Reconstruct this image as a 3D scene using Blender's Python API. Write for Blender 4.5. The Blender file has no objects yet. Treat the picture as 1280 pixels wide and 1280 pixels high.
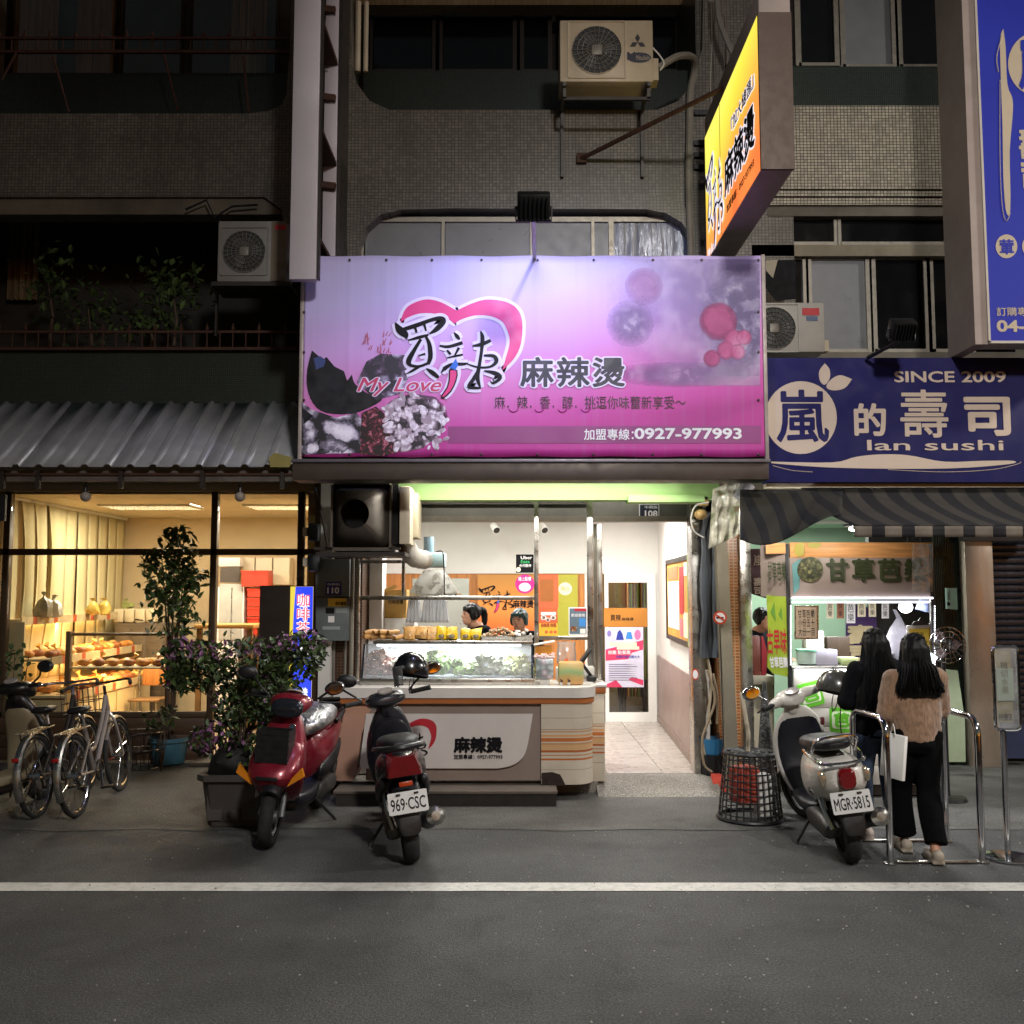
import bpy, bmesh, math, random
from mathutils import Vector, Matrix, noise
R = math.radians
random.seed(7)
SC = bpy.context.scene
COL = SC.collection
FPX, CXP, CYP, HOR, CAMH = 1200.0, 640.0, 640.0, 738.0, 1.85
PITCH = math.atan((HOR - CYP) / FPX)
cam_d = bpy.data.cameras.new('camera')
cam = bpy.data.objects.new('camera', cam_d)
COL.objects.link(cam)
cam.location = (0, 0, CAMH)
cam.rotation_euler = (R(90) + PITCH, 0, 0)
cam_d.sensor_width = 36
cam_d.lens = 36 * FPX / 1280
cam_d.clip_end = 500
SC.camera = cam
W = bpy.data.worlds.new('World')
SC.world = W
W.use_nodes = True
nt = W.node_tree
bg = nt.nodes['Background']
sky = nt.nodes.new('ShaderNodeTexSky')
sky.sky_type = 'NISHITA'
sky.sun_disc = False
sky.sun_elevation = R(1)
sky.sun_rotation = R(150)
nt.links.new(sky.outputs[0], bg.inputs[0])
bg.inputs[1].default_value = 0.06
SC.view_settings.view_transform = 'Standard'
SC.view_settings.look = 'None'
SC.view_settings.exposure = 0.15
SC.view_settings.gamma = 1.0
SC.view_settings.use_curve_mapping = False
SC.cycles.use_denoising = True
SC.cycles.max_bounces = 6
SC.cycles.transparent_max_bounces = 12
SC.cycles.sample_clamp_indirect = 4
SC.cycles.caustics_reflective = False
SC.cycles.caustics_refractive = False
def P(px, py, Y):
 """the point on the upright plane at distance Y that the photograph shows at (px, py)"""
 py = py or 800   # no row given: about street level
 u, v = (px - CXP) / FPX, (CYP - py) / FPX
 c, s = math.cos(PITCH), math.sin(PITCH)
 d = Vector((u, c - v * s, s + v * c))
 return Vector((0, 0, CAMH)) + d * (Y / d.y)
def G(px, py, z=0.0):
 """the point at height z that the photograph shows at (px, py)"""
 u, v = (px - CXP) / FPX, (CYP - py) / FPX
 c, s = math.cos(PITCH), math.sin(PITCH)
 d = Vector((u, c - v * s, s + v * c))
 return Vector((0, 0, CAMH)) + d * ((z - CAMH) / d.z)
def C(h):
 h = h.lstrip('#')
 r = []
 for i in (0, 2, 4):
  c = int(h[i:i + 2], 16) / 255
  r.append(c / 12.92 if c <= .04045 else ((c + .055) / 1.055) ** 2.4)
 return tuple(r)
MATS = {}
def nmat(name):
 m = bpy.data.materials.new(name)
 m.use_nodes = True
 MATS[name] = m
 t = m.node_tree
 return m, t, t.nodes['Principled BSDF'], t.nodes['Material Output']
def nd(t, kind, **kw):
 n = t.nodes.new(kind)
 for k, v in kw.items():
  if hasattr(n, k):
   setattr(n, k, v)
 return n
def mixc(t, fac, a, b, mode='MIX'):
 n = t.nodes.new('ShaderNodeMix')
 n.data_type = 'RGBA'
 n.blend_type = mode
 for s, v in ((n.inputs[0], fac), (n.inputs[6], a), (n.inputs[7], b)):
  if hasattr(v, 'links'):
   t.links.new(v, s)
  elif isinstance(v, (int, float)):
   s.default_value = v
  else:
   s.default_value = (*v[:3], 1)
 return n.outputs[2]
def mathn(t, op, a, b=None, clamp=False):
 n = t.nodes.new('ShaderNodeMath')
 n.operation = op
 n.use_clamp = clamp
 for s, v in ((n.inputs[0], a), (n.inputs[1], b)):
  if v is None:
   continue
  if hasattr(v, 'links'):
   t.links.new(v, s)
  else:
   s.default_value = v
 return n.outputs[0]
def tex(t, kind, vec=None, **inp):
 n = t.nodes.new(kind)
 if vec is not None:
  t.links.new(vec, n.inputs['Vector'])
 for k, v in inp.items():
  n.inputs[k].default_value = v
 return n
def ocoord(t, scale=(1, 1, 1), rot=(0, 0, 0), kind='Object'):
 c = t.nodes.new('ShaderNodeTexCoord')
 mp = t.nodes.new('ShaderNodeMapping')
 mp.inputs['Scale'].default_value = scale
 mp.inputs['Rotation'].default_value = rot
 t.links.new(c.outputs[kind], mp.inputs[0])
 return mp.outputs[0]
def ramp(t, fac, stops):
 n = t.nodes.new('ShaderNodeValToRGB')
 e = n.color_ramp.elements
 while len(e) < len(stops):
  e.new(.5)
 for q, (p, c) in zip(e, stops):
  q.position = p
  q.color = (*c[:3], 1) if not isinstance(c, (int, float)) else (c, c, c, 1)
 t.links.new(fac, n.inputs[0])
 return n.outputs[0]
def bumpn(t, b, h, strength=.3, dist=.01):
 n = t.nodes.new('ShaderNodeBump')
 n.inputs['Strength'].default_value = strength
 n.inputs['Distance'].default_value = dist
 t.links.new(h, n.inputs['Height'])
 t.links.new(n.outputs[0], b.inputs['Normal'])
def M(name, col=None, rough=.55, metal=0, var=.12, scale=5, bump=.08, bscale=70, coat=0, sheen=0, dirt=0, dirtc=(.02, .017, .013), trans=0, stretch=(1, 1, 1)):
 """an ordinary surface: colour with soft variation, uneven gloss, fine relief and optional grime"""
 if name in MATS:
  return MATS[name]
 if isinstance(col, str):
  col = C(col)
 m, t, b, o = nmat(name)
 v = ocoord(t, stretch)
 n1 = tex(t, 'ShaderNodeTexNoise', v, Scale=scale, Detail=6, Roughness=.6)
 lo = tuple(c * (1 - var) for c in col)
 hi = tuple(min(1, c * (1 + var)) for c in col)
 colr = ramp(t, n1.outputs[0], [(.3, lo), (.7, hi)])
 if dirt:
  n2 = tex(t, 'ShaderNodeTexNoise', v, Scale=scale * .37, Detail=8, Roughness=.7)
  f = ramp(t, n2.outputs[0], [(.48, 0.0), (.72, 1.0)])
  colr = mixc(t, mathn(t, 'MULTIPLY', f, dirt), colr, dirtc)
 t.links.new(colr, b.inputs['Base Color'])
 n3 = tex(t, 'ShaderNodeTexNoise', v, Scale=scale * 3.1, Detail=4)
 rr = ramp(t, n3.outputs[0], [(.25, max(.02, rough - .1)), (.75, min(1, rough + .1))])
 t.links.new(rr, b.inputs['Roughness'])
 b.inputs['Metallic'].default_value = metal
 b.inputs['Coat Weight'].default_value = coat
 b.inputs['Sheen Weight'].default_value = sheen
 b.inputs['Transmission Weight'].default_value = trans
 if bump:
  n4 = tex(t, 'ShaderNodeTexNoise', v, Scale=bscale, Detail=5)
  bumpn(t, b, n4.outputs[0], bump, .01)
 return m
def EM(name, col, strength):
 """something that gives off light"""
 if name in MATS:
  return MATS[name]
 if isinstance(col, str):
  col = C(col)
 m, t, b, o = nmat(name)
 v = ocoord(t)
 n = tex(t, 'ShaderNodeTexNoise', v, Scale=3.0)
 c = ramp(t, n.outputs[0], [(.2, tuple(x * .9 for x in col)), (.8, col)])
 t.links.new(c, b.inputs['Emission Color'])
 b.inputs['Emission Strength'].default_value = strength
 b.inputs['Base Color'].default_value = (*[x * .5 for x in col], 1)
 return m
def glass(name, tint=(.96, .98, .97), gloss=.08, rough=.02, haze=0.0):
 if name in MATS:
  return MATS[name]
 m, t, b, o = nmat(name)
 t.nodes.remove(b)
 tr = nd(t, 'ShaderNodeBsdfTransparent')
 tr.inputs[0].default_value = (*tint, 1)
 gl = nd(t, 'ShaderNodeBsdfGlossy')
 gl.inputs['Roughness'].default_value = rough
 lw = nd(t, 'ShaderNodeFresnel')
 lw.inputs[0].default_value = 1.45
 v = ocoord(t)
 n = tex(t, 'ShaderNodeTexNoise', v, Scale=4, Detail=6)
 f = mathn(t, 'MULTIPLY', lw.outputs[0], ramp(t, n.outputs[0], [(.3, .7), (.7, 1.0)]))
 f = mathn(t, 'ADD', f, gloss * .2, True)
 mx = nd(t, 'ShaderNodeMixShader')
 t.links.new(f, mx.inputs[0])
 t.links.new(tr.outputs[0], mx.inputs[1])
 t.links.new(gl.outputs[0], mx.inputs[2])
 out = mx.outputs[0]
 if haze:
  df = nd(t, 'ShaderNodeBsdfDiffuse')
  df.inputs[0].default_value = (.8, .82, .82, 1)
  n5 = tex(t, 'ShaderNodeTexNoise', v, Scale=9, Detail=8)
  m2 = nd(t, 'ShaderNodeMixShader')
  t.links.new(ramp(t, n5.outputs[0], [(.3, haze * .4), (.75, haze)]), m2.inputs[0])
  t.links.new(out, m2.inputs[1])
  t.links.new(df.outputs[0], m2.inputs[2])
  out = m2.outputs[0]
 t.links.new(out, o.inputs[0])
 return m
def mosaic(name, col, grout, w, h, gap=.004, var=.25, rough=.35, dirt=.4, streak=.5):
 """small glazed wall tiles; too small in the picture to pick apart"""
 if name in MATS:
  return MATS[name]
 if isinstance(col, str):
  col = C(col)
 if isinstance(grout, str):
  grout = C(grout)
 m, t, b, o = nmat(name)
 c = nd(t, 'ShaderNodeNewGeometry')
 s = nd(t, 'ShaderNodeSeparateXYZ')
 t.links.new(c.outputs['Position'], s.inputs[0])
 x = mathn(t, 'ADD', s.outputs[0], s.outputs[1])
 cb = nd(t, 'ShaderNodeCombineXYZ')
 t.links.new(x, cb.inputs[0])
 t.links.new(s.outputs[2], cb.inputs[1])
 br = tex(t, 'ShaderNodeTexBrick', cb.outputs[0])
 br.offset = 0
 br.inputs['Scale'].default_value = 1
 br.inputs['Brick Width'].default_value = w
 br.inputs['Row Height'].default_value = h
 br.inputs['Mortar Size'].default_value = gap
 br.inputs['Mortar Smooth'].default_value = .1
 br.inputs['Color1'].default_value = (*[k * (1 - var) for k in col], 1)
 br.inputs['Color2'].default_value = (*[min(1, k * (1 + var)) for k in col], 1)
 br.inputs['Mortar'].default_value = (*grout, 1)
 n2 = tex(t, 'ShaderNodeTexNoise', cb.outputs[0], Scale=1.3, Detail=8, Roughness=.7)
 colr = mixc(t, mathn(t, 'MULTIPLY', ramp(t, n2.outputs[0], [(.4, 0.0), (.75, 1.0)]), dirt), br.outputs[0], tuple(k * .25 for k in col))
 mp = nd(t, 'ShaderNodeMapping')
 mp.inputs['Scale'].default_value = (5, .5, 1)
 t.links.new(cb.outputs[0], mp.inputs[0])
 n3 = tex(t, 'ShaderNodeTexNoise', mp.outputs[0], Scale=1.5, Detail=6)
 colr = mixc(t, mathn(t, 'MULTIPLY', ramp(t, n3.outputs[0], [(.5, 0.0), (.75, 1.0)]), streak), colr, tuple(k * .35 for k in col))
 t.links.new(colr, b.inputs['Base Color'])
 b.inputs['Roughness'].default_value = rough
 bumpn(t, b, mathn(t, 'SUBTRACT', 1.0, br.outputs['Fac']), .5, .004)
 return m
def wood(name, col, scale=3.0, axis=0, rough=.5, var=.35):
 if name in MATS:
  return MATS[name]
 if isinstance(col, str):
  col = C(col)
 m, t, b, o = nmat(name)
 sc = [14, 14, 14]
 sc[axis] = 1.0
 v = ocoord(t, tuple(sc))
 n = tex(t, 'ShaderNodeTexNoise', v, Scale=scale, Detail=8, Distortion=.6)
 t.links.new(ramp(t, n.outputs[0], [(.25, tuple(k * (1 - var) for k in col)), (.75, tuple(min(1, k * (1 + var)) for k in col))]), b.inputs['Base Color'])
 b.inputs['Roughness'].default_value = rough
 bumpn(t, b, n.outputs[0], .12, .006)
 return m
def stripes(name, a, bcol, period, duty=.5, axis=0, rough=.8, offset=0.0):
 """woven or printed bands along one object axis"""
 if name in MATS:
  return MATS[name]
 if isinstance(a, str):
  a = C(a)
 if isinstance(bcol, str):
  bcol = C(bcol)
 m, t, b, o = nmat(name)
 v = ocoord(t)
 s = nd(t, 'ShaderNodeSeparateXYZ')
 t.links.new(v, s.inputs[0])
 f = mathn(t, 'FRACT', mathn(t, 'ADD', mathn(t, 'DIVIDE', s.outputs[axis], period), 100.0 + offset))
 f = mathn(t, 'LESS_THAN', f, duty)
 n = tex(t, 'ShaderNodeTexNoise', v, Scale=7, Detail=7, Roughness=.65)
 d = ramp(t, n.outputs[0], [(.3, .6), (.7, 1.0)])
 t.links.new(mixc(t, 1.0, mixc(t, f, a, bcol), d, 'MULTIPLY'), b.inputs['Base Color'])
 b.inputs['Roughness'].default_value = rough
 n4 = tex(t, 'ShaderNodeTexNoise', v, Scale=140, Detail=2)
 bumpn(t, b, n4.outputs[0], .15, .005)
 return m
def speckle(name, cols, scale=40, rough=.6, bump=.4, emit=0, voro=True, stretch=(1, 1, 1)):
 """irregular cells in several colours: piled food in print, leaves, stains"""
 if name in MATS:
  return MATS[name]
 cols = [C(c) if isinstance(c, str) else c for c in cols]
 m, t, b, o = nmat(name)
 v = ocoord(t, stretch)
 w = tex(t, 'ShaderNodeTexNoise', v, Scale=scale * .35, Detail=3)
 vv = mixc(t, .06, v, w.outputs[1])
 if voro:
  n = tex(t, 'ShaderNodeTexVoronoi', vv, Scale=scale)
  s = nd(t, 'ShaderNodeSeparateColor')
  t.links.new(n.outputs['Color'], s.inputs[0])
  f = s.outputs[0]
  h = n.outputs['Distance']
 else:
  n = tex(t, 'ShaderNodeTexNoise', vv, Scale=scale, Detail=6)
  f = n.outputs[0]
  h = f
 k = len(cols)
 lo, hi = (0, 1) if voro else (.3, .7)
 cr = ramp(t, f, [(lo + (hi - lo) * i / max(1, k - 1), c) for i, c in enumerate(cols)])
 cr = mixc(t, 1.0, cr, ramp(t, h, [(.0, 1.0), (.75, .35)]) if voro else (1, 1, 1), 'MULTIPLY')
 t.links.new(cr, b.inputs['Base Color'])
 b.inputs['Roughness'].default_value = rough
 bumpn(t, b, h, bump, .01)
 if emit:
  t.links.new(cr, b.inputs['Emission Color'])
  b.inputs['Emission Strength'].default_value = emit
 return m
def clutter(name, cols, scale=14, warp=.35, fade=None):
 """a printed photograph of heaped food: pale rounded pieces with dark gaps; fade softens the picture's edge"""
 if name in MATS:
  return MATS[name]
 m, t, b, o = nmat(name)
 v = ocoord(t)
 w = tex(t, 'ShaderNodeTexNoise', v, Scale=scale * .5, Detail=4)
 vv = mixc(t, warp / scale * 6, v, w.outputs[1])
 n = tex(t, 'ShaderNodeTexVoronoi', vv, Scale=scale)
 n2 = tex(t, 'ShaderNodeTexNoise', vv, Scale=scale * 2.2, Detail=7, Roughness=.65)
 s = nd(t, 'ShaderNodeSeparateColor')
 t.links.new(n.outputs['Color'], s.inputs[0])
 f = mathn(t, 'ADD', mathn(t, 'ADD', mathn(t, 'MULTIPLY', n.outputs['Distance'], .75), mathn(t, 'MULTIPLY', n2.outputs[0], .7)), mathn(t, 'MULTIPLY', s.outputs[0], .25))
 k = len(cols)
 t.links.new(ramp(t, f, [(.56 + .42 * i / (k - 1), C(c)) for i, c in enumerate(cols)]), b.inputs['Base Color'])
 b.inputs['Roughness'].default_value = .55
 if fade:
  c = t.nodes.new('ShaderNodeTexCoord')
  q = nd(t, 'ShaderNodeSeparateXYZ')
  t.links.new(c.outputs['Generated'], q.inputs[0])
  dx, dz = mathn(t, 'SUBTRACT', q.outputs[0], fade[0]), mathn(t, 'SUBTRACT', q.outputs[2], fade[1])
  r = mathn(t, 'SQRT', mathn(t, 'ADD', mathn(t, 'MULTIPLY', dx, dx), mathn(t, 'MULTIPLY', dz, dz)))
  r = mathn(t, 'ADD', r, mathn(t, 'MULTIPLY', mathn(t, 'SUBTRACT', n2.outputs[0], .5), .25))
  t.links.new(ramp(t, r, [(fade[2], fade[4] if len(fade) > 4 else 1.0), (fade[3], 0.0)]), b.inputs['Alpha'])
 return m
def FR(o, az=0.0, tilt=0.0):
 """frame of an upright sheet facing the street: x right, y up, z towards the street"""
 m = Matrix.Translation(o) @ Matrix.Rotation(az, 4, 'Z') @ Matrix.Rotation(tilt, 4, 'X')
 return m @ Matrix(((1, 0, 0, 0), (0, 0, -1, 0), (0, 1, 0, 0), (0, 0, 0, 1)))
def smoothpts(pts, k=4):
 """Catmull-Rom through points of any dimension"""
 out = []
 n = len(pts)
 if n < 3:
  return [tuple(p) for p in pts]
 for i in range(n - 1):
  p0, p1, p2, p3 = pts[max(0, i - 1)], pts[i], pts[i + 1], pts[min(n - 1, i + 2)]
  for j in range(k):
   u = j / k
   out.append(tuple(.5 * ((2 * b) + (c - a) * u + (2 * a - 5 * b + 4 * c - d) * u * u + (3 * b - a - 3 * c + d) * u ** 3)
        for a, b, c, d in zip(p0, p1, p2, p3)))
 out.append(tuple(pts[-1]))
 return out
ROOTS = {}
class MB:
 def __init__(s):
  s.bm = bmesh.new()
 def box(s, c, size, rot=None, bev=0.0, seg=2):
  m = Matrix.Translation(c) @ (rot if rot is not None else Matrix()) @ Matrix.Diagonal((*size, 1))
  g = bmesh.ops.create_cube(s.bm, size=1, matrix=m)
  if bev:
   es = list({e for v in g['verts'] for e in v.link_edges})
   bmesh.ops.bevel(s.bm, geom=es, offset=min(bev, min(abs(q) for q in size) * .45), segments=seg, affect='EDGES', profile=.5)
  return s
 def bx(s, x0, x1, y0, y1, z0, z1, bev=0.0):
  return s.box(((x0 + x1) / 2, (y0 + y1) / 2, (z0 + z1) / 2), (abs(x1 - x0), abs(y1 - y0), abs(z1 - z0)), None, bev)
 def loft(s, rings, cap=True, close=True):
  vs = [[s.bm.verts.new(p) for p in r] for r in rings]
  n = len(vs[0])
  for a, b in zip(vs, vs[1:]):
   for i in range(n if close else n - 1):
    j = (i + 1) % n
    try:
     s.bm.faces.new((a[i], a[j], b[j], b[i]))
    except ValueError:
     pass
  if cap and close:
   s.bm.faces.new(vs[0][::-1])
   s.bm.faces.new(vs[-1])
  return s
 def tube(s, pts, r, n=8, closed=False, cap=True, flat=1.0):
  pts = [Vector(p) for p in pts]
  rs = r if isinstance(r, (list, tuple)) else [r] * len(pts)
  m = len(pts)
  rings = []
  u = None
  for i, p in enumerate(pts):
   if closed:
    d = pts[(i + 1) % m] - pts[i - 1]
   else:
    d = pts[min(m - 1, i + 1)] - pts[max(0, i - 1)]
   d.normalize()
   if u is None:
    u = d.cross(Vector((0, 0, 1)) if abs(d.z) < .9 else Vector((1, 0, 0))).normalized()
   else:
    u = (u - d * u.dot(d))
    u = u.normalized() if u.length > 1e-6 else d.orthogonal().normalized()
   w = d.cross(u)
   rings.append([p + (u * math.cos(2 * math.pi * k / n) + w * flat * math.sin(2 * math.pi * k / n)) * rs[i] for k in range(n)])
  if closed:
   rings.append(rings[0])
   vs = [[s.bm.verts.new(p) for p in q] for q in rings[:-1]]
   vs.append(vs[0])
   for a, b in zip(vs, vs[1:]):
    for i in range(n):
     j = (i + 1) % n
     s.bm.faces.new((a[i], a[j], b[j], b[i]))
   return s
  return s.loft(rings, cap)
 def cyl(s, p0, p1, r0, r1=None, n=12):
  return s.tube([p0, p1], [r0, r0 if r1 is None else r1], n)
 def lathe(s, prof, mat=None, n=20, cap=True):
  mat = mat if mat is not None else Matrix()
  return s.loft([[mat @ Vector((r * math.cos(2 * math.pi * k / n), r * math.sin(2 * math.pi * k / n), z)) for k in range(n)] for r, z in prof], cap)
 def ell(s, c, r, u=14, v=9, mat=None):
  m = Matrix.Translation(c) @ (mat if mat is not None else Matrix()) @ Matrix.Diagonal((*(r if isinstance(r, (tuple, list)) else (r, r, r)), 1))
  bmesh.ops.create_uvsphere(s.bm, u_segments=u, v_segments=v, radius=1, matrix=m)
  return s
 def prism(s, pts, mat, d, rnd=0):
  """outline pts (x, y) on the sheet mat, thickness d towards mat's z"""
  if rnd:
   pts = rounded(pts, rnd)
  a = [s.bm.verts.new(mat @ Vector((x, y, 0))) for x, y in pts]
  b = [s.bm.verts.new(mat @ Vector((x, y, d))) for x, y in pts]
  n = len(pts)
  s.bm.faces.new(a[::-1])
  s.bm.faces.new(b)
  for i in range(n):
   j = (i + 1) % n
   s.bm.faces.new((a[i], a[j], b[j], b[i]))
  return s
 def pxpoly(s, pts, Y, d=.004, rnd=0):
  """outline given in photograph pixels, standing on the upright plane Y"""
  w = [P(x, y, Y) for x, y in pts]
  return s.prism([(q.x, q.z) for q in w], FR((0, Y, 0)), d, rnd)
 def pxbox(s, x0, y0, x1, y1, Y, d=.02, bev=0.0):
  a, b = P(x0, y1, Y), P(x1, y0, Y)
  return s.bx(a.x, b.x, Y, Y + d, a.z, b.z, bev)
 def ribbon(s, pts, mat, k=5):
  """brush stroke: (x, y, width) on the sheet mat"""
  q = smoothpts(pts, k)
  L, Rr = [], []
  n = len(q)
  for i in range(n):
   a, b = q[max(0, i - 1)], q[min(n - 1, i + 1)]
   dx, dy = b[0] - a[0], b[1] - a[1]
   l = math.hypot(dx, dy) or 1
   w = abs(q[i][2]) / 2
   L.append(mat @ Vector((q[i][0] - dy / l * w, q[i][1] + dx / l * w, 0)))
   Rr.append(mat @ Vector((q[i][0] + dy / l * w, q[i][1] - dx / l * w, 0)))
  for i in range(n - 1):
   s.bm.faces.new([s.bm.verts.new(p) for p in (L[i], Rr[i], Rr[i + 1], L[i + 1])])
  return s
 def grid(s, fn, nu, nv):
  vs = [[s.bm.verts.new(fn(i / nu, j / nv)) for j in range(nv + 1)] for i in range(nu + 1)]
  for i in range(nu):
   for j in range(nv):
    s.bm.faces.new((vs[i][j], vs[i + 1][j], vs[i + 1][j + 1], vs[i][j + 1]))
  return s
 def xf(s, m):
  bmesh.ops.transform(s.bm, matrix=m, verts=s.bm.verts[:])
  return s
 def mesh(s, name, mat, smooth=35):
  me = bpy.data.meshes.new(name)
  bmesh.ops.recalc_face_normals(s.bm, faces=s.bm.faces[:])
  s.bm.to_mesh(me)
  s.bm.free()
  me.materials.append(mat)
  if smooth:
   for p in me.polygons:
    p.use_smooth = True
   me.set_sharp_from_angle(angle=R(smooth))
  return me
 def build(s, name, mat, parent=None, smooth=35, thick=0, sub=0):
  me = s.mesh(name, mat, smooth)
  o = link(name, me, parent)
  if thick or sub:
   if thick:
    md = o.modifiers.new('thickness', 'SOLIDIFY')
    md.thickness = thick
    md.offset = 0
   if sub:
    md = o.modifiers.new('rounding', 'SUBSURF')
    md.levels = md.render_levels = sub
  return o
def link(name, me, parent=None):
 o = bpy.data.objects.new(name, me)
 COL.objects.link(o)
 if parent is not None:
  o.parent = parent
  if parent.name in ROOTS:
   o.location = -ROOTS[parent.name]
 elif me is not None and len(me.vertices):
  lo = [min(v.co[i] for v in me.vertices) for i in range(3)]
  hi = [max(v.co[i] for v in me.vertices) for i in range(3)]
  c = Vector(((lo[0] + hi[0]) / 2, (lo[1] + hi[1]) / 2, lo[2]))
  me.transform(Matrix.Translation(-c))
  o.location = c
 return o
def tag(o, label, cat, group=None):
 o['label'] = label
 o['category'] = cat
 if group:
  o['group'] = group
 return o
def struct(o):
 o['kind'] = 'structure'
 return o
def thing(name, label, cat, loc=(0, 0, 0), group=None, rot=None):
 """an Empty at the thing's base; without rot its parts are given in world coordinates"""
 o = bpy.data.objects.new(name, None)
 COL.objects.link(o)
 o.location = loc
 o.empty_display_size = .1
 if rot is not None:
  o.rotation_euler = rot
 else:
  ROOTS[o.name] = Vector(loc)
 return tag(o, label, cat, group)
def kids(o):
 return [c for c in bpy.data.objects if c.parent == o]
def copy_thing(o, loc, rot=None, label=None):
 def cp(src, par):
  c = src.copy()
  COL.objects.link(c)
  if par is not None:
   c.parent = par
  for k in [x for x in src.children]:
   cp(k, c)
  return c
 c = cp(o, None)
 c.location = loc
 if rot is not None:
  c.rotation_euler = rot
 if label:
  c['label'] = label
 return c
def rounded(pts, r, k=4):
 out = []
 n = len(pts)
 for i in range(n):
  p, a, b = Vector(pts[i]), Vector(pts[i - 1]), Vector(pts[(i + 1) % n])
  ra = min(r, (a - p).length * .45, (b - p).length * .45)
  p0, p1 = p + (a - p).normalized() * ra, p + (b - p).normalized() * ra
  for j in range(k + 1):
   u = j / k
   q = p0 * (1 - u) ** 2 + p * 2 * u * (1 - u) + p1 * u * u
   out.append((q.x, q.y))
 return out
def text_mesh(body, bold=0.0, shear=0.0, ext=0.0, space=1.0, vertical=False):
 cu = bpy.data.curves.new('lettering', 'FONT')
 cu.body = '\n'.join(body) if vertical else body
 cu.size = 1
 cu.shear = shear
 cu.extrude = ext
 cu.space_character = space
 cu.align_x = 'CENTER' if vertical else 'LEFT'
 cu.resolution_u = 3
 o = bpy.data.objects.new('lettering', cu)
 COL.objects.link(o)
 me = bpy.data.meshes.new_from_object(o)
 bpy.data.objects.remove(o)
 bpy.data.curves.remove(cu)
 if bold > .004:   # thicker strokes: the same outline laid over itself, shifted all round
  bm, n = bmesh.new(), 14 if bold > .04 else 8
  for k in range(n + 1):
   i = len(bm.verts)
   bm.from_mesh(me)
   bm.verts.ensure_lookup_table()
   q = Vector((bold * math.cos(6.2832 * k / n), bold * math.sin(6.2832 * k / n), .0012 * k)) if k < n else Vector((0, 0, .0012 * n))
   bmesh.ops.translate(bm, verts=bm.verts[i:], vec=q)
  bm.to_mesh(me)
  bm.free()
 return me
def lettering(body, mat, parent, frame, w, h, bold=.0, shear=0, ext=.002, space=1.0, vertical=False, name='lettering', grow=0.0):
 """writing fitted into a w x h box whose lower left corner is the frame's origin"""
 me = text_mesh(body, bold, shear, .01, space, vertical)
 xs = [v.co.x for v in me.vertices]
 ys = [v.co.y for v in me.vertices]
 x0, x1, y0, y1 = min(xs), max(xs), min(ys), max(ys)
 sx, sy = (w + 2 * grow) / max(1e-6, x1 - x0), (h + 2 * grow) / max(1e-6, y1 - y0)
 me.transform(frame @ Matrix.Translation((-grow, -grow, 0)) @ Matrix.Diagonal((sx, sy, ext / .01, 1)) @ Matrix.Translation((-x0, -y0, 0)))
 me.materials.append(mat)
 me.name = name
 return link(name, me, parent)
def pxtext(body, mat, parent, x0, y0, x1, y1, Y, **kw):
 a, b = P(x0, y1, Y), P(x1, y0, Y)
 return lettering(body, mat, parent, FR(a), b.x - a.x, b.z - a.z, **kw)
def remeshed(mb, name, mat, parent=None, voxel=.012, smooth=4, local=True):
 """fuse overlapping shapes into one continuous skin"""
 me = mb.mesh(name, mat, 0)
 o = bpy.data.objects.new(name, me)
 COL.objects.link(o)
 md = o.modifiers.new('fuse', 'REMESH')
 md.mode = 'VOXEL'
 md.voxel_size = voxel
 ms = o.modifiers.new('soften', 'SMOOTH')
 ms.iterations = smooth
 ms.factor = .5
 m2 = bpy.data.meshes.new_from_object(o.evaluated_get(bpy.context.evaluated_depsgraph_get()))
 bpy.data.objects.remove(o)
 m2.name = name
 for p in m2.polygons:
  p.use_smooth = True
 if not m2.materials:
  m2.materials.append(mat)
 return link(name, m2, parent)
def lamp(name, kind, loc, power, color=(1, 1, 1), parent=None, aim=None, size=.3, sizey=None, spot=90, blend=.5):
 d = bpy.data.lights.new(name, kind)
 d.energy = power
 d.color = color
 if kind == 'AREA':
  d.size = size
  if sizey:
   d.shape = 'RECTANGLE'
   d.size_y = sizey
 else:
  d.shadow_soft_size = size
 if kind == 'SPOT':
  d.spot_size = R(spot)
  d.spot_blend = blend
 o = bpy.data.objects.new(name, d)
 COL.objects.link(o)
 o.location = loc
 if aim is not None:
  o.rotation_euler = (Vector(aim) - Vector(loc)).to_track_quat('-Z', 'Y').to_euler()
 if parent is not None:
  o.parent = parent
  if parent.name in ROOTS:
   o.location = Vector(loc) - ROOTS[parent.name]
 return o
STEEL = M('brushed_stainless', '#b9b6b0', .3, 1, .05, 4, 0)
CHROME = M('chrome', '#d9d9dc', .1, 1, .05, 10, 0)
BLACKPL = M('black_plastic', '#131316', .42, 0, .15, 8, .1, 120, dirt=.15, dirtc=(.05, .045, .04))
RUBBER = M('tyre_rubber', '#161616', .8, 0, .2, 10, .25, 90, dirt=.35, dirtc=(.06, .055, .05))
DARKMET = M('dark_painted_steel', '#2b2521', .5, .2, .2, 6, .1, dirt=.3)
RUST = M('rusty_steel', '#43281d', .75, .2, .35, 12, .3)
WHITEPL = M('white_plastic', '#d8d6d0', .4, 0, .06, 5, .05, dirt=.12, dirtc=(.3, .27, .22))
CREAM = M('cream_painted_metal', '#c9bfa9', .45, 0, .08, 5, .05, dirt=.3, dirtc=(.12, .1, .07))
WHITEINK = M('white_print', '#e8e6e8', .5, 0, .03, 5, 0)
BLACKINK = M('black_print', '#0d0c12', .5, 0, .1, 5, 0)
REDINK = M('red_print', '#b5202a', .5, 0, .08, 5, 0)
SKIN = M('skin', '#c08f74', .5, 0, .08, 9, .08, 120)
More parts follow.
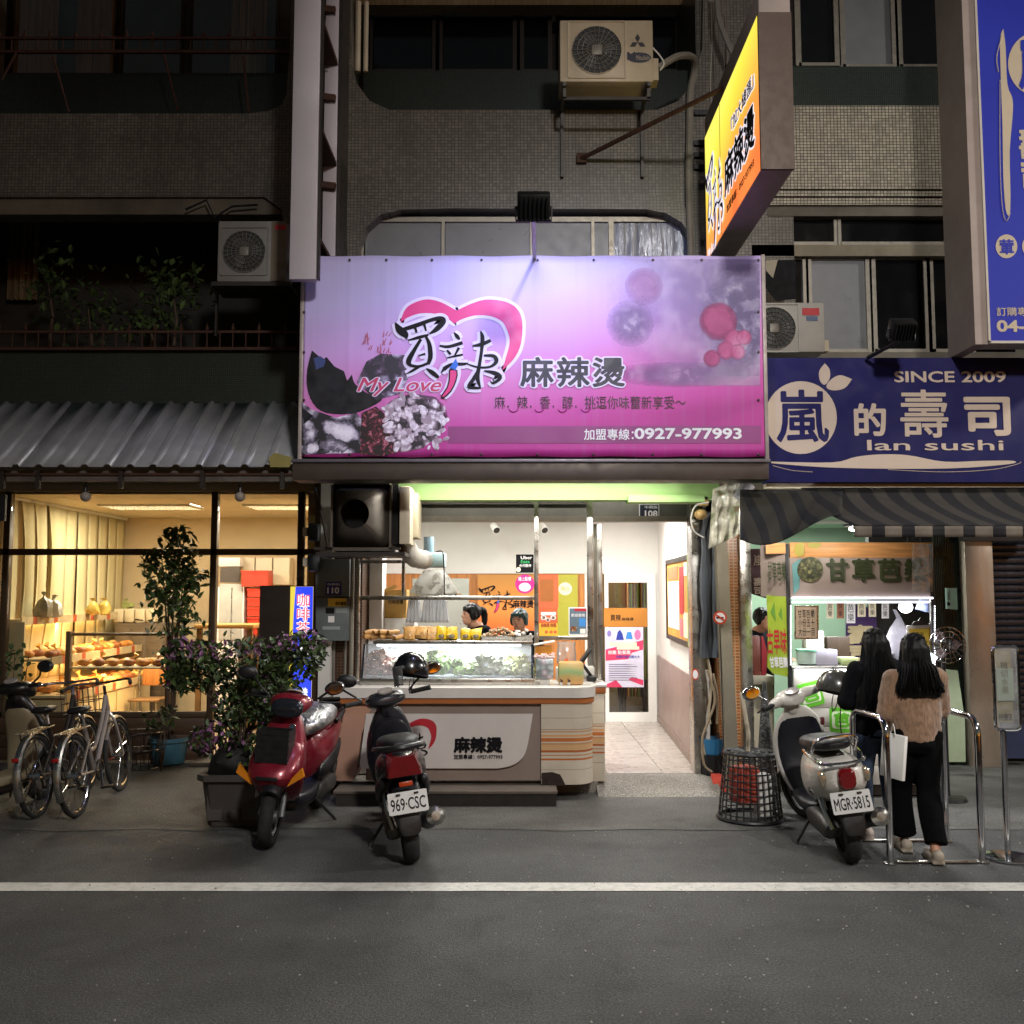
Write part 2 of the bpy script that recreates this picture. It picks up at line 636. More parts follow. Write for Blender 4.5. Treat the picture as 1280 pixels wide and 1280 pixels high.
HAIR = M('black_hair', '#070606', .5, 0, .3, 30, .15, 60, stretch=(6, 6, .4))
WALLWH = M('white_painted_wall', '#d9d6d0', .7, 0, .05, 2, .06, 40, dirt=.1, dirtc=(.4, .38, .33))
def dull(m, s):
 m.node_tree.nodes['Principled BSDF'].inputs['Specular IOR Level'].default_value = s
 return m
for q_ in (HAIR, BLACKINK):
 dull(q_, .2)
GLASS = glass('clear_glass')
PAPER = M('white_paper', '#e6e4df', .8, 0, .04, 6, .05)
BAG = glass('clear_plastic_bag', (.93, .94, .94), .5, .15, .28)
# ================================================================ ground
def ground_mat(name, base, lo, hi, pat=.5, crack=True):
 m, t, b, o = nmat(name)
 v = ocoord(t)
 n1 = tex(t, 'ShaderNodeTexNoise', v, Scale=.9, Detail=9, Roughness=.65)
 n2 = tex(t, 'ShaderNodeTexNoise', v, Scale=75, Detail=4, Roughness=.85)
 n3 = tex(t, 'ShaderNodeTexVoronoi', v, Scale=160)
 n4 = tex(t, 'ShaderNodeTexNoise', v, Scale=3.2, Detail=8, Roughness=.7, Distortion=.7)
 c = ramp(t, n1.outputs[0], [(.3, tuple(k * lo for k in base)), (.7, tuple(k * hi for k in base))])
 c = mixc(t, .9, c, ramp(t, n2.outputs[0], [(.34, .15), (.5, .8), (.68, 2.2)]), 'MULTIPLY')
 c = mixc(t, mathn(t, 'MULTIPLY', ramp(t, n4.outputs[0], [(.5, 0.0), (.68, 1.0)]), pat), c, tuple(k * .45 for k in base))
 n6 = tex(t, 'ShaderNodeTexNoise', v, Scale=26, Detail=2)
 spot = ramp(t, n6.outputs[0], [(.70, 0.0), (.74, 1.0)])
 c = mixc(t, mathn(t, 'MULTIPLY', spot, .35), c, tuple(min(1, k * 2.6) for k in base))
 t.links.new(c, b.inputs['Base Color'])
 t.links.new(ramp(t, n4.outputs[0], [(.35, .78), (.7, .52)]), b.inputs['Roughness'])
 h = mathn(t, 'ADD', mathn(t, 'MULTIPLY', n3.outputs['Distance'], .8), n2.outputs[0])
 bumpn(t, b, h, .9, .008)
 return m
ASPH = ground_mat('asphalt', (.082, .081, .079), .6, 1.3, .6)
CONC = ground_mat('worn_concrete', (.112, .108, .098), .5, 1.4, .65)
mb = MB()
mb.grid(lambda u, v: Vector((-120 + 240 * u, -120 + 240 * v, 0)), 8, 8)
struct(mb.build('road', ASPH, smooth=0))
# concrete apron in front of the shops, uneven street edge
mb = MB()
edge = [(-14 + i * .35, 7.62 + .16 * noise.noise(Vector((i * .35, 3, 0))) + .05 * noise.noise(Vector((i * 1.7, 9, 0)))) for i in range(81)]
top = [mb.bm.verts.new((x, y, .004)) for x, y in edge]
bot = [mb.bm.verts.new((x, 16, .004)) for x, y in edge]
for i in range(80):
 mb.bm.faces.new((top[i], top[i + 1], bot[i + 1], bot[i]))
struct(mb.build('pavement', CONC, smooth=0))
# painted edge line, slightly worn
LINE = M('road_paint', '#cfccc4', .6, 0, .12, 30, .2, 120, dirt=.45, dirtc=(.08, .075, .07))
a, b = G(0, 1114.5), G(0, 1104)
mb = MB()
mb.grid(lambda u, v: Vector((-30 + 60 * u, a.y + (b.y - a.y) * v + .006 * noise.noise(Vector((u * 400, v * 3, 1))), .004)), 300, 1)
struct(mb.build('road_marking', LINE, smooth=0))
# loose grit and bits of litter on the road
GRIT = M('pale_grit', '#a8a49a', .8, 0, .3, 3, 0)
mb = MB()
rg = random.Random(3)
for k in range(420):
 y = rg.uniform(4.2, 7.6)
 x = rg.uniform(-.6, .6) * y if rg.random() < .5 else rg.uniform(-.05, .6) * y
 s = rg.uniform(.003, .007) * (1.7 if rg.random() < .06 else 1)
 mb.box((x, y, .004 + s * .3), (s * rg.uniform(.8, 1.8), s, s * .7), Matrix.Rotation(rg.uniform(0, 3), 4, 'Z'))
o = mb.build('grit', GRIT, smooth=0)
o['kind'] = 'stuff'
# ================================================================ shophouses
TILE_L = mosaic('mosaic_tiles_grey', '#6a645b', '#3b3631', .035, .032, .0035, dirt=.6, streak=.6)
TILE_R = mosaic('mosaic_tiles_beige', '#a39a88', '#39322b', .035, .031, .0038, dirt=.3, streak=.4)
TILE_GREEN = mosaic('mosaic_tiles_dark_green', '#323d35', '#141614', .02, .02)
TILE_OR = mosaic('mosaic_tiles_orange', '#ab5f2c', '#c7a67e', .042, .030, .0055, .3, dirt=.15, streak=.15)
TILE_BR = mosaic('mosaic_tiles_brown', '#4a2d1d', '#6b5a49', .03, .03, .003)
PLAST = M('stained_plaster', '#5a5348', .85, 0, .25, 2.5, .2, 30, dirt=.5)
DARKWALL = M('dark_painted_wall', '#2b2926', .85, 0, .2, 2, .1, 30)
ALU = M('window_aluminium', '#8b857a', .45, .6, .12, 10, .05)
FROST = M('frosted_window_glass', '#6e6e70', .35, 0, .1, 3, .1, 200)
DARKGL = M('dark_window_glass', '#0e0f11', .12, 0, .3, 2, .02)
CURT = M('window_curtain', '#7a6a50', .9, 0, .3, 6, .2, 30, stretch=(6, 6, .3))
YW = 9.4
CTR = thing('shophouse', 'middle shophouse with grey mosaic facade and rounded balcony openings above pink billboard', 'building', (0, 10.5, 0))
LFT = thing('shophouse', 'dark left shophouse with bakery below and spiked balcony railing', 'building', (-4.2, 10.5, 0))
RGT = thing('shophouse', 'right shophouse with beige mosaic band and sliding windows above blue sushi sign', 'building', (3.6, 10.5, 0))
mb = MB()
pts = [(424, -60), (437, -60), (440, 82), (446, 104), (462, 126), (486, 137), (700, 137), (822, 137), (848, 126), (866, 104), (878, 60), (880, -60), (905, -60),
  (905, 420), (868, 420), (864, 300), (852, 280), (832, 268), (806, 263), (560, 262), (500, 264), (476, 270), (458, 286), (449, 312), (447, 420), (424, 420)]
mb.pxpoly(pts, YW, -.3)
mb.build('wall', TILE_L, CTR, smooth=0)
mb = MB()  # raised tile border round the lower opening
inn = [(447, 420), (449, 312), (458, 286), (476, 270), (500, 264), (560, 262), (806, 263), (832, 268), (852, 280), (864, 300), (868, 420)]
out = [(433, 420), (435, 306), (446, 276), (468, 255), (498, 246), (560, 243), (808, 244), (838, 250), (862, 266), (876, 294), (880, 420)]
mb.pxpoly(inn + out[::-1], YW - .002, .035)
mb.build('window_surround', TILE_L, CTR, smooth=0)
mb = MB()
mb.pxbox(424, 88, 905, 145, 9.95, .12)
mb.build('balcony_parapet', TILE_GREEN, CTR, smooth=0)
mb = MB()
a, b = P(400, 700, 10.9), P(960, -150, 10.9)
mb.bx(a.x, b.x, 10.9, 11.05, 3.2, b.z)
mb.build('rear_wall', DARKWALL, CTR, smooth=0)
for x0, x1 in ((462, 545), (549, 646), (650, 690), (700, 850)):
 mb = MB()
 for q in ((x0, -40, x0 + 5, 92), (x1 - 5, -40, x1, 92), (x0 + 5, 86, x1 - 5, 92)):
  mb.pxbox(*q, 10.6, .05)
 f = mb.build('window', DARKMET, CTR, smooth=0)
 mb = MB()
 mb.pxbox(x0 + 5, -40, x1 - 5, 86, 10.62, .01)
 mb.build('pane', DARKGL, f, smooth=0)
for x0, r, in ((437, .025), (447, .03), (457, .025)):
 mb = MB()
 p = P(x0, 90, 9.6)
 mb.cyl(p, (p.x, p.y, 8), r, n=10)
 mb.build('drain_pipe', CREAM, CTR)
mb = MB()
mb.pxbox(424, -8, 905, 6, 10.3, .2)
mb.build('window_lintel', CURT, CTR, smooth=0)
# lower window of the middle bay
mb = MB()
mb.pxbox(452, 271, 866, 277, YW + .1, .06)
for x in (450, 551, 663, 762, 862):
 mb.pxbox(x, 277, x + 5, 420, YW + .1, .06)
mb.pxbox(740, 277, 743, 420, YW + .09, .02)
f = mb.build('window_frame', ALU, CTR, smooth=0)
for x0, x1 in ((455, 551), (556, 663), (668, 762)):
 mb = MB()
 mb.pxbox(x0, 277, x1, 420, YW + .13, .01)
 mb.build('pane', FROST, f, smooth=0)
FOIL = M('crinkled_clear_film', '#8f93a0', .25, .15, .3, 4, .9, 14, stretch=(3, 3, .5))
a, b = P(767, 420, YW + .12), P(862, 279, YW + .12)
mb = MB()
mb.grid(lambda u, v: Vector((a.x + (b.x - a.x) * u, a.y + .012 * noise.noise(Vector((u * 14, v * 2.5, 5))) + .006 * noise.noise(Vector((u * 40, v * 5, 2))), a.z + (b.z - a.z) * v)), 60, 24)
mb.build('pane', FOIL, f)
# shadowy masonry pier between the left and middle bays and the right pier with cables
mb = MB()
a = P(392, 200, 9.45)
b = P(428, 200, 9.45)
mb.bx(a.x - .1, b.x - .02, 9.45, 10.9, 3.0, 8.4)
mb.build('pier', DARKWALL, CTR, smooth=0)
mb = MB()
a, b = P(872, 200, 9.5), P(990, 200, 9.5)
mb.bx(a.x, b.x, 9.5, 10.8, 3.0, 8.4)
mb.build('pier', TILE_L, CTR, smooth=0)
# arcade soffit, green beam, shutter box
GREEN = M('pale_green_paint', '#a3c982', .6, 0, .06, 3, .06, 40, dirt=.12, dirtc=(.2, .3, .12))
SOFF = M('arcade_ceiling_paint', '#9db98a', .7, 0, .1, 3, .05, 30, dirt=.15, dirtc=(.2, .25, .15))
mb = MB()
a, b = P(400, 604, 8.9), P(905, 604, 8.9)
mb.bx(a.x, b.x, 8.46, 9.75, 3.0, 3.25)
mb.build('arcade_ceiling', SOFF, CTR, smooth=0)
mb = MB()
a, b = P(497, 625, 9.0), P(899, 600, 9.0)
mb.bx(a.x, b.x, 9.0, 9.2, a.z, 3.0, .004)
a, b = P(785, 628, 9.0), P(880, 619, 9.0)
mb.bx(a.x, b.x, 8.96, 9.2, a.z, b.z, .004)
mb.build('green_beam', GREEN, CTR)
SHUT = M('shutter_box_steel', '#6f6e66', .5, .3, .1, 6, .08, 60, dirt=.25)
mb = MB()
a, b = P(500, 645, 9.6), P(875, 622, 9.6)
mb.bx(a.x, b.x, 9.6, 9.9, a.z, 2.98)
mb.build('shutter_box', SHUT, CTR, smooth=0)
mb = MB()
a, b = P(500, 652, 9.58), P(870, 645, 9.58)
mb.bx(a.x, b.x, 9.57, 9.7, a.z, b.z)
mb.build('shutter_rail', ALU, CTR, smooth=0)
mb = MB()
for k in range(9):   # slats of the rolled-up shutter seen through the upper glass
 z = 2.72 + k * .028
 mb.cyl((-1.1, 9.56, z), (.78, 9.56, z), .016, n=8)
mb.build('rolled_shutter', SHUT, CTR)
FLZ = .12
TILEFL = M('floor_tile', '#a79f97', .3, 0, .05, 2, .02, 30)
GROUT = M('floor_grout', '#4a443e', .8, 0, .1, 5, .1)
XL, YB = -1.78, 12.9
wl = lambda y: 1.80 + (y - 9.35) * (1.96 - 1.80) / 3.55   # right-hand wall is not quite square to the street
mb = MB()
mb.bx(XL, 2.0, 9.3, 14.8, .0, FLZ - .006)
fl = struct(mb.build('floor', GROUT, smooth=0))
ft = None
for i in range(7):
 for j in range(7):
  x0 = XL + .01 + i * .535
  y0 = 9.31 + j * .535
  x1 = min(x0 + .529, wl(y0 + .53) - .005)
  if x1 - x0 < .05 or x0 < .1:
   continue
  mb = MB()
  mb.bx(x0, x1, y0, min(y0 + .529, YB), FLZ - .016, FLZ + random.uniform(-.0012, .0012), .002)
  q = mb.build('tile', TILEFL, None, smooth=0)
  q.parent = fl
  q.location = q.location - fl.location
mb = MB()
mb.bx(XL - .12, XL, 9.5, 14.8, 0, 3.0)
mb.build('side_wall', WALLWH, CTR, smooth=0)
mb = MB()
mb.loft([[Vector((wl(9.35), 9.35, z)), Vector((wl(YB), YB, z)), Vector((wl(YB) + .1, YB, z)), Vector((wl(9.35) + .1, 9.35, z))] for z in (0, 3.0)])
rw = mb.build('side_wall', WALLWH, CTR, smooth=0)
PANEL = M('taupe_wall_panel', '#8f7b73', .45, 0, .05, 1.5, 0)
mb = MB()
mb.loft([[Vector((wl(9.36) - .02, 9.36, z)), Vector((wl(YB) - .02, YB, z)), Vector((wl(YB) - .001, YB, z)), Vector((wl(9.36) - .001, 9.36, z))] for z in (FLZ + .004, .99)])
mb.build('wainscot_panel', PANEL, CTR, smooth=0)
mb = MB()
mb.loft([[Vector((wl(9.36) - .035, 9.36, z)), Vector((wl(YB) - .035, YB, z)), Vector((wl(YB) - .021, YB, z)), Vector((wl(9.36) - .021, 9.36, z))] for z in (FLZ + .004, FLZ + .09)])
mb.build('skirting', M('skirting_board', '#7d6a60', .4), CTR, smooth=0)
mb = MB()
mb.bx(XL, 2.1, 9.9, 14.8, 2.9, 3.0)
mb.build('shop_ceiling', WALLWH, CTR, smooth=0)
# back partition: white header over the openings, pier, dark kitchen behind
a, b = P(440, 717, YB), P(808, 640, YB)
mb = MB()
mb.bx(XL, b.x + .18, YB, YB + .12, a.z, 2.9)
mb.build('header_panel', WALLWH, CTR, smooth=0)
mb = MB()
p, q = P(746, 900, YB + .01), P(756, 717, YB + .01)
mb.bx(p.x - .15, p.x + .05, YB + .01, YB + .12, FLZ, q.z)
mb.bx(P(820, 0, YB).x + .002, 2.05, YB + .01, YB + .12, FLZ, q.z)
mb.build('partition_pier', WALLWH, CTR, smooth=0)
mb = MB()
mb.bx(XL, 2.1, 14.7, 14.8, 0, 3.0)
mb.build('rear_wall', M('kitchen_rear_wall', '#7c6a4a', .7, 0, .2, 3), CTR, smooth=0)
ORWOOD = wood('warm_veneer', '#b8763a', 2.0, 2)
mb = MB()
p, q = P(440, 905, YB + .02), P(746, 717, YB + .02)
mb.bx(XL, q.x - .1, YB + .02, YB + .1, FLZ, q.z)
mb.build('veneer_wall', ORWOOD, CTR, smooth=0)
# glazed door at the back of the entry
door = thing('glazed_door', 'white framed glass door with posters at the end of the tiled entry', 'door', (P(787, 898, YB).x, YB, FLZ))
WHFR = M('white_door_frame', '#e2e0da', .4, 0, .04, 4, .03)
mb = MB()
x0, x1 = P(756, 0, YB).x, P(820, 0, YB).x
zt = P(0, 717, YB).z
mb.bx(x0, x0 + .05, YB - .02, YB + .03, FLZ, zt - .12)
mb.bx(x1 - .11, x1, YB - .02, YB + .03, FLZ, zt - .001)
mb.bx(x0 + .05, x1 - .11, YB - .02, YB + .03, FLZ, FLZ + .12)
mb.bx(x0, x1 - .11, YB - .02, YB + .03, zt - .12, zt - .001)
mb.build('door_frame', WHFR, door, smooth=0)
mb = MB()
mb.bx(x0 + .05, x1 - .11, YB, YB + .008, FLZ + .12, zt - .12)
mb.build('pane', GLASS, door, smooth=0)
# concrete ramp from the pavement up to the entry
mb = MB()
pr = [(8.78, .0), (9.3, .0), (9.3, FLZ - .004), (9.22, FLZ - .006), (8.84, .03)]
a, b = G(743, 985).x, G(893, 985).x
mb.loft([[Vector((x, y, z)) for y, z in pr] for x in (a, a + .5, b - .3, b)])
CRMP = ground_mat('ramp_concrete', (.3, .275, .235), .7, 1.2, .3)
struct(mb.build('ramp', CRMP, smooth=0))
mb = MB()
mb.bx(XL, G(745, 985).x, 8.98, 9.3, 0, .1)
struct(mb.build('kerb', CRMP, smooth=0))
mb = MB()
a, b = P(392, 0, 9.62), P(452, 0, 9.62)
mb.bx(a.x, b.x, 9.62, 10.5, 0, 3.0)
mb.build('pier', TILE_BR, CTR, smooth=0)
mb = MB()
a, b = P(898, 0, 9.25), P(929, 0, 9.25)
mb.bx(a.x, b.x, 9.25, 10.0, 0, 3.0)
mb.build('pier', TILE_OR, CTR, smooth=0)
mb = MB()
a, b = P(926, 0, 9.2), P(940, 0, 9.2)
mb.bx(a.x, b.x, 9.18, 9.6, 0, 2.95, .004)
mb.build('corner_post', STEEL, CTR)
mb = MB()
a, b = P(863, 0, 9.34), P(879, 0, 9.34)
mb.bx(a.x + .01, b.x, 9.28, 9.5, FLZ * .4, 2.9, .006)
mb.build('shutter_guide', STEEL, CTR)
mb = MB()
mb.bx(b.x + .005, P(905, 0, 9.6).x, 9.6, 10.1, 0, 3.0)
mb.build('pier', TILE_BR, CTR, smooth=0)
mb = MB()
pts = [(-260, 142), (305, 142), (335, 139), (352, 131), (358, 118), (362, 60), (366, -60), (395, -60), (395, 330), (362, 330), (352, 262), (330, 246), (-260, 246)]
mb.pxpoly(pts, YW, -.3)
mb.build('wall', TILE_L, LFT, smooth=0)
mb = MB()
mb.pxbox(-260, 248, 356, 268, YW + .04, .2)
mb.build('lintel_band', PLAST, LFT, smooth=0)
mb = MB()
mb.pxbox(-260, 92, 362, 150, 9.75, .1)
mb.build('balcony_parapet', TILE_GREEN, LFT, smooth=0)
mb = MB()
mb.pxbox(-260, 436, 375, 540, 9.5, .15)
mb.build('balcony_parapet', TILE_GREEN, LFT, smooth=0)
mb = MB()
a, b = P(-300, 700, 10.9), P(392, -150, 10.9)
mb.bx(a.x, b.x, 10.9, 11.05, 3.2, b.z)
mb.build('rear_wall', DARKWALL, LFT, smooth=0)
rl = random.Random(5)
for (x0, x1, y0, y1) in ((18, 76, -40, 95), (92, 146, -40, 95), (285, 335, -40, 100), (8, 50, 275, 375)):
 mb = MB()
 A, B = P(x0, y1, 10.8), P(x1, y0, 10.8)
 ph = rl.random() * 9
 mb.grid(lambda u, v: Vector((A.x + (B.x - A.x) * u, A.y + .035 * math.sin(u * 30 + ph) + .02 * math.sin(u * 71 + ph), A.z + (B.z - A.z) * v)), 60, 2)
 mb.build('curtain', CURT, LFT)
for (x0, x1) in ((0, 146), (150, 232), (236, 350)):
 mb = MB()
 for q in ((x0, -40, x0 + 4, 95), (x1 - 4, -40, x1, 95), (x0 + 3.9, 91, x1 - 3.9, 95)):
  mb.pxbox(*q, 10.7, .05)
 f = mb.build('window', DARKMET, LFT, smooth=0)
 mb = MB()
 mb.pxbox(x0 + 4, -40, x1 - 4, 95, 10.72, .008)
 mb.build('pane', GLASS, f, smooth=0)
# spiked balcony railings
def railing(parent, y_top, y_bot, Y, x0, x1, step, spike):
 mb = MB()
 a, b = P(x0, y_bot, Y), P(x1, y_bot, Y)
 mb.bx(a.x, b.x, Y - .015, Y + .015, a.z - .015, a.z + .015)
 c = P(x0, y_top, Y)
 mb.bx(a.x, b.x, Y - .012, Y + .012, c.z - .012, c.z + .012)
 r = mb.build('railing', RUST, parent, smooth=0)
 x = a.x + .05
 k = 0
 ms = {}
 while x < b.x:
  kk = k % spike == 0
  if kk not in ms:
   m2 = MB()
   m2.cyl((0, 0, 0), (0, 0, c.z - a.z), .007, n=6)
   if kk:
    m2.lathe([(.002, c.z - a.z), (.02, c.z - a.z + .03), (.003, c.z - a.z + .09)], n=6)
   ms[kk] = m2.mesh('bar', RUST, 0)
  q = bpy.data.objects.new('bar', ms[kk])
  COL.objects.link(q)
  q.parent = r
  q.location = (x, Y, a.z)
  x += step
  k += 1
railing(LFT, 48, 65, 9.35, -40, 362, .13, 2)
railing(LFT, 415, 436, 9.45, -40, 372, .13, 2)
for x0, y0, x1, y1 in ((66, 70, 86, 140), (205, 68, 222, 138), (304, 70, 311, 140), (20, 66, 2, 100)):
 mb = MB()
 mb.cyl(P(x0, y0, 9.34), P(x1, y1, 9.38), .012, n=6)
 mb.build('railing_strut', RUST, LFT)
mb = MB()   # hanging cluster of fittings under the band
mb.tube([P(232, 262, 9.36), P(258, 250, 9.34), P(268, 272, 9.35), P(290, 258, 9.35), P(322, 256, 9.36)], .011, 6)
mb.build('cable_bundle', BLACKPL, LFT)
mb = MB()
mb.pxbox(960, 132, 1330, 236, YW, .3)
mb.build('wall', TILE_R, RGT, smooth=0)
for (y0, y1, Y, mt, nm) in ((236, 245, YW + .03, TILE_R, 'wall_trim'), (245, 256, YW + .06, TILE_R, 'wall_trim'), (256, 270, YW + .09, PLAST, 'wall_trim'), (83, 134, 9.62, TILE_GREEN, 'balcony_parapet')):
 mb = MB()
 mb.pxbox(960, y0, 1330, y1, Y, .25)
 mb.build(nm, mt, RGT, smooth=0)
mb = MB()
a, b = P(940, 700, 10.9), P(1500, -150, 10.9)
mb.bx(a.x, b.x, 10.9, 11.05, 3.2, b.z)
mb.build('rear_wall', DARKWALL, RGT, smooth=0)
for (x0, x1, y0, y1, mt) in ((995, 1048, -40, 82, DARKGL), (1050, 1120, -40, 84, FROST), (1121, 1205, -40, 84, DARKGL),
       (960, 1047, 270, 306, DARKGL), (1047, 1212, 270, 306, DARKGL), (1010, 1089, 320, 440, FROST), (1090, 1162, 320, 440, DARKGL), (1162, 1215, 320, 440, DARKGL), (950, 1010, 320, 440, DARKGL)):
 t_ = 4
 Y = 9.66 if y0 < 0 else 9.56
 mb = MB()
 mb.pxbox(x0, y0, x0 + t_, y1, Y, .05)
 mb.pxbox(x1 - t_, y0, x1, y1, Y, .05)
 mb.pxbox(x0 + t_, y1 - t_, x1 - t_, y1, Y, .05)
 mb.pxbox(x0 + t_, y0, x1 - t_, y0 + t_, Y, .05)
 f = mb.build('window', ALU, RGT, smooth=0)
 mb = MB()
 mb.pxbox(x0 + t_, y0 + t_, x1 - t_, y1 - t_, Y + .03, .01)
 mb.build('pane', mt, f, smooth=0)
mb = MB()
mb.pxbox(940, 306, 1330, 320, 9.5, .12)
mb.build('window_sill', M('dirty_sill', '#6d6350', .7, 0, .2, 4, .1, dirt=.4), RGT, smooth=0)
mb = MB()
mb.pxbox(940, 440, 1330, 640, 9.5, .12)
mb.build('wall', PLAST, RGT, smooth=0)
MINT = M('mint_wall_paint', '#a9c6ac', .7, 0, .06, 2, .05, 40, dirt=.1, dirtc=(.3, .35, .3))
mb = MB()
mb.bx(2.3, 4.75, 11.9, 12.0, 0, 2.75)
mb.bx(2.3, 4.75, 9.75, 12.0, 2.62, 2.75)
mb.build('shop_room', MINT, RGT, smooth=0)
mb = MB()
a, b = P(1168, 0, 10.4), P(1216, 0, 10.4)
n = 22
ptsx = []
for i in range(n):
 x = a.x + (b.x - a.x) * i / n
 w = (b.x - a.x) / n
 ptsx += [(x, 0), (x + w * .45, 0), (x + w * .55, -.025), (x + w * .9, -.025)]
ptsx.append((b.x, 0))
RIBM = M('dark_green_ribbed_steel', '#2a3733', .3, .5, .2, 5, .08, 60)
mb.loft([[Vector((x, 10.4 + y, z)) for x, y in ptsx] for z in (0, 2.7)], cap=False, close=False)
mb.build('ribbed_wall', RIBM, RGT, smooth=0, thick=.004)
mb = MB()
mb.bx(a.x - .6, b.x + 3, 10.6, 10.7, 0, 3.3)
mb.build('rear_wall', DARKWALL, RGT, smooth=0)
mb = MB()
a, b = P(1213, 952, 10.3), P(1237, 668, 10.3)
mb.bx(a.x, b.x, 10.25, 10.5, 0, 2.75, .006)
mb.build('steel_post', M('tarnished_stainless', '#b8a898', .35, .65, .2, 3, .06, 40, dirt=.15, dirtc=(.12, .07, .04), stretch=(1, 1, .4)), RGT)
ssh = thing('roller_shutter', 'closed dark roller shutter with shiny ribs beside tarnished steel post', 'shutter', (P(1290, 0, 10.42).x, 10.42, 0))
m0 = None
SLAT = M('dark_shutter_steel', '#45454e', .3, .6, .2, 4, .06, 50, dirt=.2)
z = .06
while z < 2.7:
 if m0 is None:
  mb = MB()
  prof = [(0, 0), (-.012, .01), (-.018, .035), (-.012, .06), (0, .072)]
  mb.loft([[Vector((x, y, zz)) for y, zz in prof] for x in (-.55, .55)], cap=False, close=False)
  m0 = mb.mesh('slat', SLAT, 30)
 q = bpy.data.objects.new('slat', m0)
 COL.objects.link(q)
 q.parent = ssh
 q.location = (0, 0, z)
 z += .074
mb = MB()
mb.pxbox(1205, 664, 1300, 676, 10.2, .1)
mb.build('lintel', DARKMET, RGT, smooth=0)
# ================================================================ brush logo shared by the shop's signs
LOGO_STROKES = [
 [(338, 325, 8), (365, 372, 48), (405, 408, 46), (415, 438, 8)],
 [(395, 372, 26), (480, 345, 30), (580, 308, 26), (640, 296, 30), (660, 318, 40), (618, 370, 34), (570, 402, 10)],
 [(468, 345, 20), (482, 395, 14)], [(528, 322, 20), (546, 384, 12)],
 [(428, 447, 10), (500, 427, 22), (562, 410, 14)],
 [(512, 440, 20), (470, 510, 26), (430, 590, 36), (448, 624, 16)],
 [(545, 420, 16), (570, 480, 28), (576, 560, 32), (560, 612, 22)],
 [(500, 552, 8), (542, 540, 16)], [(438, 618, 20), (500, 626, 18), (572, 600, 18)],
 [(505, 625, 18), (452, 658, 16), (412, 678, 3)], [(548, 640, 8), (590, 668, 30), (632, 702, 20)],
 [(733, 392, 6), (755, 420, 26), (772, 442, 12)], [(638, 484, 12), (700, 490, 20), (792, 464, 24)],
 [(688, 514, 14), (712, 545, 18)], [(768, 498, 20), (738, 556, 10)], [(686, 568, 8), (740, 556, 14), (795, 545, 12)],
 [(668, 644, 30), (720, 612, 20), (798, 610, 20), (832, 604, 6)], [(672, 640, 26), (650, 668, 6)],
 [(913, 384, 8), (926, 430, 28), (920, 520, 22), (905, 620, 24), (893, 700, 30), (912, 772, 12)],
 [(862, 486, 12), (920, 475, 26), (982, 448, 22)],
 [(935, 552, 14), (1000, 555, 24), (1020, 590, 28), (980, 628, 16), (900, 632, 14), (826, 610, 8)],
 [(905, 640, 18), (868, 710, 26), (832, 764, 18), (880, 772, 20), (918, 776, 6)],
 [(938, 656, 10), (1010, 672, 28), (1045, 702, 28), (1000, 740, 16), (978, 724, 6)]]
CHILI = [(705, 650), (755, 655), (748, 725), (715, 795), (668, 838), (654, 826), (690, 770), (704, 712)]
CAP = [(748, 572), (764, 618), (742, 656), (726, 640), (704, 642), (728, 602)]
HEART = smoothpts([(372, 322), (395, 250), (440, 200), (540, 165), (640, 182), (750, 242)], 4) + smoothpts([(750, 242), (860, 190), (960, 165), (1080, 180), (1160, 230), (1195, 320), (1185, 470), (1140, 570), (1060, 652)], 4) + \
 smoothpts([(1062, 645), (1085, 560), (1108, 470), (1100, 400), (1060, 320), (980, 280), (880, 275), (790, 300), (735, 332)], 4) + smoothpts([(735, 332), (680, 290), (600, 262), (500, 262), (420, 290), (376, 322)], 4)
PINK = M('pink_print', '#d8337e', .5, 0, .08, 3, 0)
BLUEINK = M('blue_print', '#1763c9', .5, 0, .08, 3, 0)
DEEPRED = M('deep_red_print', '#b01e2c', .5, 0, .08, 3, 0)
def logo(parent, frame, s, heart=True, halo=True, heart_mat=None, glow=None):
 """brush logo; frame's origin at crop point (330, 845), s metres per crop unit"""
 base = lambda dz: frame @ Matrix.Translation((0, 0, dz)) @ Matrix.Diagonal((s, -s, 1, 1)) @ Matrix.Translation((-330, -845, 0))
 k = [0]
 def strokes(name, mat, dz, grow, lst):
  mb = MB()
  for q in lst:
   k[0] += 1
   mb.ribbon([(x, y, w + grow) for x, y, w in q], base(dz + .00004 * k[0]))
  return mb.build(name, mat, parent, smooth=0)
 if heart:
  if halo:
   mb = MB()
   mb.ribbon([(x, y, 44) for x, y in HEART + HEART[:1]], base(.0012), 1)
   mb.build('heart_outline', glow or WHITEINK, parent, smooth=0)
  mb = MB()
  mb.prism([(x, y) for x, y in HEART], base(.0022), .0012)
  mb.build('heart', heart_mat or PINK, parent, smooth=0)
 if halo:
  strokes('brush_outline', glow or WHITEINK, .0045, 44, LOGO_STROKES + [[(740, 620, 40), (735, 700, 40), (700, 790, 26), (662, 832, 12)]])
 strokes('brush_lettering', BLACKINK, .0085, 0, LOGO_STROKES)
 mb = MB()
 mb.ribbon([(x, y, 9) for x, y in CHILI + CHILI[:1]], base(.0105), 2)
 mb.build('chili_outline', BLACKINK, parent, smooth=0)
 mb = MB()
 mb.prism(smoothpts(CHILI + CHILI[:1], 3)[:-1], base(.0098), .0006)
 mb.build('chili', DEEPRED if heart_mat else PINK, parent, smooth=0)
 mb = MB()
 mb.prism(CAP, base(.0112), .0008)
 mb.build('chili_cap', BLUEINK, parent, smooth=0)
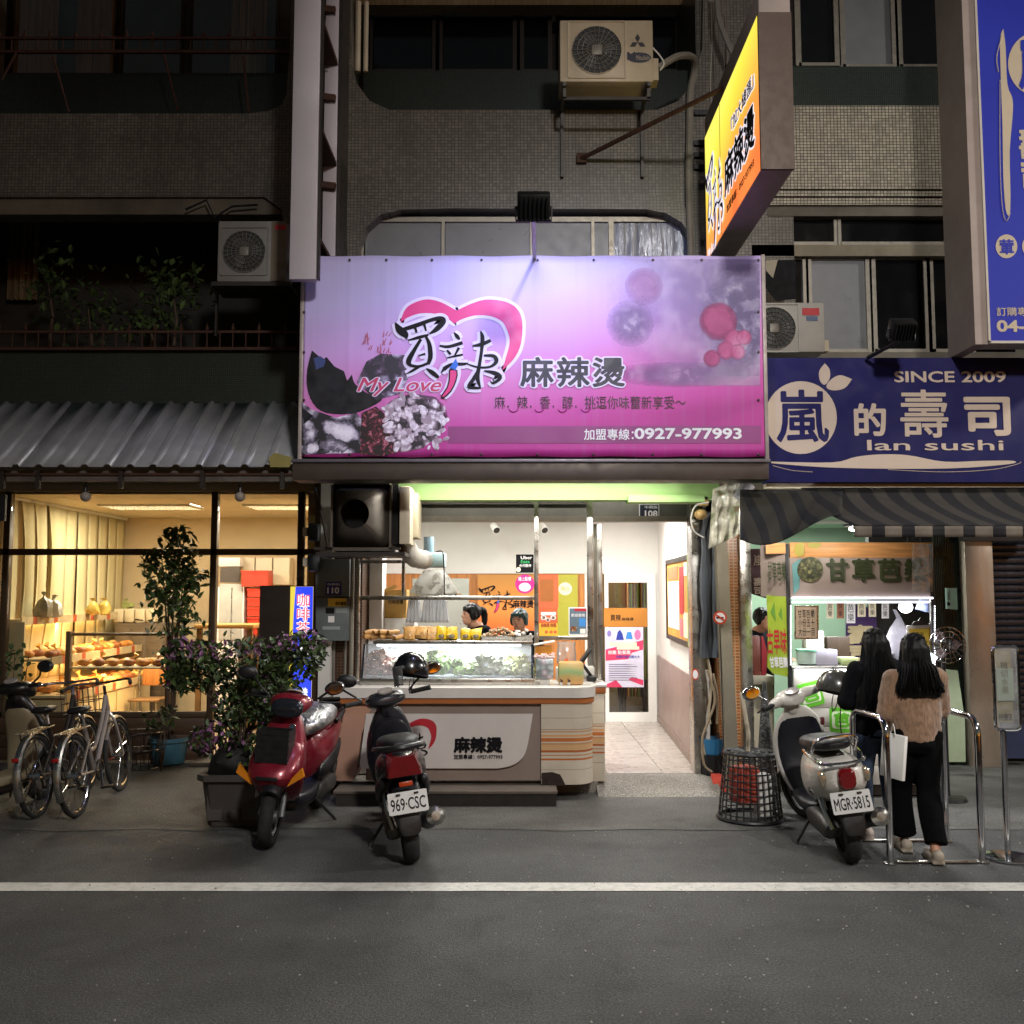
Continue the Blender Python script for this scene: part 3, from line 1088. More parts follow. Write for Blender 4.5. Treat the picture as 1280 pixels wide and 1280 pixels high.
# ================================================================ pink billboard
YS = 8.3
A, B = P(377, 571, YS), P(951, 320, YS)
bill = thing('billboard', 'wide pink vinyl billboard with heart logo and telephone number above the soup shop', 'billboard', ((A.x + B.x) / 2, YS, A.z))
m, t, b_, o_ = nmat('pink_gradient_vinyl')
g_ = nd(t, 'ShaderNodeNewGeometry')
s_ = nd(t, 'ShaderNodeSeparateXYZ')
t.links.new(g_.outputs['Position'], s_.inputs[0])
zf = mathn(t, 'DIVIDE', mathn(t, 'SUBTRACT', s_.outputs[2], A.z), B.z - A.z)
xf = mathn(t, 'DIVIDE', mathn(t, 'SUBTRACT', s_.outputs[0], A.x), B.x - A.x)
nz = tex(t, 'ShaderNodeTexNoise', g_.outputs['Position'], Scale=.8, Detail=2)
f = mathn(t, 'SUBTRACT', mathn(t, 'ADD', zf, mathn(t, 'MULTIPLY', nz.outputs[0], .12)), mathn(t, 'MULTIPLY', xf, .34))
c_ = ramp(t, f, [(.0, C('#b83590')), (.10, C('#c446a0')), (.30, C('#d076ba')), (.52, C('#c69ad8')), (.78, C('#bdb2e2')), (1.0, C('#b9b2de'))])  # printed gradient, with the flood's blue tint put into the upper colours
n7 = tex(t, 'ShaderNodeTexNoise', ocoord(t, (14, 1, .35)), Scale=1.6, Detail=5)
c_ = mixc(t, mathn(t, 'MULTIPLY', ramp(t, n7.outputs[0], [(.52, 0.0), (.75, 1.0)]), .16), c_, (.34, .27, .40))
t.links.new(c_, b_.inputs['Base Color'])
b_.inputs['Roughness'].default_value = .55
nw = tex(t, 'ShaderNodeTexNoise', g_.outputs['Position'], Scale=2.2, Detail=2)
bumpn(t, b_, nw.outputs[0], .25, .03)
VINYL = m
mb = MB()
SEAMS = [437, 483, 540, 602, 672, 742, 816, 877]
sx = [P(q, 400, YS).x for q in SEAMS]
def vin(u, v):
 x = A.x + (B.x - A.x) * u
 y = YS - sum(.0018 * math.exp(-((x - q) / .02) ** 2) for q in sx)
 y += .0016 * noise.noise(Vector((x * 1.3, v * 1.5, 0)))
 edge_w = .004 * math.sin(x * 9.0) * (max(0, v - .92) / .08 + max(0, .08 - v) / .08)
 return Vector((x, y, A.z + (B.z - A.z) * v + edge_w))
mb.grid(vin, 240, 24)
mb.build('vinyl_face', VINYL, bill, thick=.003)
mb = MB()
mb.bx(A.x - .02, B.x + .02, YS + .03, YS + .10, A.z - .015, B.z + .01)
mb.build('frame_back', DARKMET, bill, smooth=0)
for x0 in (A.x - .035, B.x + .002):
 mb = MB()
 mb.bx(x0, x0 + .033, YS - .005, YS + .12, A.z - .03, B.z + .015, .004)
 mb.build('frame_side', M('worn_white_frame', '#a59a92', .5, .2, .2, 5, .1, dirt=.5), bill)
mb = MB()
for q in SEAMS + [380, 948]:
 for yy in (325, 568):
  mb.lathe([(.012, 0), (.011, .004), (.002, .006)], FR(P(q, yy, YS - .014)), 8)
for yy in (390, 440, 500):
 for q in (380, 948):
  mb.lathe([(.012, 0), (.011, .004), (.002, .006)], FR(P(q, yy, YS - .014)), 8)
o = mb.build('eyelet', DARKMET, bill)
o['kind'] = 'stuff'
# pictures and writing on the vinyl
YP = YS - .0045
EGG = M('black_egg_print', '#0e0f1a', .4, 0, .5, 3, 0)
mb = MB()
mb.pxpoly(smoothpts([(390, 438), (384, 462), (384, 485), (392, 505), (408, 516), (440, 517), (465, 508), (478, 498), (460, 492), (444, 480), (440, 468)], 3) + [(434, 476), (430, 464), (418, 458), (408, 446), (404, 450)], YP, .0006)
mb.build('egg_print', EGG, bill, smooth=0)
mb = MB()
mb.pxpoly([(392, 448), (400, 445), (407, 450), (405, 458), (395, 462)], YP - .0008, .0004)
mb.build('egg_shine', M('egg_shine_print', '#3c4a7c', .4), bill, smooth=0)
FUNG = clutter('fungus_print', ['#efeaf6', '#d2cadc', '#7c7488', '#1c1a22'], 8)
mb = MB()
mb.pxpoly([(377, 502), (390, 512), (420, 522), (446, 516), (456, 530), (452, 566), (377, 568)], YP - .0012, .0005)
mb.build('mushroom_print', FUNG, bill, smooth=0)
mb = MB()
mb.pxpoly([(378, 510), (392, 520), (380, 530)], YP - .0026, .0005)
mb.build('mushroom_print', EGG, bill, smooth=0)
MUSH = clutter('mushroom_print_ink', ['#f0e8f2', '#cdbccb', '#6b5868', '#241c26'], 13, .35, (.5, .5, .40, .56))
mb = MB()
mb.pxpoly([(486, 502), (500, 495), (520, 492), (545, 496), (558, 508), (560, 525), (548, 546), (528, 560), (500, 566), (486, 548), (478, 522)], YP - .0018, .0005)
mb.build('mushroom_print', MUSH, bill, smooth=0)
mb = MB()
mb.pxpoly([(452, 516), (470, 508), (484, 520), (488, 545), (498, 566), (476, 570), (450, 568)], YP - .0022, .0005)
mb.build('chili_pile_print', clutter('dried_chili_print', ['#b56a7c', '#7c2c40', '#3c0e1a', '#1a060c'], 22, .6), bill, smooth=0)
mb = MB()
mb.pxpoly([(446, 478), (458, 452), (476, 442), (506, 444), (512, 470), (500, 492), (470, 500)], YP - .0010, .0005)
mb.build('fish_print', clutter('grey_food_print', ['#c8c2d8', '#8d86a0', '#54405a', '#2c2836'], 11), bill, smooth=0)
rg = random.Random(11)
mb = MB()
for k in range(70):   # scattered pale pieces of the food picture
 x, y = rg.uniform(480, 560), rg.uniform(492, 562)
 if (x - 520) ** 2 / 46 ** 2 + (y - 528) ** 2 / 38 ** 2 > 1:
  continue
 r, an = rg.uniform(3, 8), rg.uniform(0, 3.1)
 pts = [(x + r * math.cos(q) * math.cos(an) - r * .55 * math.sin(q) * math.sin(an), y + r * math.cos(q) * math.sin(an) + r * .55 * math.sin(q) * math.cos(an)) for q in [i * .785 for i in range(8)]]
 mb.pxpoly(pts, YP - .0026 - k * .00003, .0003)
o = mb.build('mushroom_pieces_print', clutter('mushroom_white_print', ['#efe8f2', '#d6cada', '#a08c9c'], 20), bill, smooth=0)
o['kind'] = 'stuff'
mb = MB()
for k in range(26):
 x, y = rg.uniform(453, 489), rg.uniform(418, 445)
 an = rg.uniform(-.4, .9)
 dx, dy = 5 * math.sin(an), -7 * math.cos(an)
 mb.pxpoly([(x - .8, y), (x + .8, y), (x + dx + .4, y + dy), (x + dx - .4, y + dy)], YP - .001 - k * .00002, .0003)
o = mb.build('chopstick_print', M('rose_print', '#a8546e', .5), bill, smooth=0)
o['kind'] = 'stuff'
# faded vegetables at the right end
def blob(mat, pts, dz, name):
 mb = MB()
 mb.pxpoly(smoothpts(pts + pts[:1], 4)[:-1], YP - dz, .0003)
 return mb.build(name, mat, bill, smooth=0)
def disc(mat, x, y, r, dz, name, ry=None):
 return blob(mat, [(x + r * math.cos(i * math.pi / 5), y + (ry or r) * math.sin(i * math.pi / 5)) for i in range(10)], dz, name)
def sheet_print(mat, x0, y0, x1, y1, dz):
 mb = MB()
 mb.pxpoly([(x0, y0), (x1, y0), (x1, y1), (x0, y1)], YP - dz, .0003)
 mb.build('vegetable_print', mat, bill, smooth=0)
sheet_print(clutter('cabbage_print', ['#d2c8e2', '#c2b6d8', '#b0a2ca', '#a092c0'], 4, .8, (1.0, .6, .3, .95, .42)), 745, 324, 950, 482, .0002)
sheet_print(clutter('lettuce_print', ['#d8cee4', '#b8aecc', '#9488b0', '#74688e'], 6, 1.0, (.75, .5, .2, .62, .5)), 862, 330, 950, 470, .0005)
TOMP = clutter('tomato_print', ['#e3a0c4', '#cc6498', '#b04a80'], 3, .3, (.5, .52, .3, .55, .75))
for x, y, r, q in ((898, 402, 24, .0008), (917, 424, 12, .0011), (908, 438, 12, .0012), (930, 422, 10, .0013), (922, 440, 10, .0014), (890, 448, 11, .0015), (805, 358, 24, .0009)):
 disc(TOMP if x > 850 else clutter('pepper_print', ['#d8b2d6', '#c49acc', '#b488bc'], 4, .5, (.5, .5, .25, .55, .5)), x, y, r, q, 'tomato_print')
disc(clutter('cauliflower_print', ['#cbbcd6', '#a896ba', '#8c7aa4'], 14, .5, (.5, .5, .2, .55, .4)), 788, 404, 30, .0007, 'vegetable_print')
disc(clutter('corn_print', ['#c79cc4', '#a878ac', '#8c5c94'], 10, .5, (.5, .5, .2, .55, .45)), 850, 468, 90, .0001, 'vegetable_print', 16)
mb = MB()   # darker band behind the number
mb.pxpoly([(560, 533), (951, 532), (951, 554), (560, 554)], YP - .0001, .0003)
mb.build('number_band', M('plum_print', '#8d3a78', .5, 0, .1, 2, 0), bill, smooth=0)
# logo: pixels of the 5.333x enlargement at (430, 340)
fr = FR(P(430 + 330 / 5.333, 340 + 845 / 5.333, YP - .0008))
GLOW = M('pale_glow_print', '#dcd2ee', .5, 0, .04, 3, 0)
logo(bill, fr, YS / FPX / 5.333 * 1.006, glow=GLOW)
for bd, mt, dz, gr in ((.06, GLOW, .0096, .006), (.012, M('crimson_print', '#c23a66', .5), .0112, 0)):
 pxtext('My Love', mt, bill, 446, 472, 552, 495, YS - dz, bold=bd, shear=.35, ext=.0005, grow=gr)
for bd, mt, dz, gr in ((.085, GLOW, .0096, .012), (.024, M('ink_navy', '#16142a', .5), .0112, 0)):
 pxtext('麻辣燙', mt, bill, 650, 446, 781, 484, YS - dz, bold=bd, ext=.0005, grow=gr, space=1.12)
pxtext('麻．辣．香．醇．挑逗你味蕾新享受～', M('ink_plum', '#3a1030', .5), bill, 618, 495, 857, 511, YS - .0096, ext=.0004)
pxtext('加盟專線：', WHITEINK, bill, 730, 536, 792, 550, YS - .0096, ext=.0004, bold=.01)
pxtext('0927-977993', WHITEINK, bill, 793, 535, 927, 549, YS - .0096, ext=.0004, bold=.03)
for x in (642, 674, 703, 732):
 mb = MB()
 mb.tube([P(x + 6 * math.cos(q), 509 + 6 * math.sin(q), YS - .0086) for q in [i * .42 - .6 for i in range(9)]], .004, 4)
 mb.build('ring_print', M('ring_print_ink', '#a3308a', .5), bill, smooth=0)
# steel gutter along the billboard's foot
GUT = M('brown_gutter_steel', '#4a4039', .5, .3, .15, 4, .06, 60, dirt=.35)
a, b = P(366, 600, 8.05), P(960, 579, 8.05)
mb = MB()
mb.bx(a.x, b.x, 8.02, 8.32, a.z, b.z, .006)
gut = tag(mb.build('gutter', GUT), 'long dark brown steel gutter under the pink billboard', 'gutter')
mb = MB()
mb.bx(a.x - .01, b.x + .01, 8.0, 8.33, b.z + .001, b.z + .03, .004)
q = mb.build('gutter_lip', M('zinc_lip', '#6f6a70', .45, .5, .1, 5, .05), None)
q.parent = gut
q.location = q.location - gut.location
def floodlight(name, label, px, py, Y, w, foot, power, aim, spot, tilt=R(35)):
 c = P(px, py, Y)
 f = thing(name, label, 'floodlight', c, 'floodlights on arms above the signs')
 rt = Matrix.Rotation(tilt, 4, 'X')
 mb = MB()
 mb.box(c, (w, .12, w * .82), rt, .01)
 for i in range(7):
  mb.box(c + rt.to_3x3() @ Vector(((i - 3) * w * .13, -.075, 0)), (.008, .05, w * .7), rt)
 f_ = mb.build('housing', M('flood_black', '#0c0c0e', .45, .2), f)
 mb = MB()
 mb.box(c + rt.to_3x3() @ Vector((0, .063, 0)), (w * .9, .006, w * .7), rt)
 mb.build('lens', EM('flood_lens_lit', (.5, .55, .8), 2.0) if power else DARKGL, f)
 mb = MB()
 mb.tube([c + Vector((-w * .54, 0, .0)), c + Vector((-w * .54, 0, -w * .45)), c + Vector((w * .54, 0, -w * .45)), c + Vector((w * .54, 0, 0))], .012, 6)
 mb.build('bracket', BLACKPL, f)
 mb = MB()
 mb.cyl(c + Vector((0, 0, -w * .42)), foot, .018, n=8)
 mb.build('arm', ALU if power else BLACKPL, f)
 if power:
  lamp('flood_lamp', 'SPOT', c + rt.to_3x3() @ Vector((0, .09, 0)), power, (.55, .60, 1.0), f, aim, .12, spot=spot, blend=.9)
 return f
floodlight('floodlight', 'black floodlight on a short arm shining onto the pink billboard', 667, 258, 6.85, .24, P(668, 322, 8.28), 200, P(676, 500, YS), 150)
floodlight('floodlight', 'unlit floodlight on a black arm above the lan sushi sign', 1127, 412, 7.85, .2, P(1085, 447, 8.3), 0, None, 90)
# ================================================================ yellow projecting lightbox
XJ = P(952, 211, 7.0).x
z0, z1 = P(952, 211, 7.0).z, 6.25
js = thing('projecting_sign', 'glowing yellow to red lightbox sign projecting over the street', 'sign', (XJ + .12, 8.0, z0))
BOXBR = M('brown_sign_casing', '#9c8e86', .5, .2, .08, 3, .05, 40, dirt=.15)
mb = MB()
mb.bx(XJ + .004, XJ + .245, 7.0, 9.05, z0, z1 + .2, .006)
mb.build('casing', BOXBR, js)
mb = MB()
for yy in (7.0, 9.03):
 mb.bx(XJ - .004, XJ + .25, yy - .008, yy + .02, z0 - .004, z1)
o = mb.build('edge_trim', M('sign_edge_trim', '#4a3a30', .5, .3), js, smooth=0)
o['kind'] = 'stuff'
m, t, b_, o_ = nmat('yellow_lightbox_face')
g_ = nd(t, 'ShaderNodeNewGeometry')
s_ = nd(t, 'ShaderNodeSeparateXYZ')
t.links.new(g_.outputs['Position'], s_.inputs[0])
f = mathn(t, 'DIVIDE', mathn(t, 'SUBTRACT', s_.outputs[2], z0), z1 - z0)
f = mathn(t, 'ADD', f, mathn(t, 'MULTIPLY', mathn(t, 'SUBTRACT', s_.outputs[1], 8.0), .22))
c_ = ramp(t, f, [(.02, C('#e0331f')), (.3, C('#e2702a')), (.55, C('#e3a636')), (.8, C('#e6d33c')), (1, C('#e9e25a'))])
w_ = tex(t, 'ShaderNodeTexWave', g_.outputs['Position'], Scale=1.1, Distortion=3)
c_ = mixc(t, mathn(t, 'MULTIPLY', w_.outputs[1], .25), c_, C('#f2e16a'))
t.links.new(c_, b_.inputs['Emission Color'])
b_.inputs['Emission Strength'].default_value = 1.2
t.links.new(c_, b_.inputs['Base Color'])
mb = MB()
mb.bx(XJ - .004, XJ + .003, 7.02, 9.02, z0 + .01, z1 - .01)
face = mb.build('lit_face', m, js, smooth=0)
mb = MB()
mb.bx(XJ - .006, XJ - .004, 8.36, 8.37, z0 + .01, z1 - .01)
mb.build('face_seam', DARKMET, js, smooth=0)
frj = lambda y, z: Matrix.Translation((XJ - .005, y, z)) @ Matrix(((0, 0, -1, 0), (-1, 0, 0, 0), (0, 1, 0, 0), (0, 0, 0, 1)))
LITWH = EM('lit_white_print', '#f2ecf6', .9)
logo(js, frj(8.98, 4.99) @ Matrix.Diagonal((1, 1.6, 1, 1)), .74 / 730, heart=False, glow=LITWH)
for bd, mt, dx, gr in ((.09, LITWH, .001, .012), (.03, BLACKINK, .0028, 0)):
 lettering('麻辣燙', mt, js, frj(8.2, 5.28) @ Matrix.Translation((0, 0, dx)), 1.05, .36, bold=bd, ext=.001, grow=gr)
for bd, mt, dx, gr in ((.06, LITWH, .001, .01), (.015, M('ink_red_orange', '#4a1420', .5), .0028, 0)):
 lettering('『加大總匯』', mt, js, frj(7.92, 5.74) @ Matrix.Translation((0, 0, dx)), .78, .13, bold=bd, ext=.001, grow=gr)
lettering('加盟專線：0927-977993', BLACKINK, js, frj(8.15, 5.13), .95, .075, ext=.001)
lettering('My Love', LITWH, js, frj(8.98, 4.98), .38, .12, shear=.3, ext=.001, bold=.02)
mb = MB()
mb.bx(XJ + .08, XJ + .16, 9.05, 9.6, z0 + .3, z0 + .36)
mb.bx(XJ + .08, XJ + .16, 9.05, 9.6, z1 - .35, z1 - .29)
o = mb.build('wall_bracket', RUST, js, smooth=0)
o['kind'] = 'stuff'
mb = MB()
mb.tube([P(727, 198, 9.36), P(912, 106, 8.2)], .022, 6)
mb.box(P(727, 198, 9.37), (.1, .04, .1))
mb.build('tie_rod', RUST, js)
# ================================================================ white vertical lightbox, edge-on, with its lattice
vs = thing('vertical_sign', 'tall white unlit sign box seen edge on beside the pink billboard', 'sign', (P(380, 350, 8.0).x, 8.0, P(380, 350, 8.0).z))
a, b = P(362, 350, 8.0), P(396, 320, 8.0)
LAV = M('white_sign_casing', '#b5aeb6', .5, 0, .06, 2, .04, 30, dirt=.12, dirtc=(.25, .22, .22))
mb = MB()
mb.bx(a.x, b.x, 7.98, 8.06, a.z, 8.6, .006)
mb.build('casing', LAV, vs)
mb = MB()
mb.bx(b.x + .006, b.x + .02, 7.99, 8.06, a.z + .01, 8.6)
mb.build('edge_trim', DARKMET, vs, smooth=0)
ws = thing('wall_channel', 'narrow white metal strip behind the tall white sign box with brown brackets', 'metal strip', (P(410, 330, 9.0).x, 9.0, P(410, 330, 9.0).z))
a, b = P(402, 330, 8.9), P(419, 320, 8.9)
mb = MB()
mb.bx(a.x, b.x, 8.9, 8.95, a.z, 8.6, .004)
mb.build('strip', LAV, ws)
for z_ in (4.9, 5.9, 6.9):
 mb = MB(); mb.bx(a.x - .1, b.x, 8.07, 8.89, z_, z_ + .04); mb.build('tie_bar', RUST, ws, smooth=0)
mb = MB()
mb.bx(b.x + .01, b.x + .035, 8.9, 9.3, a.z, 8.6)
mb.build('edge_trim', DARKMET, ws, smooth=0)
for yy in (12, 122, 232):
 mb = MB()
 c = P(409, yy, 8.86)
 mb.box(c, (.16, .05, .06), Matrix.Rotation(.12, 4, 'Y'))
 mb.build('bracket', RUST, ws, smooth=0)
for yy in (85, 198, 317):
 mb = MB()
 mb.cyl(P(400, yy, 8.84), P(411, yy - 1, 8.84), .009, n=6)
 mb.build('bolt', DARKMET, ws)
# ================================================================ lan sushi sign
SUSHI = thing('shop_sign', 'dark blue lan sushi sign with pale lettering and plant logo', 'sign', (P(1120, 603, 8.35).x, 8.35, P(1120, 603, 8.35).z))
NAVY = M('navy_sign_vinyl', '#120f52', .8, 0, .1, 2, .08, 4, dirt=.2, dirtc=(.02, .02, .05))
TAN = M('sand_lettering', '#c9b6a4', .55, 0, .05, 4, 0)
a, b = P(957, 603, 8.35), P(1400, 447, 8.35)
mb = MB()
mb.bx(a.x, b.x, 8.35, 8.5, a.z, b.z, .006)
mb.build('sign_face', NAVY, SUSHI)
yq = 8.349
mb = MB()
mb.pxpoly([(1001 + 45 * math.cos(i * math.pi / 24), 522 + 45.5 * math.sin(i * math.pi / 24)) for i in range(48)], yq, .0015)
mb.build('emblem_disc', TAN, SUSHI, smooth=0)
mb = MB()
mb.pxpoly(smoothpts([(1031, 454), (1024, 464), (1025, 476), (1031, 481), (1037, 473), (1037, 462), (1031, 454)], 4)[:-1], yq, .0015)
mb.build('emblem_leaf', TAN, SUSHI, smooth=0)
mb = MB()
mb.pxpoly(smoothpts([(1065, 474), (1050, 469), (1038, 475), (1033, 484), (1042, 488), (1056, 485), (1065, 474)], 4)[:-1], yq, .0015)
mb.build('emblem_leaf', TAN, SUSHI, smooth=0)
pxtext('嵐', NAVY, SUSHI, 971, 487, 1035, 553, yq - .002, bold=.018, ext=.001)
pxtext('SINCE 2009', TAN, SUSHI, 1118, 464, 1257, 478, yq, bold=.022, ext=.0015)
pxtext('的', TAN, SUSHI, 1068, 504, 1107, 545, yq, bold=.03, ext=.0015)
pxtext('壽', TAN, SUSHI, 1126, 487, 1184, 547, yq, bold=.012, ext=.0015)
pxtext('司', TAN, SUSHI, 1206, 496, 1262, 545, yq, bold=.03, ext=.0015)
pxtext('lan sushi', TAN, SUSHI, 1084, 550, 1254, 563, yq, bold=.01, ext=.0015)
mb = MB()
mb.pxpoly(smoothpts([(964, 577), (1040, 578), (1070, 571), (1100, 568), (1135, 569), (1180, 577), (1230, 576), (1266, 576), (1262, 580), (1200, 585), (1120, 586), (1030, 584), (964, 579)], 4), yq, .0015)
mb.build('brush_swash', TAN, SUSHI, smooth=0)
mb = MB()
mb.tube([P(x, y, yq - .001) for x, y in smoothpts([(966, 582), (990, 588), (1016, 590)], 5)], .003, 4)
mb.tube([P(x, y, yq - .001) for x, y in smoothpts([(1110, 587), (1180, 590), (1240, 587), (1272, 580), (1276, 577)], 5)], .003, 4)
o = mb.build('brush_swash', TAN, SUSHI)
# blue upright sign at the right edge
BV = thing('vertical_sign', 'bright blue upright sign with pale utensil shape and phone number', 'sign', (P(1300, 430, 7.9).x, 7.9, P(1300, 430, 7.9).z))
m, t, b_, o_ = nmat('blue_glow_vinyl')
v = ocoord(t)
n = tex(t, 'ShaderNodeTexNoise', v, Scale=1.2)
c_ = ramp(t, n.outputs[0], [(.3, C('#151e84')), (.7, C('#1c2a92'))])
t.links.new(c_, b_.inputs['Base Color'])
t.links.new(c_, b_.inputs['Emission Color'])
b_.inputs['Emission Strength'].default_value = .16  # faint glow put into the vinyl's own colour
b_.inputs['Roughness'].default_value = .4
a, b = P(1237, 426, 7.9), P(1420, 320, 7.9)
mb = MB()
mb.bx(a.x + .005, b.x, 7.9, 7.906, a.z, 8.2)
mb.build('lit_face', m, BV, smooth=0)
mb = MB()
mb.bx(a.x + .005, b.x, 7.907, 8.1, a.z, 8.2)
mb.build('case_back', BOXBR, BV, smooth=0)
mb = MB()
mb.bx(a.x - .015, a.x + .004, 7.885, 8.1, a.z - .02, 8.2)
mb.bx(a.x - .015, b.x, 7.885, 8.1, a.z - .024, a.z - .003)
o = mb.build('white_trim', M('pale_trim', '#b9b0a4', .5, 0, .1, 4), BV, smooth=0)
a2 = P(1218, 430, 8.15)
mb = MB()
mb.bx(a.x - .12, a.x - .016, 7.9, 8.4, a.z - .03, 8.2)
mb.build('casing', BOXBR, BV, smooth=0)
TANL = M('sand_vinyl', '#b8a890', .5, 0, .05, 4, 0)
yq = 7.899
mb = MB()
mb.pxpoly(smoothpts([(1254, 36), (1250, 50), (1251, 100), (1253, 160), (1254, 220), (1257, 262), (1262, 268), (1263, 240), (1262, 190), (1266, 140), (1265, 122), (1259, 105), (1257, 60), (1254, 36)], 3)[:-1], yq, .002)
mb.build('utensil_print', TANL, BV, smooth=0)
mb = MB()
mb.tube([P(x, y, yq - .002) for x, y in smoothpts([(1253, 44), (1246, 70), (1248, 90)], 4)], .004, 4)
mb.build('utensil_line', TANL, BV)
mb = MB()
mb.tube([P(x, y, yq - .002) for x, y in smoothpts([(1250, 100), (1250, 200), (1253, 260), (1258, 276), (1263, 266)], 4)], .003, 4)
mb.build('utensil_line', TANL, BV)
for (cx, cy, r) in ((1296, 80, 36), (1258, 308, 13.5), (1291, 308, 13.5)):
 mb = MB()
 mb.pxpoly([(cx + r * math.cos(i * math.pi / 20), cy + r * 1.1 * math.sin(i * math.pi / 20)) for i in range(40)], yq, .002)
 mb.build('emblem_disc', TANL, BV, smooth=0)
pxtext('葷', m, BV, 1250, 299, 1267, 318, yq - .003, bold=.02, ext=.001)
pxtext('嵐', m, BV, 1274, 48, 1318, 112, yq - .003, bold=.03, ext=.001)
pxtext('訂購專線', TANL, BV, 1246, 384, 1297, 395, yq, bold=.01, ext=.001)
pxtext('04-2', TANL, BV, 1246, 400, 1295, 415, yq, bold=.035, ext=.001)
pxtext('壽司', TANL, BV, 1276, 160, 1300, 240, yq, bold=.03, ext=.001, vertical=True)
# ================================================================ corrugated awning over the bakery
YE, YT = 8.55, 9.5
ze, zt = P(0, 584, YE).z, P(0, 505, YT).z
aw = thing('corrugated_awning', 'grey corrugated metal awning sloping over the bakery front', 'awning', (-4.3, 9.0, ze))
ZINC = M('zinc_sheet', '#a9aab0', .45, .4, .18, 3, .06, 50, dirt=.35, dirtc=(.1, .09, .08), stretch=(1, .4, 1))
xa, xb = -7.6, P(365, 0, YE).x
sheet = .82
x = xb
while x > xa:
 mb = MB()
 prof = []
 q = x - sheet
 pitch = sheet / 4
 for i in range(4):
  s0 = q + i * pitch
  prof += [(s0, 0), (s0 + pitch * .62, 0), (s0 + pitch * .72, .024), (s0 + pitch * .90, .024)]
 prof.append((x, 0))
 mb.loft([[Vector((px_, YE + (YT - YE) * u - .02, ze + (zt - ze) * u + h)) for px_, h in prof] for u in (0, .5, 1)], cap=False, close=False)
 mb.build('corrugated_sheet', ZINC, aw, smooth=20, thick=.003)
 x -= sheet
mb = MB()
a, b = P(0, 602, YE + .1), P(0, 588, YE + .1)
mb.bx(xa, xb - .04, YE + .08, YE + .14, a.z, b.z)
mb.build('fascia_board', M('weathered_fascia', '#5d5550', .7, .1, .25, 5, .15, dirt=.5), aw, smooth=0)
mb = MB()
mb.bx(xa, xb - .04, YE + .06, YE + .1, b.z - .05, b.z - .03)
mb.build('fascia_rail', RUST, aw, smooth=0)
for px_ in (8, 52, 155, 256, 355):
 mb = MB()
 c = P(px_, 600, YE + .12)
 mb.bx(c.x - .018, c.x + .018, YE + .04, YE + .08, P(0, 610, YE).z, b.z)
 mb.build('hanger', DARKMET, aw, smooth=0)
mb = MB()
c0, c1 = P(338, 570, YE - .02), P(366, 584, YE)
mb.pxpoly([(336, 572), (344, 566), (366, 572), (362, 584), (338, 584)], YE - .03, .006)
mb.build('corner_flashing', M('mustard_flashing', '#8c8348', .6), aw, smooth=0)
# ================================================================ striped fabric awning over the guava stall
YF1, YB1 = 7.45, 8.45
zf, zb = P(0, 657, YF1).z, P(0, 610, YB1).z
fa = thing('fabric_awning', 'black and grey striped fabric awning sagging above the fruit stall', 'awning', (3.0, 8.0, zf))
STR = stripes('striped_canvas', '#3b362f', '#0f0e11', .235, .5, 0, .85)
xl, xr = P(1042, 0, 8.0).x, 5.6
def awn(u, v):
 y = YB1 + (YF1 - YB1) * v
 z = zb + (zf - zb) * (v ** .62) - .03 * math.sin(v * 3.14) * math.sin(u * 17) * .4
 return Vector((xl + (xr - xl) * u - .10 * (1 - v) + .14 * v * 0, y, z))
mb = MB()
mb.grid(awn, 60, 14)
mb.build('canopy', STR, fa, thick=.004)
mb = MB()
h = .085
mb.grid(lambda u, v: Vector((xl + (xr - xl) * u, YF1 - .004 + .008 * math.sin(u * 60), zf - .004 - h * v)), 90, 3)
mb.build('valance', stripes('striped_valance', '#776c60', '#161418', .235, .42, 0, .85, .1), fa, thick=.003)
mb = MB()
mb.cyl((xl, YF1 + .03, zf - .01), (xr, YF1 + .03, zf - .01), .02, n=10)
mb.build('front_bar', BLACKPL, fa)
mb = MB()
mb.pxbox(958, 603, 1420, 609, 8.42, .1)
mb.build('rear_box', CREAM, fa, smooth=0)
# drooping end piece on the left
def end(u, v):   # u along the street (left to right), v from the wall down to the tip
 px_ = 925 + 128 * u
 yt = 612 + 2 * u
 drop = 62 + 26 * math.sin(min(1, u * 1.15) * math.pi) * (1 - u) - 34 * u
 py_ = yt + drop * v
 return P(px_, py_, 8.4 - .75 * (v ** .8) * (1 - .2 * u) + .05 * math.sin(u * 9 + v * 4))
mb = MB()
mb.grid(end, 24, 14)
mb.build('end_flap', stripes('striped_canvas_end', '#2d2a20', '#0b0b0d', .2, .42, 0, .85), fa, thick=.004)
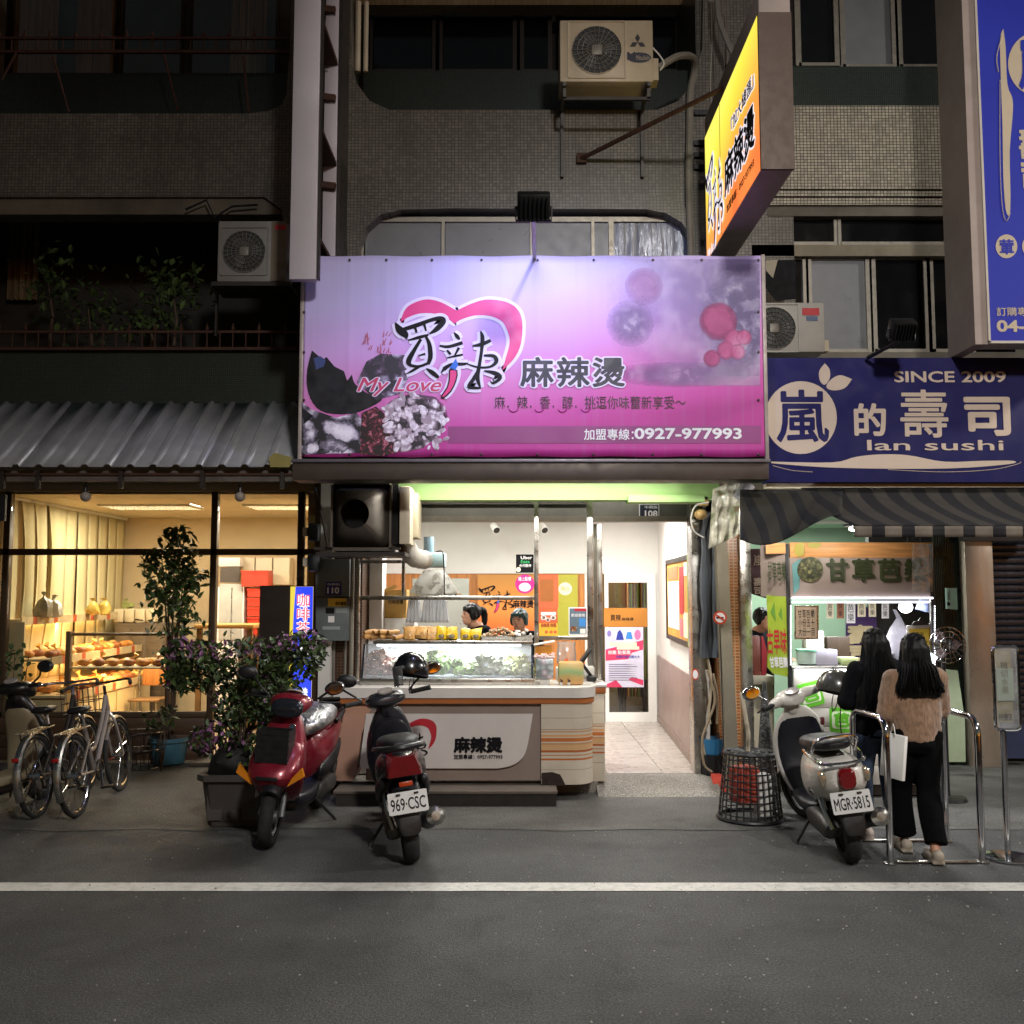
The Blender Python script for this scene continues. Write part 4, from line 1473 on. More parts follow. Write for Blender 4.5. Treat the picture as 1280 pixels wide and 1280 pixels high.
# ================================================================ air conditioners on the walls
def grille(mb, c, r, n=26, rings=5, Y=0):
 for k in range(1, rings + 1):
  rr = r * k / rings
  mb.tube([(c.x + rr * math.cos(q), c.y, c.z + rr * math.sin(q)) for q in [i * 2 * math.pi / 24 for i in range(24)]], .003, 4, closed=True)
 for i in range(n):
  q = i * 2 * math.pi / n
  mb.cyl((c.x + .03 * math.cos(q), c.y - .002, c.z + .03 * math.sin(q)), (c.x + r * math.cos(q + .25), c.y - .002, c.z + r * math.sin(q + .25)), .0028, n=4)
def aircon(label, x0, y0, x1, y1, Y, fan, body, d=.3, brackets=True, badge=None, strip=None):
 a, b = P(x0, y1, Y), P(x1, y0, Y)
 ac = thing('air_conditioner', label, 'air conditioner', ((a.x + b.x) / 2, Y + d / 2, a.z), 'outdoor air conditioner units on the facades')
 mb = MB()
 mb.bx(a.x, b.x, Y, Y + d, a.z, b.z, .012)
 mb.build('casing', body, ac)
 fx, fy, fr_ = fan
 c = P(fx, fy, Y - .004)
 rr = fr_ * Y / FPX
 mb = MB()
 mb.lathe([(rr, 0), (rr * 1.0, .004), (rr * .02, .005)], FR(P(fx, fy, Y - .001)), 28)
 mb.build('fan_opening', M('fan_dark', '#2a2b2d', .6), ac)
 mb = MB()
 for i in range(3):
  q = i * 2.09
  mb.prism([(0, -.02), (rr * .55, -.05), (rr * .85, .03), (rr * .5, .07)], FR(P(fx, fy, Y - .007)) @ Matrix.Rotation(q, 4, 'Z'), .001)
 mb.build('fan_blade', M('fan_grey', '#4c4d4f', .6), ac, smooth=0)['kind'] = 'stuff'
 mb = MB()
 grille(mb, P(fx, fy, Y - .02), rr)
 mb.box(P(fx, fy, Y - .024), (rr * .42, .006, rr * .42), None, .004)
 mb.build('fan_grille', M('grille_grey', '#77736b', .5, .3), ac)
 mb = MB()
 q = fr_ * 1.08
 e, g = P(fx - q, fy + q, Y - .006), P(fx + q, fy - q, Y - .006)
 for s in ((e.x - .01, e.x, e.z, g.z), (g.x, g.x + .01, e.z, g.z), (e.x, g.x, g.z, g.z + .01), (e.x, g.x, e.z - .01, e.z)):
  mb.bx(s[0], s[1], Y - .012, Y, s[2], s[3])
 mb.build('grille_frame', body, ac, smooth=0)
 if brackets:
  for xx in (a.x + .03, b.x - .06):
   mb = MB()
   mb.bx(xx, xx + .03, Y - .02, YW, a.z - .05, a.z - .012)
   mb.bx(xx, xx + .03, Y + .02, Y + .05, a.z - .16, a.z - .05)
   mb.bx(xx, xx + .03, YW - .05, YW - .005, a.z - .72, a.z - .05)
   mb.build('bracket', M('grey_bracket_steel', '#4d4a48', .5, .4, .2, 6, .1, dirt=.3), ac, smooth=0)
  mb = MB()
  mb.bx(a.x + .03, b.x - .03, Y + .02, Y + .05, a.z - .17, a.z - .14)
  mb.build('cross_bar', DARKMET, ac, smooth=0)
 return ac, a, b
BEIGE = M('beige_unit_casing', '#b3a48c', .5, 0, .08, 4, .04, 40, dirt=.3, dirtc=(.15, .12, .08))
ac, a, b = aircon('large beige air conditioner on brackets with triple diamond emblem', 700, 25, 816, 102, 8.85, (746, 62, 32), BEIGE, .35)
mb = MB()
mb.pxbox(816, 73, 823, 100, 8.9, .15)
mb.build('valve_cover', BEIGE, ac, smooth=0)
s3 = math.sqrt(3) / 2
for (dx, dy, rot) in ((0, 0, 90), (0, 0, 210), (0, 0, 330)):
 mb = MB()
 q = .05
 pts = [(0, 0), (q * .5, q * s3), (q * 1.0 * math.cos(R(60)) * 0, q * 2 * s3), (-q * .5, q * s3)]
 mb.prism([(0, 0), (q * s3, -q * .5), (q * 2 * s3, 0), (q * s3, q * .5)], FR(P(797, 53, 8.849)) @ Matrix.Rotation(R(rot), 4, 'Z'), .002)
 mb.build('emblem', M('faded_emblem_print', '#23212a', .5), ac, smooth=0)
mb = MB()
mb.pxpoly([(799 + 15 * math.cos(i * .314), 72 + 6.5 * math.sin(i * .314)) for i in range(20)], 8.849, .0015)
mb.build('badge', M('badge_navy', '#2a2a3c', .5), ac, smooth=0)
pxtext('M', M('badge_navy', '#2a2a3c', .5), ac, 784, 65, 794, 75, 8.848, bold=.03, ext=.002)
pxtext('Mitsubishi', BEIGE, ac, 795, 69, 812, 75, 8.8455, ext=.001, shear=.2)
mb = MB()
mb.tube([P(x, y, Y) for x, y, Y in smoothpts([(823, 85, 8.95), (836, 76, 8.95), (850, 70, 9.0), (866, 72, 9.15), (868, 90, 9.3), (863, 115, 9.34), (862, 160, 9.34), (861, 230, 9.34), (864, 330, 9.34)], 5)], .035, 8)
mb.build('pipe_duct', M('lagged_pipe', '#7d776d', .8, 0, .15, 6, .3, 30, dirt=.3), ac)
mb = MB()
mb.tube([P(x, y, 8.9) for x, y in smoothpts([(816, 60), (825, 70), (830, 80), (825, 88)], 4)], .008, 6)
mb.build('cable', WHITEPL, ac)
ac, a, b = aircon('small white air conditioner in the dark recess beside the tall white sign', 271, 276, 358, 352, 9.0, (305, 314, 27), M('white_unit_casing', '#7d7a76', .45, 0, .08, 4, .04, dirt=.2), .3, brackets=False)
mb = MB()
mb.pxbox(338, 277, 358, 351, 8.995, .01)
mb.build('side_panel', M('tan_unit_panel', '#6c6252', .5), ac, smooth=0)
mb = MB()
mb.pxbox(344, 281, 357, 287, 8.992, .002)
mb.build('sticker', REDINK, ac, smooth=0)
mb = MB()
for x0, x1 in ((264, 362),):
 mb.pxbox(x0, 352, x1, 357, 8.98, .4)
mb.pxbox(268, 357, 272, 420, 9.3, .05)
mb.build('bracket', DARKMET, ac, smooth=0)
ac, a, b = aircon('white air conditioner with spiral grille and red label above the lan sushi sign', 953, 378, 1030, 440, 8.75, (968, 410, 27), M('white_unit_casing2', '#a8a49c', .45, 0, .08, 4, .04, dirt=.25), .3, brackets=False)
mb = MB()
mb.pxbox(1003, 385, 1024, 394, 8.745, .003)
mb.build('sticker', REDINK, ac, smooth=0)
mb = MB()
mb.pxbox(1008, 395, 1022, 401, 8.745, .003)
mb.build('sticker', M('blue_grey_print', '#4a5a7c', .5), ac, smooth=0)
mb = MB()
mb.pxbox(1030, 425, 1036, 439, 8.8, .1)
mb.build('valve_cover', BEIGE, ac, smooth=0)
# torn banner piece in the window beside it
mb = MB()
mb.pxpoly([(957, 326), (994, 325), (994, 374), (970, 376), (957, 360)], 9.0, .01)
bn = tag(mb.build('cloth_sheet', M('black_cloth', '#0b0b0e', .9), smooth=0), 'black cloth sheet hung in the window above the white air conditioner', 'cloth')
mb = MB()
mb.pxpoly([(957, 326), (972, 325), (966, 348), (957, 338)], 8.98, .006)
q = mb.build('torn_corner', M('pale_cloth', '#a39a84', .9), None, smooth=0)
q.parent = bn
q.location -= bn.location
# ================================================================ cables and conduits on the right pier
rg = random.Random(21)
for i, (x, c_) in enumerate(((884, '#2a2724'), (889, '#8b8478'), (893, '#3a342e'), (897, '#6d665c'), (902, '#1d1b1a'), (906, '#4a4036'))):
 mb = MB()
 pts = []
 for k in range(9):
  y = -30 + k * 45
  pts.append(P(x + rg.uniform(-2.5, 2.5), y, 9.42))
 mb.tube(pts, rg.uniform(.014, .026), 6)
 tag(mb.build('wall_cable', M('cable_' + c_[1:], c_, .6, 0, .2, 6, .1)), ['dark', 'pale', 'brown', 'grey', 'black', 'tan'][i] + ' cable running up the pier behind the yellow lightbox', 'cable', 'cables on the right pier')
mb = MB()
mb.tube([P(x, y, 9.1) for x, y in smoothpts([(896, -20), (898, 20), (908, 50), (918, 72)], 5)], .03, 8)
tag(mb.build('conduit', M('grey_conduit', '#77736c', .6)), 'grey bent conduit curling behind the yellow lightbox sign', 'conduit')
for k, yy in enumerate((137, 175, 190, 205)):
 mb = MB()
 mb.pxbox(868, yy, 892, yy + 6, 9.36, .04)
 tag(mb.build('cable_clamp', BLACKPL, smooth=0), 'black bracket clamping cables to the right pier', 'clamp', 'clamps holding the pier cables')
# ================================================================ counter of the soup shop
YC = 8.66
ct = thing('counter', 'long cream serving counter with orange stripes and white logo panel', 'counter', (-.4, 9.0, 0))
m, t, b_, o_ = nmat('striped_laminate')
g_ = nd(t, 'ShaderNodeNewGeometry')
s_ = nd(t, 'ShaderNodeSeparateXYZ')
t.links.new(g_.outputs['Position'], s_.inputs[0])
c_ = ramp(t, s_.outputs[2], [(0, C('#c9bda8'))] )
base = nd(t, 'ShaderNodeRGB')
base.outputs[0].default_value = (*C('#c6bba8'), 1)
c_ = base.outputs[0]
for z, w, col in ((.60, .006, '#b98a60'), (.565, .010, '#cf9a66'), (.53, .016, '#b7692f'), (.495, .008, '#b98a60'), (.465, .022, '#c9a070'), (.43, .010, '#a85a26'), (.395, .006, '#b98a60'), (.36, .008, '#b5652c'), (.62, .003, '#9a7a58'), (.27, .002, '#8c8070'), (.72, .002, '#8c8070')):
 d = mathn(t, 'ABSOLUTE', mathn(t, 'SUBTRACT', s_.outputs[2], z))
 c_ = mixc(t, mathn(t, 'LESS_THAN', d, w), c_, C(col))
nz = tex(t, 'ShaderNodeTexNoise', g_.outputs['Position'], Scale=4, Detail=7)
c_ = mixc(t, mathn(t, 'MULTIPLY', ramp(t, nz.outputs[0], [(.5, 0.0), (.75, 1.0)]), .25), c_, (.2, .15, .11))
t.links.new(c_, b_.inputs['Base Color'])
b_.inputs['Roughness'].default_value = .4
STRIPE = m
TAUPE = M('taupe_laminate', '#8a7a70', .5, 0, .08, 3, .05, 40, dirt=.2, dirtc=(.1, .08, .07))
CTOP = M('white_counter_top', '#cdc8c0', .35, 0, .05, 4, .03, 40, dirt=.15, dirtc=(.3, .27, .22))
ORNG = M('orange_edge_laminate', '#a8622f', .45, 0, .1, 4, .04)
PEACH = M('peach_laminate', '#b98e78', .5, 0, .06, 3, .04, dirt=.12)
x0, x1 = P(424, 0, YC).x, P(676, 0, YC).x
x2 = P(742, 0, YC).x
zb, zt = P(0, 976, YC).z, P(0, 872, YC).z
zc = P(0, 858, YC).z
mb = MB()
mb.bx(x0 + .25, x1, YC + .02, YC + .45, zb, zt - .05)
mb.build('front_panel', TAUPE, ct, smooth=0)
mb = MB()
q = [(424, 874), (474, 874), (462, 890), (452, 918), (446, 960), (441, 976), (418, 976)]
mb.pxpoly(q, YC + .015, -.5)
mb.build('side_panel', PEACH, ct, smooth=0)
def ucorner(xa, xb, yf, r, z, n=8, back=9.3):
 pts = [Vector((xa, yf, z))]
 for k in range(n + 1):
  an = -math.pi / 2 + math.pi / 2 * k / n
  pts.append(Vector((xb - r + r * math.cos(an), yf + r + r * math.sin(an), z)))
 pts += [Vector((xb, back, z)), Vector((xa, back, z))]
 return pts
mb = MB()
mb.loft([ucorner(x1, x2, YC - .02, .2, z) for z in (zb - .03, zt - .05)])
cp = mb.build('corner_panel', STRIPE, ct)
for v_ in cp.data.vertices:
 if v_.co.z < zb + .01 and v_.co.x < x1 + .3 and v_.co.y < YC + .1:
  v_.co.z += .0
mb = MB()   # broken lower corner showing the dark inside
mb.pxpoly([(677, 966), (690, 965), (700, 968), (704, 975), (707, 982), (677, 981)], YC - .024, .004)
mb.build('broken_patch', M('raw_chipboard', '#2c2018', .9, 0, .4, 14, .4, 40), ct, smooth=0)
mb = MB()
mb.loft([ucorner(x0 - .02, x2 + .015, YC - .03, .2, z) for z in (zt - .05, zt)])
mb.build('edge_band', ORNG, ct)
mb = MB()
mb.loft([ucorner(x0 - .035, x2 + .03, YC - .05, .22, z) for z in (zt + .001, zc - .008)] + [ucorner(x0 - .03, x2 + .025, YC - .042, .22, zc)])
mb.build('counter_top', CTOP, ct)
# white logo panel on the front
LPAN = M('white_logo_panel', '#cfc8c1', .4, 0, .04, 3, .03, 40, dirt=.1)
yq = YC + .005
pts = [(456, 892)] + [(666, 892), (664, 905), (658, 935), (652, 948), (640, 957), (625, 960), (452, 960)]
mb = MB()
mb.pxpoly(smoothpts([(666, 892), (664, 905), (658, 937), (650, 950), (638, 957), (622, 960)], 3) + [(452, 960), (450, 955), (458, 892)], yq, .02)
mb.build('logo_panel', LPAN, ct, smooth=0)
fr = FR(P(478, 952, yq - .021))
logo(ct, fr, .0108 * .055 * .93, halo=False, heart_mat=DEEPRED)
pxtext('麻辣燙', BLACKINK, ct, 567, 921, 628, 941, yq - .022, bold=.045, ext=.004)
pxtext('加盟專線：0927-977993', BLACKINK, ct, 567, 943, 628, 949, yq - .022, bold=.02, ext=.002)
# second, lower counter wing behind the corner
wg = thing('side_counter', 'narrow cream counter wing with orange stripes beside the entry', 'counter', (P(745, 0, 9.0).x, 9.2, .1))
xa, xb = P(741, 0, 9.05).x - .3, P(754.5, 0, 9.05).x
mb = MB()
mb.bx(xa, xb, 9.0, 9.9, .1, .9, .004)
mb.build('panel', STRIPE, wg)
mb = MB()
mb.bx(xa, xb + .012, 8.985, 9.9, .902, .955, .004)
mb.build('edge_band', ORNG, wg)
mb = MB()
mb.bx(xa, xb + .02, 8.975, 9.9, .957, .985, .006)
mb.build('counter_top', CTOP, wg)
# step in front
a, b = G(416, 1009), G(697, 1009)
STEPM = M('dirty_step_boards', '#5b5148', .8, 0, .2, 3, .2, 40, dirt=.4)
stp = thing('wooden_step', 'low dark platform step along the foot of the counter', 'step', ((a.x + b.x) / 2, a.y + .2, 0))
mb = MB()
mb.bx(a.x + .02, b.x - .01, a.y + .015, a.y + .42, .006, .105)
mb.build('riser', M('dark_step_riser', '#241f1b', .85, 0, .3, 4, .2), stp, smooth=0)
for k in range(2):
 mb = MB()
 mb.bx(a.x, b.x, a.y + k * .215, a.y + .21 + k * .215, .107, .135, .006)
 mb.build('board', STEPM, stp)
# ================================================================ refrigerated display case
dc = thing('display_case', 'lit stainless glass display case of vegetables on the counter', 'display case', (P(560, 857, 8.85).x, 9.0, zc))
xa, xb = P(450, 0, 8.8).x, P(668, 0, 8.8).x
za, zb_ = zc + .002, P(0, 801, 8.95).z
mb = MB()
mb.bx(xa, xb, 8.78, 9.3, za, za + .055, .004)
mb.bx(xa + .62, xa + .92, 8.772, 8.779, za + .02, za + .032)
mb.build('base', STEEL, dc)
mb = MB()
mb.bx(xa + .1, xb - .01, 8.94, 9.3, zb_ - .03, zb_, .004)
mb.build('top', STEEL, dc)
for xx in (xa + .01, xb - .028):
 mb = MB()
 mb.prism([(8.79, za + .055), (8.82, za + .055), (8.98, zb_ - .03), (8.95, zb_ - .03)], Matrix(((0, 0, 1, xx), (1, 0, 0, 0), (0, 1, 0, 0), (0, 0, 0, 1))), .018)
 mb.build('end_frame', CHROME, dc, smooth=0)
mb = MB()
mb.bx(xa + .005, xb - .005, 9.28, 9.3, za + .055, zb_ - .03)
mb.build('back', M('case_liner', '#dfe3e6', .35, 0, .04, 4, .02), dc, smooth=0)
mb = MB()
mb.loft([[Vector((x, y, z)) for x, y, z in ((xa + .03, 8.80, za + .056), (xb - .03, 8.80, za + .056))], [Vector((x, y, z)) for x, y, z in ((xa + .03, 8.96, zb_ - .031), (xb - .03, 8.96, zb_ - .031))]], cap=False, close=False)
mb.build('front_glass', glass('misted_glass', (.96, .97, .98), .3, .04, .22), dc, smooth=0, thick=.004)
mb = MB()
mb.cyl((xa + .12, 9.06, zb_ - .045), (xb - .12, 9.06, zb_ - .045), .012, n=8)
mb.build('strip_light', EM('case_tube', (.9, .96, 1.0), 8), dc)
lamp('case_lamp', 'AREA', ((xa + xb) / 2, 9.06, zb_ - .062), 15, (.88, .94, 1.0), dc, ((xa + xb) / 2, 9.08, za), xb - xa - .3, .04)
mb = MB()
mb.cyl((xa + .04, 8.93, za + .24), (xb - .04, 8.93, za + .24), .004, n=6)
mb.build('shelf_rail', CHROME, dc)
# vegetables heaped in the case
VEG = [('pile of curly pale green lettuce inside the lit display case', 'lettuce', 548, 40, speckle('lettuce_green', ['#8fae62', '#c3d29a', '#6d9448', '#dbe3c0'], 26, .5, .5, voro=False), 1),
  ('heap of white cabbage and mushrooms inside the lit display case', 'cabbage', 612, 34, speckle('cabbage_white', ['#d3d8b8', '#e9e9d8', '#b9c290', '#f0efe6'], 26, .5, .5, voro=False), .85),
  ('yellow green sprouts at the end of the lit display case', 'sprouts', 645, 22, speckle('sprout_yellow', ['#b3b266', '#d9d4a4', '#8f9a4c', '#e8e4c8'], 30, .5, .5, voro=False), .8),
  ('reddish meat slices at the left end of the lit display case', 'meat', 476, 24, speckle('meat_pink', ['#b98878', '#d9b7aa', '#93604f', '#e5d3ca'], 26, .5, .5, voro=False), .95),
  ('pale noodles behind the helmet inside the lit display case', 'noodles', 505, 24, speckle('noodle_cream', ['#d9cfae', '#efe8d2', '#bda878'], 40, .5, .5, voro=False), .6)]
for lab, cat, px, w, mt, hh in VEG:
 rg = random.Random(px)
 c = P(px, 850, 9.05)
 ww = w * 9.05 / FPX
 mb = MB()
 for k in range(26):
  x = c.x + rg.gauss(0, .38) * ww
  x = max(c.x - ww, min(c.x + ww, x))
  r = rg.uniform(.03, .055)
  hmax = .26 * hh * max(.25, 1 - ((x - c.x) / ww) ** 2)
  z = za + .06 + r * .6 + rg.uniform(0, max(.01, hmax - r))
  y = rg.uniform(8.98, 9.2)
  g = bmesh.ops.create_icosphere(mb.bm, subdivisions=2, radius=r, matrix=Matrix.Translation((x, y, z)) @ Matrix.Rotation(rg.uniform(0, 3), 4, 'X') @ Matrix.Diagonal((1.2, 1, .75, 1)))
  for v_ in g['verts']:
   v_.co += v_.normal * (.05 * noise.noise(v_.co * 38) + .03 * noise.noise(v_.co * 90))
 tag(mb.build('vegetable_heap', mt), lab, cat, 'food in the display case')
mb = MB()
mb.bx(xa + .03, xb - .03, 8.9, 9.27, za + .056, za + .066)
q = mb.build('ice_tray', M('case_tray', '#c9ced2', .4), dc, smooth=0)
# ================================================================ food packets standing on the case
ZT = zb_ + .001
def packet(px, w, h, mt, label, cat, Y=9.12, rz=0.0, ties=True, grp='packets on top of the display case', name='food_packet', txt=None):
 c = P(px, 0, Y)
 mb = MB()
 n = 12
 rings = []
 for u, sx_, sy_ in ((0, .85, .55), (.06, 1, 1), (.4, 1.02, 1.05), (.75, .95, .7), (.9, .9, .25), (1.0, 1.0, .06)):
  rings.append([Vector((c.x + w / 2 * sx_ * math.copysign(abs(math.cos(q)) ** .6, math.cos(q)), Y + .04 * sy_ * math.copysign(abs(math.sin(q)) ** .7, math.sin(q)), ZT + h * u)) for q in [i * 2 * math.pi / n for i in range(n)]])
 mb.loft(rings)
 for v_ in mb.bm.verts:
  v_.co += Vector((1, 1, .9)) * (.016 * noise.noise(v_.co * 17) + .008 * noise.noise(v_.co * 43))
 root = mb.build(name, mt)
 tag(root, label, cat, grp)
 return root
YEL = M('yellow_noodle_packet', '#d8b21e', .3, 0, .15, 14, .4, 40)
for i, px in enumerate((552, 565, 582, 595)):
 pk = packet(px, .105, .125 - .018 * (i > 1), YEL, 'yellow noodle packet with round picture on the display case', 'noodle packet', 9.1)
 mb = MB()
 mb.lathe([(.028, 0), (.001, .001)], FR(P(px, 795, 9.045) if False else Vector((P(px, 0, 9.1).x, 9.05, ZT + .035))) @ Matrix.Diagonal((1, .7, 1, 1)), 14)
 q = mb.build('picture', speckle('packet_picture', ['#5a3a2a', '#d9c9a8', '#2a2030', '#efe6d2'], 60, .4, 0))
 q.parent = pk
 q.location -= pk.location
CLR = M('clear_snack_bag', '#c99a5c', .22, 0, .3, 22, .8, 40)
for px in (512, 527, 541):
 packet(px, .13, .125, CLR, 'clear bag of golden puffed tofu on the display case', 'snack bag', 9.12)
# rolled bean curd sheets in a heap
rg = random.Random(4)
ROLL = M('bean_curd_skin', '#b98a4e', .6, 0, .3, 12, .4, 30)
for k in range(9):
 c = P(463 + (k % 5) * 9 + rg.uniform(-2, 2), 0, 9.1)
 z = ZT + .028 + (k // 5) * .045
 mb = MB()
 an = rg.uniform(-.5, .6)
 d = Vector((math.cos(an) * .05, .05, .02 * rg.uniform(-1, 1)))
 cc = Vector((c.x, 9.1 + rg.uniform(-.02, .02), z))
 mb.tube([cc - d, cc - d * .4, cc + d * .5, cc + d], [.021, .024, .024, .02], 10, cap=False)
 mb.tube([cc - d * .98, cc + d * .9], [.012, .012], 8)
 tag(mb.build('bean_curd_roll', ROLL), 'fried bean curd roll in the heap at the left end of the display case', 'bean curd roll', 'bean curd rolls')
# trays with meat and white food
for px, w, mt, lab, cat in ((624, .34, speckle('herb_meat', ['#6f8f3c', '#9a5a44', '#c9b48c', '#86503c', '#b7c48a'], 30, .5, .6, voro=False), 'tray heaped with braised meat and greens on the display case', 'food tray'),
       (653, .2, M('white_fishcake', '#d9d4cc', .5, 0, .06, 9, .3, 30), 'steel tray of white fish cakes on the display case end', 'food tray')):
 c = P(px, 0, 9.12)
 tr = thing('food_tray', lab, cat, (c.x, 9.12, ZT))
 mb = MB()
 mb.loft([[Vector((c.x + sx_ * w / 2 * k, 9.12 + sy_ * .1 * k, ZT + z)) for sx_, sy_ in ((-1, -1), (1, -1), (1, 1), (-1, 1))] for k, z in ((.85, 0), (1, .035), (1.06, .036), (.96, .03))])
 mb.build('tray', STEEL, tr, smooth=0)
 mb = MB()
 rg = random.Random(px)
 for k in range(40 if w > .3 else 12):
  u = rg.uniform(-1, 1)
  mb.ell((c.x + u * w * .43, 9.12 + rg.uniform(-.07, .07), ZT + .035 + rg.uniform(0, .075) * (1 - u * u)), (rg.uniform(.014, .03), rg.uniform(.012, .02), rg.uniform(.012, .022)), 7, 5, Matrix.Rotation(rg.uniform(0, 3), 4, 'Z'))
 for v_ in mb.bm.verts:
  v_.co += Vector((1, 1, 1)) * .004 * noise.noise(v_.co * 60)
 o = mb.build('food', mt, tr)
 o['kind'] = 'stuff'
# ================================================================ steel window frame above the counter
wf = thing('serving_window', 'stainless steel serving window frame above the counter with raised glass', 'window', (-.3, 9.32, .96))
YWf = 9.32
def bar(x0, y0, x1, y1, Y=YWf, d=.05, mt=STEEL, nm='frame_bar'):
 mb = MB()
 mb.pxbox(x0, y0, x1, y1, Y, d, .004)
 return mb.build(nm, mt, wf)
bar(445, 700, 450, 862)
bar(668, 627, 673, 858)
bar(735, 625, 741, 862)
bar(450, 745, 668, 750)
bar(502, 700, 506, 745, YWf + .002, .04)
bar(450, 700, 502, 704)
bar(673, 795, 735, 800)
bar(500, 622, 741, 628, YWf, .06)
bar(748, 655, 752.5, 860, YWf + .1, .05)
bar(743, 655, 746.5, 860, YWf + .3, .05, ALU)
mb = MB()
mb.pxbox(673.5, 652, 734.5, 794.5, YWf + .02, .006)
mb.build('pane', GLASS, wf, smooth=0)
mb = MB()
mb.pxbox(506.5, 652, 667.5, 744.5, YWf + .02, .006)
mb.build('pane', GLASS, wf, smooth=0)
# ================================================================ posters and notices
def poster(label, x0, y0, x1, y1, Y, mt, cat='poster', rows=(), d=.006, grp=None, name='poster'):
 """a flat sheet with printed blocks and writing: rows of (kind, x0, y0, x1, y1, material, text)"""
 a, b = P(x0, y1, Y), P(x1, y0, Y)
 p = thing(name, label, cat, ((a.x + b.x) / 2, Y, a.z), grp)
 mb = MB()
 mb.bx(a.x, b.x, Y, Y + d, a.z, b.z)
 mb.build('sheet', mt, p, smooth=0)
 for i, (kind, rx0, ry0, rx1, ry1, rm, tx) in enumerate(rows):
  if kind == 'text':
   pxtext(tx, rm, p, rx0, ry0, rx1, ry1, Y - .0012 - .0002 * i, ext=.0004, bold=.012)
  elif kind == 'disc':
   mb = MB()
   cx, cy, r, r2 = (rx0 + rx1) / 2, (ry0 + ry1) / 2, (rx1 - rx0) / 2, (ry1 - ry0) / 2
   mb.pxpoly([(cx + r * math.cos(q * .3142), cy + r2 * math.sin(q * .3142)) for q in range(20)], Y - .0002 - .0001 * i, .0004)
   mb.build('printed_disc', rm, p, smooth=0)
  elif kind == 'poly':
   mb = MB()
   mb.pxpoly(tx, Y - .0002 - .0001 * i, .0004)
   mb.build('printed_shape', rm, p, smooth=0)
  else:
   mb = MB()
   mb.pxpoly([(rx0, ry0), (rx1, ry0), (rx1, ry1), (rx0, ry1)], Y - .0002 - .0001 * i, .0004)
   mb.build('printed_block', rm, p, smooth=0)
 return p
SALM = M('salmon_print', '#d8643c', .5)
YELI = M('yellow_print', '#e0b83a', .5)
GREY_BL = M('slate_print', '#5d7080', .5)
SKYB = M('sky_blue_print', '#3d86cf', .5)
OLIV = M('olive_print', '#a9a336', .55, 0, .06, 3)
CRM = M('cream_print', '#e6dcc0', .55)
FOODP = speckle('food_photo_print', ['#6b3a24', '#c98a50', '#e8d8b8', '#8f2f24', '#3c2a20'], 60, .5, 0)
MAG = M('magenta_print', '#c92a86', .45)
ORGR, tq, bq, oq = nmat('orange_fade_print')
zz = nd(tq, 'ShaderNodeSeparateXYZ')
gg = nd(tq, 'ShaderNodeNewGeometry')
tq.links.new(gg.outputs['Position'], zz.inputs[0])
tq.links.new(ramp(tq, mathn(tq, 'DIVIDE', mathn(tq, 'SUBTRACT', zz.outputs[2], 1.2), .9), [(0, C('#dd4a14')), (.45, C('#e08a3e')), (.8, C('#c8883c')), (1, C('#b87f3e'))]), bq.inputs['Base Color'])
bq.inputs['Roughness'].default_value = .5
# big orange wall print behind the staff
YO = YB - .03
mural = poster('large orange wall print with the heart brush logo behind the two staff', 597, 718, 668, 800, YO, ORGR, 'wall print')
logo(mural, FR(P(598, 766, YO - .002)), .32 * YB / FPX / 5.333, heart=False, halo=False)
pxtext('麻辣燙', BLACKINK, mural, 641, 750, 667, 760, YO - .003, bold=.03, ext=.001)
poster('orange and green drinks poster behind the serving window', 672, 718, 722, 796, YO, OLIV, 'wall print', (
 ('block', 672, 718, 698, 760, SALM, ''), ('block', 675, 724, 692, 752, ORNG, ''), ('disc', 698, 728, 715, 744, CRM, ''), ('text', 701, 733, 712, 739, OLIV, '用心')))
mb = MB()
p_ = P(683, 752, YO - .01)
poster('red menu poster of soup bowls taped inside the serving window', 673.5, 759, 697, 795, YWf - .01, SALM, 'poster', (
 ('block', 674, 779, 697, 795, YELI, ''), ('block', 676, 765, 695, 769, WHITEINK, ''), ('disc', 676, 769, 683, 775, WHITEINK, ''), ('disc', 677.5, 770, 681.5, 774, FOODP, ''),
 ('disc', 682, 772, 688, 777, WHITEINK, ''), ('disc', 683, 773, 687, 776.5, FOODP, ''), ('disc', 688, 769, 695, 775, WHITEINK, ''), ('disc', 689.5, 770, 693.5, 774, FOODP, ''),
 ('text', 676, 779, 695, 784, DEEPRED, '麻辣燙 特價'), ('disc', 681, 788, 685, 792, SALM, ''), ('disc', 687, 788, 691, 792, SALM, ''), ('disc', 692, 788, 696, 792, SALM, '')))
poster('slate blue payment notice with light blue panel inside the serving window', 711, 759, 734, 794, YWf - .012, WHITEINK, 'notice', (
 ('block', 712, 760.5, 733, 792.5, GREY_BL, ''), ('block', 718, 760.5, 733, 764, DEEPRED, ''), ('block', 724, 773, 732, 783, SKYB, ''), ('block', 713, 783, 721, 789, FOODP, ''), ('block', 725, 786, 732, 792, PAPER, ''),
 ('text', 714, 767, 731, 771, WHITEINK, '歡迎使用')))
poster('black food delivery sticker with white and green lettering on the glass', 645, 693, 667, 716, YWf - .004, BLACKINK, 'sticker', (
 ('text', 651, 695, 665, 699, WHITEINK, 'Uber'), ('text', 651, 700, 662, 704, M('green_print', '#35b36a', .5), 'Eats'), ('text', 649, 705, 664, 709, WHITEINK, '合作夥伴'), ('disc', 645, 709, 651, 715, CRM, '')), d=.002, name='sticker')
st = thing('sticker', 'round magenta delivery sticker below the black one on the glass', 'sticker', P(656, 741, YWf))
mb = MB()
mb.pxpoly([(656 + 12 * math.cos(q * .2618), 730 + 12 * math.sin(q * .2618)) for q in range(24)], YWf - .001, .003)
mb.build('sheet', MAG, st, smooth=0)
